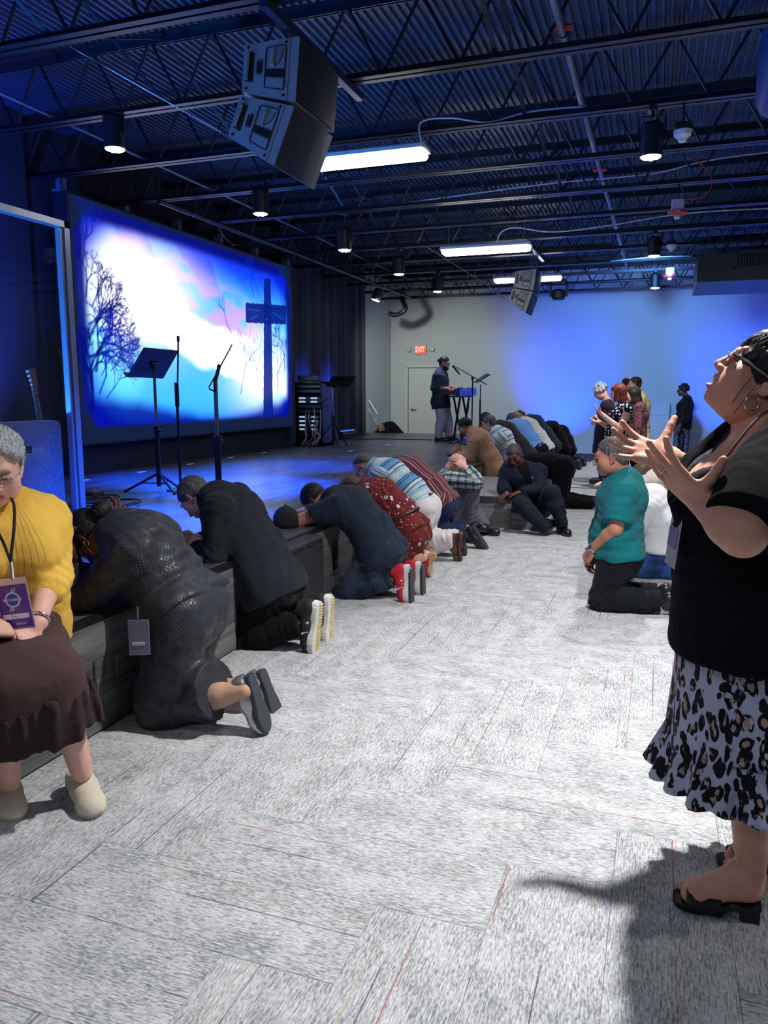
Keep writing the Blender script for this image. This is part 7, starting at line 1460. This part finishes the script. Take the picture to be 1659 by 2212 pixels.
# ---- man in the teal polo kneeling upright
def p_teal():
    J = joints(5.2, th=12, pel=(1336, 1198), wst=(1334, 1146), ch=(1344, 1072), nk=(1352, 1030), hd=(1321, 986, -.02), shN=(1346, 1064), elN=(1330, 1142), wrN=(1280, 1186, -.13), elF=(1318, 1140, .2), wrF=(1284, 1192, .06), knN=(1301, 1296), anN=(1424, 1300), knF=(1306, 1288), anF=(1418, 1280))
    TEAL = cloth('cloth_teal', srgb(14, 104, 112), .85, weave=700, bump=.25)
    b, J, fr = person('kneeling upright man in a teal polo shirt and black trousers', J, dict(h=.0085, hh=.005, hd=.005, fat=1.25, belly=.95, skin=SK_TAN, ground=0, hs=1.03), hands={'N': ((-.45, .35, -.8), (.5, .6, -.3), (-.4, .1, .5), dict(curl=.5, spread=.04)), 'F': ((-.3, -.4, -.8), (.5, -.6, -.3), (-.4, -.1, .5), dict(curl=.4))},
        garments=[dict(kind='top', name='polo_shirt', mat=TEAL, hem=.0, sleeve=.80, ease=.022, sl_ease=.020, fold=.007, lam=.16, wfold=.009), dict(kind='trousers', mat=cloth('cloth_black_trouser', srgb(24, 27, 34), .85), ease=.012, leg_ease=.016, fold=.008, lam=.12)], hair=dict(style='short', mat=H_SALT, line=.004), head_o=dict(chub=.008), hcol=dict(brow=srgb(60, 56, 56), stubble=.3, hair=srgb(90, 84, 82), fade=.3))
    un = nv(J['neck']-J['chest']); q = J['neck']; col = MB(); pts = [q+np.array([-.012, 0, 0])+np.array([.074*math.cos(a), .078*math.sin(a), .012+.022*math.cos(a)]) for a in np.linspace(-2.6, 2.6, 20)]; 
    for i in range(19): col.prism([pts[i], pts[i+1], pts[i+1]*1+np.array([.022*math.cos(-2.6+5.2*(i+1)/19), .022*math.sin(-2.6+5.2*(i+1)/19), -.04]), pts[i]+np.array([.022*math.cos(-2.6+5.2*i/19), .022*math.sin(-2.6+5.2*i/19), -.04])], (0, 0, -.004))
    col.build('collar', TEAL, b)
    cw = J['wrN']; a = nv(J['elN']-cw); d, u1, v1 = frame_from(a); MB().tube([cw+a*.012+(u1*math.cos(t)+v1*math.sin(t))*.034 for t in np.linspace(0, 6.283, 21)[:-1]], .006, 6, closed=True).build('watch_strap', SILVER, b, smooth=True); oc = cw+a*.012+nv(np.array([-.55, -.8, .2]))*.034; MB().lathe(oc, (-.55, -.8, .2), [(.019, 0), (.019, .008), (.015, .010)], 18).build('watch_case', SILVER, b)
    MB().tube(smoothcurve([q+np.array([-.03, -.07, .02]), aty(1306, 1075, 5.08), aty(1283, 1120, 5.1), aty(1272, 1150, 5.15)], 5), .004, 6).build('lanyard', mat('lanyard_black', srgb(16, 16, 22), .7), b, smooth=True)
    q = aty(1312, 1066, 5.06); MB().box(q, (.004, .02, .02), rz=.4).build('chest_emblem', mat('white_paper', srgb(220, 222, 230), .8), b)
    for s_, dy in (('N', -.1), ('F', .1)): a = J['an'+s_]; shoe(b, off(a, .09, 0, .07), off(a, .17, 0, -a[2]+.012), (-.8, 0, -.35), None, LEATHER, SOLEK, hh=.075, lace=mat('lace_black', srgb(14, 14, 16), .8) if s_ == 'N' else None)
p_teal()
# ---- bowed figure in white shirt and jeans, and the one behind
def p_white():
    J = joints(6.25, th=88, pel=(1432, 1172), wst=(1432, 1130), ch=(1402, 1090), nk=(1374, 1094), hd=(1350, 1116), knN=(1368, 1228), anN=(1450, 1236), knF=(1372, 1222), anF=(1456, 1230), elN=(1358, 1160), wrN=(1328, 1210), shN=(1392, 1100))
    b, J, fr = person('person in a white shirt and blue jeans bowed down behind the teal polo man', J, dict(h=.010, hh=.009, fat=1.2, hips=1.1, skin=SK_MID, ground=0), hands={'N': FLAT(), 'F': FLAT(-1)}, garments=[dict(kind='top', name='white_shirt', mat=cloth('cloth_white_bright', srgb(226, 228, 236), .9), hem=-.04, sleeve=1.85, ease=.024, sl_ease=.014, fold=.010, lam=.18), dict(kind='trousers', name='jeans', mat=DENIM('denim_blue', srgb(32, 66, 118)), ease=.014, leg_ease=.016, fold=.010, lam=.07)], hair=dict(style='short', mat=H_DARK))
    for s_ in ('N', 'F'): a = J['an'+s_]; shoe(b, off(a, .07, 0, .04), off(a, .30, 0, -.02), (0, 0, -1), None, LEATHER, SOLEK, hh=.05)
p_white()
b, J, fr = p_far('bowed woman in a pale beige top with loose brown hair behind the white shirt', 7.6, dict(pel=(1470, 1080), wst=(1452, 1056), ch=(1424, 1044), nk=(1404, 1034), hd=(1388, 1030)), cloth('cloth_beige', srgb(190, 184, 178), .9), dict(style='long', mat=H_BROWN, len=.22, end=np.array([.5, 0, .35])), th=60, skin=SK_LIGHT, fat=1.1, sc=.94)
# ================================================================== standing people
def p_stand(label, Y, pts, garments, hair, skin=SK_LIGHT, fwd=(-1, 0, 0), th=5, hands=None, h=.0125, hcol=None, gl=False, shoes=LEATHER, **kw):
    L = nv(np.array([-fwd[1], fwd[0], 0])); L = -L if L[1] > 0 else L
    J = joints(Y, L, fwd, th, **pts); k = nv(fwd)
    if 'knN' not in J:
        for s_, sg in (('N', 1), ('F', -1)): p = J['pelvis']; J['kn'+s_] = np.array([p[0]+k[0]*.02+L[0]*sg*.1, p[1]+L[1]*sg*.1+k[1]*.02, kw.get('gz', 0)+.48]); J['an'+s_] = np.array([p[0]+L[0]*sg*.1-k[0]*.03, p[1]+L[1]*sg*.1-k[1]*.03, kw.get('gz', 0)+.09])
    gz = kw.pop('gz', 0)
    if 'elN' not in J:
        for s_, sg in (('N', 1), ('F', -1)): c = J['chest']; J['el'+s_] = c+np.array([L[0]*sg*.24, L[1]*sg*.24, -.24]); J['wr'+s_] = J['el'+s_]+k*.10+np.array([0, 0, -.22])
    b, J, fr = person(label, J, dict(h=h, hh=min(.0085, h), hd=.006, skin=skin, ground=gz, **kw), hands=hands or {'N': ((k[0]*.2, k[1]*.2, -1), tuple(-L), tuple(k), dict(curl=.35)), 'F': ((k[0]*.2, k[1]*.2, -1), tuple(L), tuple(k), dict(curl=.35))}, garments=garments, hair=hair, hcol=hcol)
    if gl: glasses(b, fr, mat('frame_black', srgb(14, 14, 16), .3))
    if shoes:
        for s_ in ('N', 'F'): a = J['an'+s_]; shoe(b, np.array([a[0], a[1], gz])-k*.06, np.array([a[0], a[1], gz])+k*.2, (0, 0, 1), None, shoes, SOLEK, hh=.08)
    return b, J, fr
def robe(J, z0, r0, r1, s=1.25, z_hem=.08): c = J['pelvis']; return [RC(c+np.array([0, 0, z0]), np.array([c[0], c[1], z_hem]), r0, r1, .05, J['L'], s, clip='b', uv=J['front_p'])]
def dots(dot, sc, r=.3):
    def f(H, b): v = H['vor'](sc, rnd=.35); return H['mixc'](H['ramp'](v.outputs['Distance'], [(r, (1, 1, 1)), (r+.04, (0, 0, 0))]), b, dot)
    return f
DOT = cloth('cloth_polka', srgb(20, 22, 36), .85, dots(srgb(220, 222, 232), 21, .34))
p_stand('red-haired woman in a sleeveless polka dot dress holding her hands out', 11.9, dict(pel=(1328, 962), wst=(1332, 932), ch=(1342, 896), nk=(1349, 873), hd=(1335, 848), shN=(1356, 884), elN=(1340, 928), wrN=(1298, 893), elF=(1325, 928), wrF=(1296, 912)), lambda J: [dict(kind='top', name='dress_bodice', mat=DOT, hem=-.02, sleeve=.12, ease=.016, fold=.004), dict(kind='custom', name='dress_skirt', mat=DOT, prims=robe(J, .12, .135, .17, z_hem=.12), fold=.012, lam=.14)],
    dict(style='bob', mat=H_RED, len=1.35, thick=.012, line=.014), hands={'N': ((-.75, .2, .6), (.5, .4, .7), (.3, -.8, .3), dict(curl=.35)), 'F': ((-.95, 0, .2), (.1, -.3, .95), (0, .9, .3), dict(curl=.2))}, sc=.95, fat=1.3, bust=1.2, arm=1.15, hips=1.1, bare_legs=True)
p_stand('grey-haired woman with bowed head in a dark plum top beside the red-haired woman', 12.5, dict(pel=(1302, 962), wst=(1304, 930), ch=(1310, 892), nk=(1313, 870), hd=(1297, 846), elN=(1306, 925), wrN=(1286, 900)), [dict(kind='top', name='cardigan', mat=cloth('cloth_plum', srgb(48, 34, 52), .9), hem=-.12, sleeve=1.9, ease=.02), dict(kind='trousers', mat=DENIM('denim_blue', srgb(32, 66, 118)))], dict(style='curly', mat=H_GREY, n=50, line=.01), th=35, sc=.94, fat=1.05, gl=True)
p_stand('woman with long dark hair and a mottled maroon blouse behind the red-haired woman', 12.7, dict(pel=(1374, 962), wst=(1376, 934), ch=(1380, 896), nk=(1382, 874), hd=(1366, 853)), [dict(kind='top', name='blouse', mat=cloth('cloth_maroon_mottle', srgb(92, 52, 62), .9, lambda H, b: H['mixc'](H['ramp'](H['noise'](34, 3), [(.42, (0, 0, 0)), (.6, (1, 1, 1))]), b, srgb(150, 100, 108))), hem=-.10, sleeve=1.0, ease=.02), dict(kind='trousers', mat=BLACKC)], dict(style='long', mat=H_DARK, len=.30, end=np.array([.28, 0, -.95])), sc=.95, fat=1.15, bust=1.0)
p_stand('man with short hair in a pale yellow shirt behind the long dark hair', 13.3, dict(pel=(1384, 950), wst=(1385, 920), ch=(1385, 876), nk=(1384, 853), hd=(1371, 830)), [dict(kind='top', name='shirt', mat=cloth('cloth_pale_yellow', srgb(206, 204, 150), .85), hem=-.06, sleeve=.8, ease=.02), dict(kind='trousers', mat=cloth('cloth_white_trouser', srgb(214, 210, 214), .9))], dict(style='short', mat=H_DARK, line=-.004), hcol=dict(hair=srgb(60, 54, 52), fade=.4), skin=SK_MID)
p_stand('person with short dark hair mostly hidden behind the red-haired woman', 14.1, dict(pel=(1350, 952), wst=(1352, 925), ch=(1358, 880), nk=(1362, 856), hd=(1354, 832)), [dict(kind='top', name='top', mat=BLACKC, hem=-.06, sleeve=1.9, ease=.02), dict(kind='trousers', mat=BLACKC)], dict(style='short', mat=H_DARK, thick=.008))
def zig(H, b):
    a = H['mth']('ABSOLUTE', H['u']); band_ = H['mth']('MAXIMUM', H['mth']('MULTIPLY', H['mth']('GREATER_THAN', a, .10), H['mth']('LESS_THAN', a, .20)), H['mth']('MULTIPLY', H['mth']('GREATER_THAN', a, .33), H['mth']('LESS_THAN', a, .43))); tri = H['mth']('PINGPONG', H['v'], .07); z = H['mth']('FRACT', H['mth']('DIVIDE', H['mth']('ADD', a, tri), .06)); m = H['mth']('MULTIPLY', band_, H['mth']('LESS_THAN', z, .30)); c = H['mixc'](m, b, srgb(190, 196, 206)); v = H['vor'](42, rnd=.2); d = H['mth']('MULTIPLY', H['mth']('MULTIPLY', H['mth']('GREATER_THAN', a, .21), H['mth']('LESS_THAN', a, .32)), H['ramp'](v.outputs['Distance'], [(.22, (1, 1, 1)), (.3, (0, 0, 0))])); return H['mixc'](d, c, srgb(96, 104, 120))
ZIG = cloth('cloth_zigzag', srgb(20, 22, 28), .85, zig)
p_stand('woman in a black cardigan and long black zigzag dress standing by the back wall', 17.5, dict(pel=(1473, 922), wst=(1476, 902), ch=(1481, 876), nk=(1485, 860), hd=(1475, 843), elN=(1482, 904, -.3), wrN=(1467, 921, -.28)), lambda J: [dict(kind='top', name='dress_top', mat=ZIG, hem=-.06, sleeve=.2, ease=.012), dict(kind='top', name='cardigan', mat=BLACKC, hem=-.02, sleeve=1.35, ease=.024, sl_ease=.015, cut=[RC(J['neck']+np.array([-.16, 0, .05]), J['waist']+np.array([-.24, 0, -.1]), .075, .10, .02)]), dict(kind='custom', name='dress_skirt', mat=ZIG, prims=robe(J, .14, .165, .15, 1.2), fold=.006)], dict(style='curly', mat=H_BLACK, n=60, line=.012, curl=1.1), skin=SK_DARK, fat=1.35, bust=1.2, sc=.98, gl=True)
b, J, fr = p_stand('person in teal with a purple badge mostly hidden behind the standing woman', 14.0, dict(pel=(1592, 962), wst=(1592, 932), ch=(1592, 886), nk=(1594, 862), hd=(1586, 838)), [dict(kind='top', name='top', mat=cloth('cloth_dark_green', srgb(20, 64, 80), .85), hem=-.12, sleeve=1.9, ease=.02), dict(kind='trousers', mat=BLACKC)], dict(style='short', mat=H_DARK), fat=1.1)
q = aty(1578, 894, 13.78); MB().bevbox(q, (.10, .006, .13), .003).build('badge', mat('badge_purple', srgb(92, 52, 150), .35), b); MB().bevbox(q+np.array([0, -.004, -.03]), (.08, .004, .02), .001).build('name_strip', mat('badge_white', srgb(236, 236, 244), .5), b); MB().tube([q+np.array([0, 0, .065]), J['neck']+np.array([-.05, -.1, 0])], .006, 6).build('lanyard', mat('lanyard_black', srgb(16, 16, 22), .7), b)
# keyboard player
b, J, fr = p_stand('bearded man in a dark shirt and pale trousers playing the keyboard', 14.2, dict(pel=(953, 868), wst=(952, 846), ch=(951, 822), nk=(951, 803), hd=(960, 784), shN=(946, 814, -.17), elN=(940, 838, -.2), wrN=(968, 839, -.12), elF=(946, 838, .2), wrF=(976, 836, .2), knN=(955, 906, -.1), anN=(946, 944, -.1), knF=(966, 906, .1), anF=(970, 942, .1)), [dict(kind='top', name='shirt', mat=cloth('cloth_slate', srgb(44, 54, 70), .85), hem=-.12, sleeve=1.05, ease=.032, sl_ease=.012), dict(kind='trousers', mat=cloth('cloth_pale_trouser', srgb(184, 188, 204), .9), ease=.016, leg_ease=.02, fold=.009)],
    dict(style='short', mat=H_BLACK, line=.006), fwd=(1, 0, 0), th=18, skin=SK_TAN, gz=ST_Z, hands={'N': ((.9, 0, -.2), (0, 0, -1), (0, .9, 0), dict(curl=.35)), 'F': ((.9, 0, -.2), (0, 0, -1), (0, -.9, 0), dict(curl=.35))}, hcol=dict(stubble=.8))
V, Q = mesh_sdf([EL(HP(fr, (0, .052, -.092)), fr[1], np.array([.056, .055, .050]), .02), RC(HP(fr, (-.052, .02, -.06)), HP(fr, (0, .08, -.085)), .026, .03, .02), RC(HP(fr, (.052, .02, -.06)), HP(fr, (0, .08, -.085)), .026, .03, .02)], .008); smooth_obj('beard', V, Q, H_BLACK, b, puv=(V-fr[0])@fr[1].T)
V, Q = mesh_sdf([EL(HP(fr, (0, -.115, .01)), fr[1], np.array([.03, .035, .03]), .01)], .008); smooth_obj('hair_knot', V, Q, H_BLACK, b, puv=(V-fr[0])@fr[1].T)
# two figures half hidden behind the stage
b, J, fr = p_far('bald-headed person in black bent over the rear stage edge by the handrail', 17.15, dict(pel=(856, 944), wst=(850, 932), ch=(842, 924), nk=(835, 922), hd=(824, 926, -.14), elN=(832, 938, -.35), wrN=(822, 936, -.3), elF=(815, 938, -.2), wrF=(822, 938, -.3)), BLACKC, None, fwd=(-.6, -.8, 0), th=60, hd={}, hcol=dict(hair=srgb(40, 36, 36), fade=.6), shoes=False, skin=SK_MID)
# ================================================================== the woman standing at the right
SK_H = srgb(198, 146, 126)
def p_hero():
    Yc = 2.24; hf = np.array([-math.cos(math.radians(36)), 0, math.sin(math.radians(36))]); hu = np.array([math.sin(math.radians(36)), 0, math.cos(math.radians(36))]); hs = 1.08
    ear = aty(1645, 832, Yc-.083); hd = ear+(.008*hf+.006*hu)*hs; hd = np.array([hd[0]+.018, Yc, hd[2]])
    P2 = lambda px, py, y: list(aty(px, py, y))
    J = joints(Yc, hf=hf, hu=hu, pel=(1632, 1292), wst=(1632, 1178), ch=(1650, 1040), nk=(1676, 922), shN=(1700, 1005, -.22), elN=(1604, 1152, -.40), wrN=(1516, 1084, -.29), shF=(1660, 985, .2), elF=(1560, 1062, .34), wrF=(1440, 986, .21), knN=(1618, 1640, -.11), anN=(1622, 1880, -.11), knF=(1640, 1610, .12), anF=(1668, 1800, .13))
    J['head'] = hd
    body_f = np.array([-1., 0, 0]); CARD = cloth('cloth_cardigan', srgb(15, 16, 22), .92, weave=800, bump=.2, sheen=.0, var=.1); TANK = cloth('cloth_charcoal_tank', srgb(44, 46, 56), .85)
    vn = lambda y, e=0, q=0: [RC(aty(1572, 898, y-.05), aty(1468+q, 1092-q*1.3, y-.05), .118+e, .040+e, .02)]
    b, J, fr = person('standing woman in a black cardigan and leopard skirt, face raised, palms open', J, dict(h=.0065, hh=.003, hd=.0032, sc=1.0, fat=1.52, wide=.92, bust=1.75, hips=1.2, arm=1.12, leg=1.0, skin=SK_H, hs=hs, ground=0, neckw=1.22, hand=1.04, shrink=.003, bare_legs=True, hairh=.004),
        hands={'N': ((-.74, .0, .67), (.47, .60, .52), (.39, -.70, .45), dict(curls=[.16, .05, .10, .18], spread=.17, thumb=(.80, .12, .28), tcurl=.12)), 'F': ((-.95, .12, .24), (0, -.84, .52), (.15, .45, .86), dict(curls=[.30, .28, .22, .14], spread=.20, thumb=(.97, -.05, .15), tcurl=-.02))},
        garments=[dict(kind='top', name='tank_top', mat=TANK, hem=-.05, sleeve=.10, ease=.010, fold=.003, nocollar=1, cut=vn(2.2, -.004, 42)),
                  dict(kind='top', name='cardigan', mat=CARD, hem=-.13, sleeve=.92, ease=.028, sl_ease=.018, fold=.008, lam=.17, wfold=.010, nocollar=1, cut=vn(2.2, .004), extra=[RC(J['pelvis']-np.array([0, 0, .12]), J['waist']*.6+J['chest']*.4, .205, .17, .05, J['L'], 1.05, planes=((np.array([0, 0, -1.]), -(J['pelvis'][2]-.125)),))])],
        hair=dict(style='curly', mat=H_BLACK, n=190, line=.034, curl=.72, thick=.010, seed=9, amp=.003, extra=[]), head_o=dict(chub=.013, nose=.92, mouth_open=.8), hcol=dict(lip=srgb(196, 120, 124), brow=srgb(60, 44, 42)))
    # hair strands and glasses, hoop earring
    st = MB()
    for a, m_, e in (((-.050, .07, .085), (-.055, .094, .05), (-.058, .088, .01)), ((-.062, .05, .08), (-.072, .085, .03), (-.07, .075, -.02)), ((-.074, .02, .03), (-.082, .035, -.02), (-.08, .03, -.085)), ((-.076, .01, .02), (-.086, .015, -.03), (-.084, .012, -.10))): st.tube(smoothcurve([HP(fr, a), HP(fr, m_), HP(fr, e)], 6), .0010, 5)
    st.build('hair_strands', mat('hair_strand', srgb(14, 14, 18), .5), b)
    glasses(b, fr, mat('thin_frame_light', (.8, .8, .82), .2, .8), LENSG, rim=.0012, tm=mat('temple_black', srgb(8, 8, 10), .3))
    for sx in (-1, 1): MB().tube([HP(fr, (sx*.056, .099, .008)), HP(fr, (sx*.078, .055, .008)), HP(fr, (sx*.089, .0, .006))], .0046, 8).build('wide_temple', mat('temple_black', srgb(8, 8, 10), .3), b)
    ec = HP(fr, (-.087, -.004, -.060)); MB().tube([ec+np.array([.017*math.cos(a), .004*math.cos(a), .019*math.sin(a)]) for a in np.linspace(0, 2*math.pi, 25)[:-1]], .0026, 8, closed=True).build('hoop_earring', SILVER, b, smooth=True)
    # ring
    D = nv((-.74, 0, .67)); w0 = J['wrN']; T = nv(np.array((.39, -.70, .45))-D*np.dot((.39, -.70, .45), D)); Nn = nv(np.cross(T, D)); rc = w0+D*.091-T*.0105+D*.022; MB().tube([rc+(T*math.cos(a)+Nn*math.sin(a))*.0098 for a in np.linspace(0, 2*math.pi, 19)[:-1]], .0017, 6, closed=True).build('ring', SILVER, b, smooth=True)
    # lanyard and clear badge at the front
    cord = mat('lanyard_brown', srgb(70, 40, 40), .6); MB().tube(smoothcurve([aty(1690, 880, 2.20), aty(1640, 900, 2.09), aty(1570, 985, 2.03), aty(1522, 1052, 2.02), aty(1490, 1092, 2.04)], 5), .0035, 6).build('lanyard', cord, b, smooth=True)
    bt = aty(1466, 1098, 2.12); bb_ = aty(1446, 1222, 2.12); ax = nv(bb_-bt); sx_ = nv(np.array([-.25, .97, 0])); MB().box((bt+bb_)/2, (.002, .09, np.linalg.norm(bb_-bt)), ax=(np.cross(sx_, -ax), sx_, -ax)).build('badge', mat('clear_badge_pale', srgb(176, 180, 200), .2), b); MB().box((bt+bb_)/2+np.array([-.003, 0, 0]), (.002, .075, .05), ax=(np.cross(sx_, -ax), sx_, -ax)).build('badge_card', mat('badge_lilac2', srgb(120, 112, 160), .4), b); MB().tube([off(bt, 0, 0, .035), bt], .007, 6).build('badge_clip', mat('clear_badge', srgb(88, 92, 112), .25), b)
    # leopard skirt with a flounce
    def leo(H, b_):
        n = H['nt'].nodes.new('ShaderNodeMapping'); n.inputs['Scale'].default_value = (1.3, 1.3, .72); H['L'].new(H['obj'], n.inputs[0]); w = H['nt'].nodes.new('ShaderNodeVectorMath'); w.operation = 'ADD'; nn = H['nt'].nodes.new('ShaderNodeTexNoise'); nn.inputs['Scale'].default_value = 16; sc = H['nt'].nodes.new('ShaderNodeVectorMath'); sc.operation = 'SCALE'; sc.inputs['Scale'].default_value = .055; H['L'].new(n.outputs[0], nn.inputs['Vector']); H['L'].new(nn.outputs['Color'], sc.inputs[0]); H['L'].new(n.outputs[0], w.inputs[0]); H['L'].new(sc.outputs[0], w.inputs[1])
        v = H['vor'](30, vec=w.outputs[0], rnd=.85); d = v.outputs['Distance']; gap = H['ramp'](H['noise'](46, 2, vec=w.outputs[0]), [(.36, (0, 0, 0)), (.42, (1, 1, 1))]); ring = H['ramp'](d, [(0, (.0,)*3), (.20, (0, 0, 0)), (.26, (1, 1, 1)), (.52, (1, 1, 1)), (.57, (0, 0, 0))]); core = H['ramp'](d, [(.25, (1, 1, 1)), (.33, (0, 0, 0))]); small = H['ramp'](v.outputs['Color'], [(.35, (1, 1, 1)), (.36, (0, 0, 0))], 'CONSTANT')
        c = H['mixc'](core, b_, srgb(166, 138, 122)); spot = H['mth']('MULTIPLY', small, H['ramp'](d, [(.42, (1, 1, 1)), (.48, (0, 0, 0))])); k = H['mth']('MAXIMUM', H['mth']('MULTIPLY', ring, gap), spot); return H['mixc'](k, c, srgb(14, 15, 24))
    LEO = cloth('cloth_leopard', srgb(172, 174, 202), .8, leo, weave=600, bump=.1); rings = []; n = 120; cx = aty(1634, 1450, Yc)[0]; a = np.linspace(0, 2*math.pi, n, endpoint=False)
    for z, rx, ry, wv in ((1.0, .195, .215, 0), (.9, .205, .225, .002), (.75, .208, .23, .004), (.6, .212, .232, .006), (.47, .220, .238, .008), (.44, .222, .24, .008)):
        rr = 1+wv/.2*np.sin(a*9+z*2)+wv/.3*np.sin(a*5+1); rings.append(np.stack([cx+rx*rr*np.cos(a), Yc+ry*rr*np.sin(a), np.full(n, z)], 1))
    loft('skirt', rings, LEO, b); fl = []
    for k in range(9):
        t = k/8; z = .465-.125*t; wv = .003+.015*t; rr = (np.sin(a*19+.8*np.sin(a*3))+.5*np.sin(a*11))*wv; R1 = .222+.036*t; fl.append(np.stack([cx+(R1+rr)*np.cos(a), Yc+(R1+.015+rr)*np.sin(a), z+.007*t*np.sin(a*19+1.2)], 1))
    loft('skirt_flounce', fl, LEO, b)
    # feet in open-toed mules
    for s_, hp, tp_ in (('N', atz(1640, 1985), atz(1452, 1945)), ('F', atz(1730, 1880), atz(1548, 1868))):
        d = nv(tp_-hp); L_ = np.linalg.norm(tp_-hp); W_ = np.array([-d[1], d[0], 0]); an = J['an'+s_]; hk = .055
        heel = hp+np.array([0, 0, hk]); ball = hp+d*L_*.70+np.array([0, 0, .018]); toe = hp+d*L_*.97+np.array([0, 0, .016])
        ft = [RC(an, heel+d*.035+np.array([0, 0, .038]), .036, .033, .03), RC(heel+d*.03+np.array([0, 0, .030]), ball+np.array([0, 0, .024]), .031, .027, .03, W_, 1.15), RC(an+d*.02+np.array([0, 0, -.01]), ball+np.array([0, 0, .026]), .034, .024, .04), RC(ball+np.array([0, 0, .018]), toe-d*.03+np.array([0, 0, .012]), .026, .016, .02, W_, 1.5)]
        for k in range(5): q = toe-d*(.012+.011*k)+W_*(-.034+.017*k)*(1 if s_ == 'N' else -1)+np.array([0, 0, .012]); ft.append(RC(q-d*.03, q, .010-.0008*k+.003*(k == 0), .0095-.0008*k+.003*(k == 0), .004))
        V, Q = mesh_sdf(ft, .0045); smooth_obj('bare_foot', V, Q, SKIN, b, col=np.tile(SK_H, (len(V), 1)))
        mb = MB(); prof = [(0, .030, hk-.004), (.1, .034, hk-.006), (.3, .033, hk*.72), (.5, .036, .028), (.68, .044, .016), (.85, .043, .014), (.96, .030, .016), (1.0, .012, .018)]; V = []
        for (t, w, z) in prof:
            c = hp+d*L_*t
            for (sw, dz_) in ((-1, .0), (-1, .016), (1, .016), (1, .0)): V.append(c+W_*w*sw+np.array([0, 0, z+dz_-.012]))
        m_ = len(prof); F_ = [(i*4+j, i*4+(j+1) % 4, (i+1)*4+(j+1) % 4, (i+1)*4+j) for i in range(m_-1) for j in range(4)]+[(0, 1, 2, 3), tuple((m_-1)*4+j for j in (3, 2, 1, 0))]; mb.add(V, F_)
        mb.prism([hp+d*.002+W_*.028, hp+d*.05+W_*.030, hp+d*.05-W_*.030, hp+d*.002-W_*.028], (0, 0, hk-.01)); mb.build('mule_sole', mat('mule_black', srgb(16, 17, 22), .35), b)
        up = []
        for k in range(9):
            al = math.pi*k/8; 
            for t in (.50, .60, .72, .84): 
                w = np.interp(t, [.5, .68, .85], [.040, .047, .045]); hgt = np.interp(t, [.5, .6, .72, .84], [.070, .064, .054, .042]); up.append(hp+d*L_*(t-.06*abs(math.cos(al))*(t < .55))+W_*w*math.cos(al)+np.array([0, 0, .012+hgt*math.sin(al)**.8]))
        um = MB(); um.add(up, [(k*4+j, k*4+j+1, (k+1)*4+j+1, (k+1)*4+j) for k in range(8) for j in range(3)]); o = um.build('mule_strap', mat('mule_black', srgb(16, 17, 22), .35), b, smooth=True); md = o.modifiers.new('thick', 'SOLIDIFY'); md.thickness = .004
        MB().tube(smoothcurve([hp+d*L_*.45+W_*.036+np.array([0, 0, .03]), hp+d*L_*.30+W_*.040+np.array([0, 0, .05]), hp+d*L_*.12+W_*.034+np.array([0, 0, .045]), hp+d*L_*.05+W_*.03+np.array([0, 0, hk])], 4), .005, 6).build('side_strap', mat('mule_black', srgb(16, 17, 22), .35), b)
p_hero()
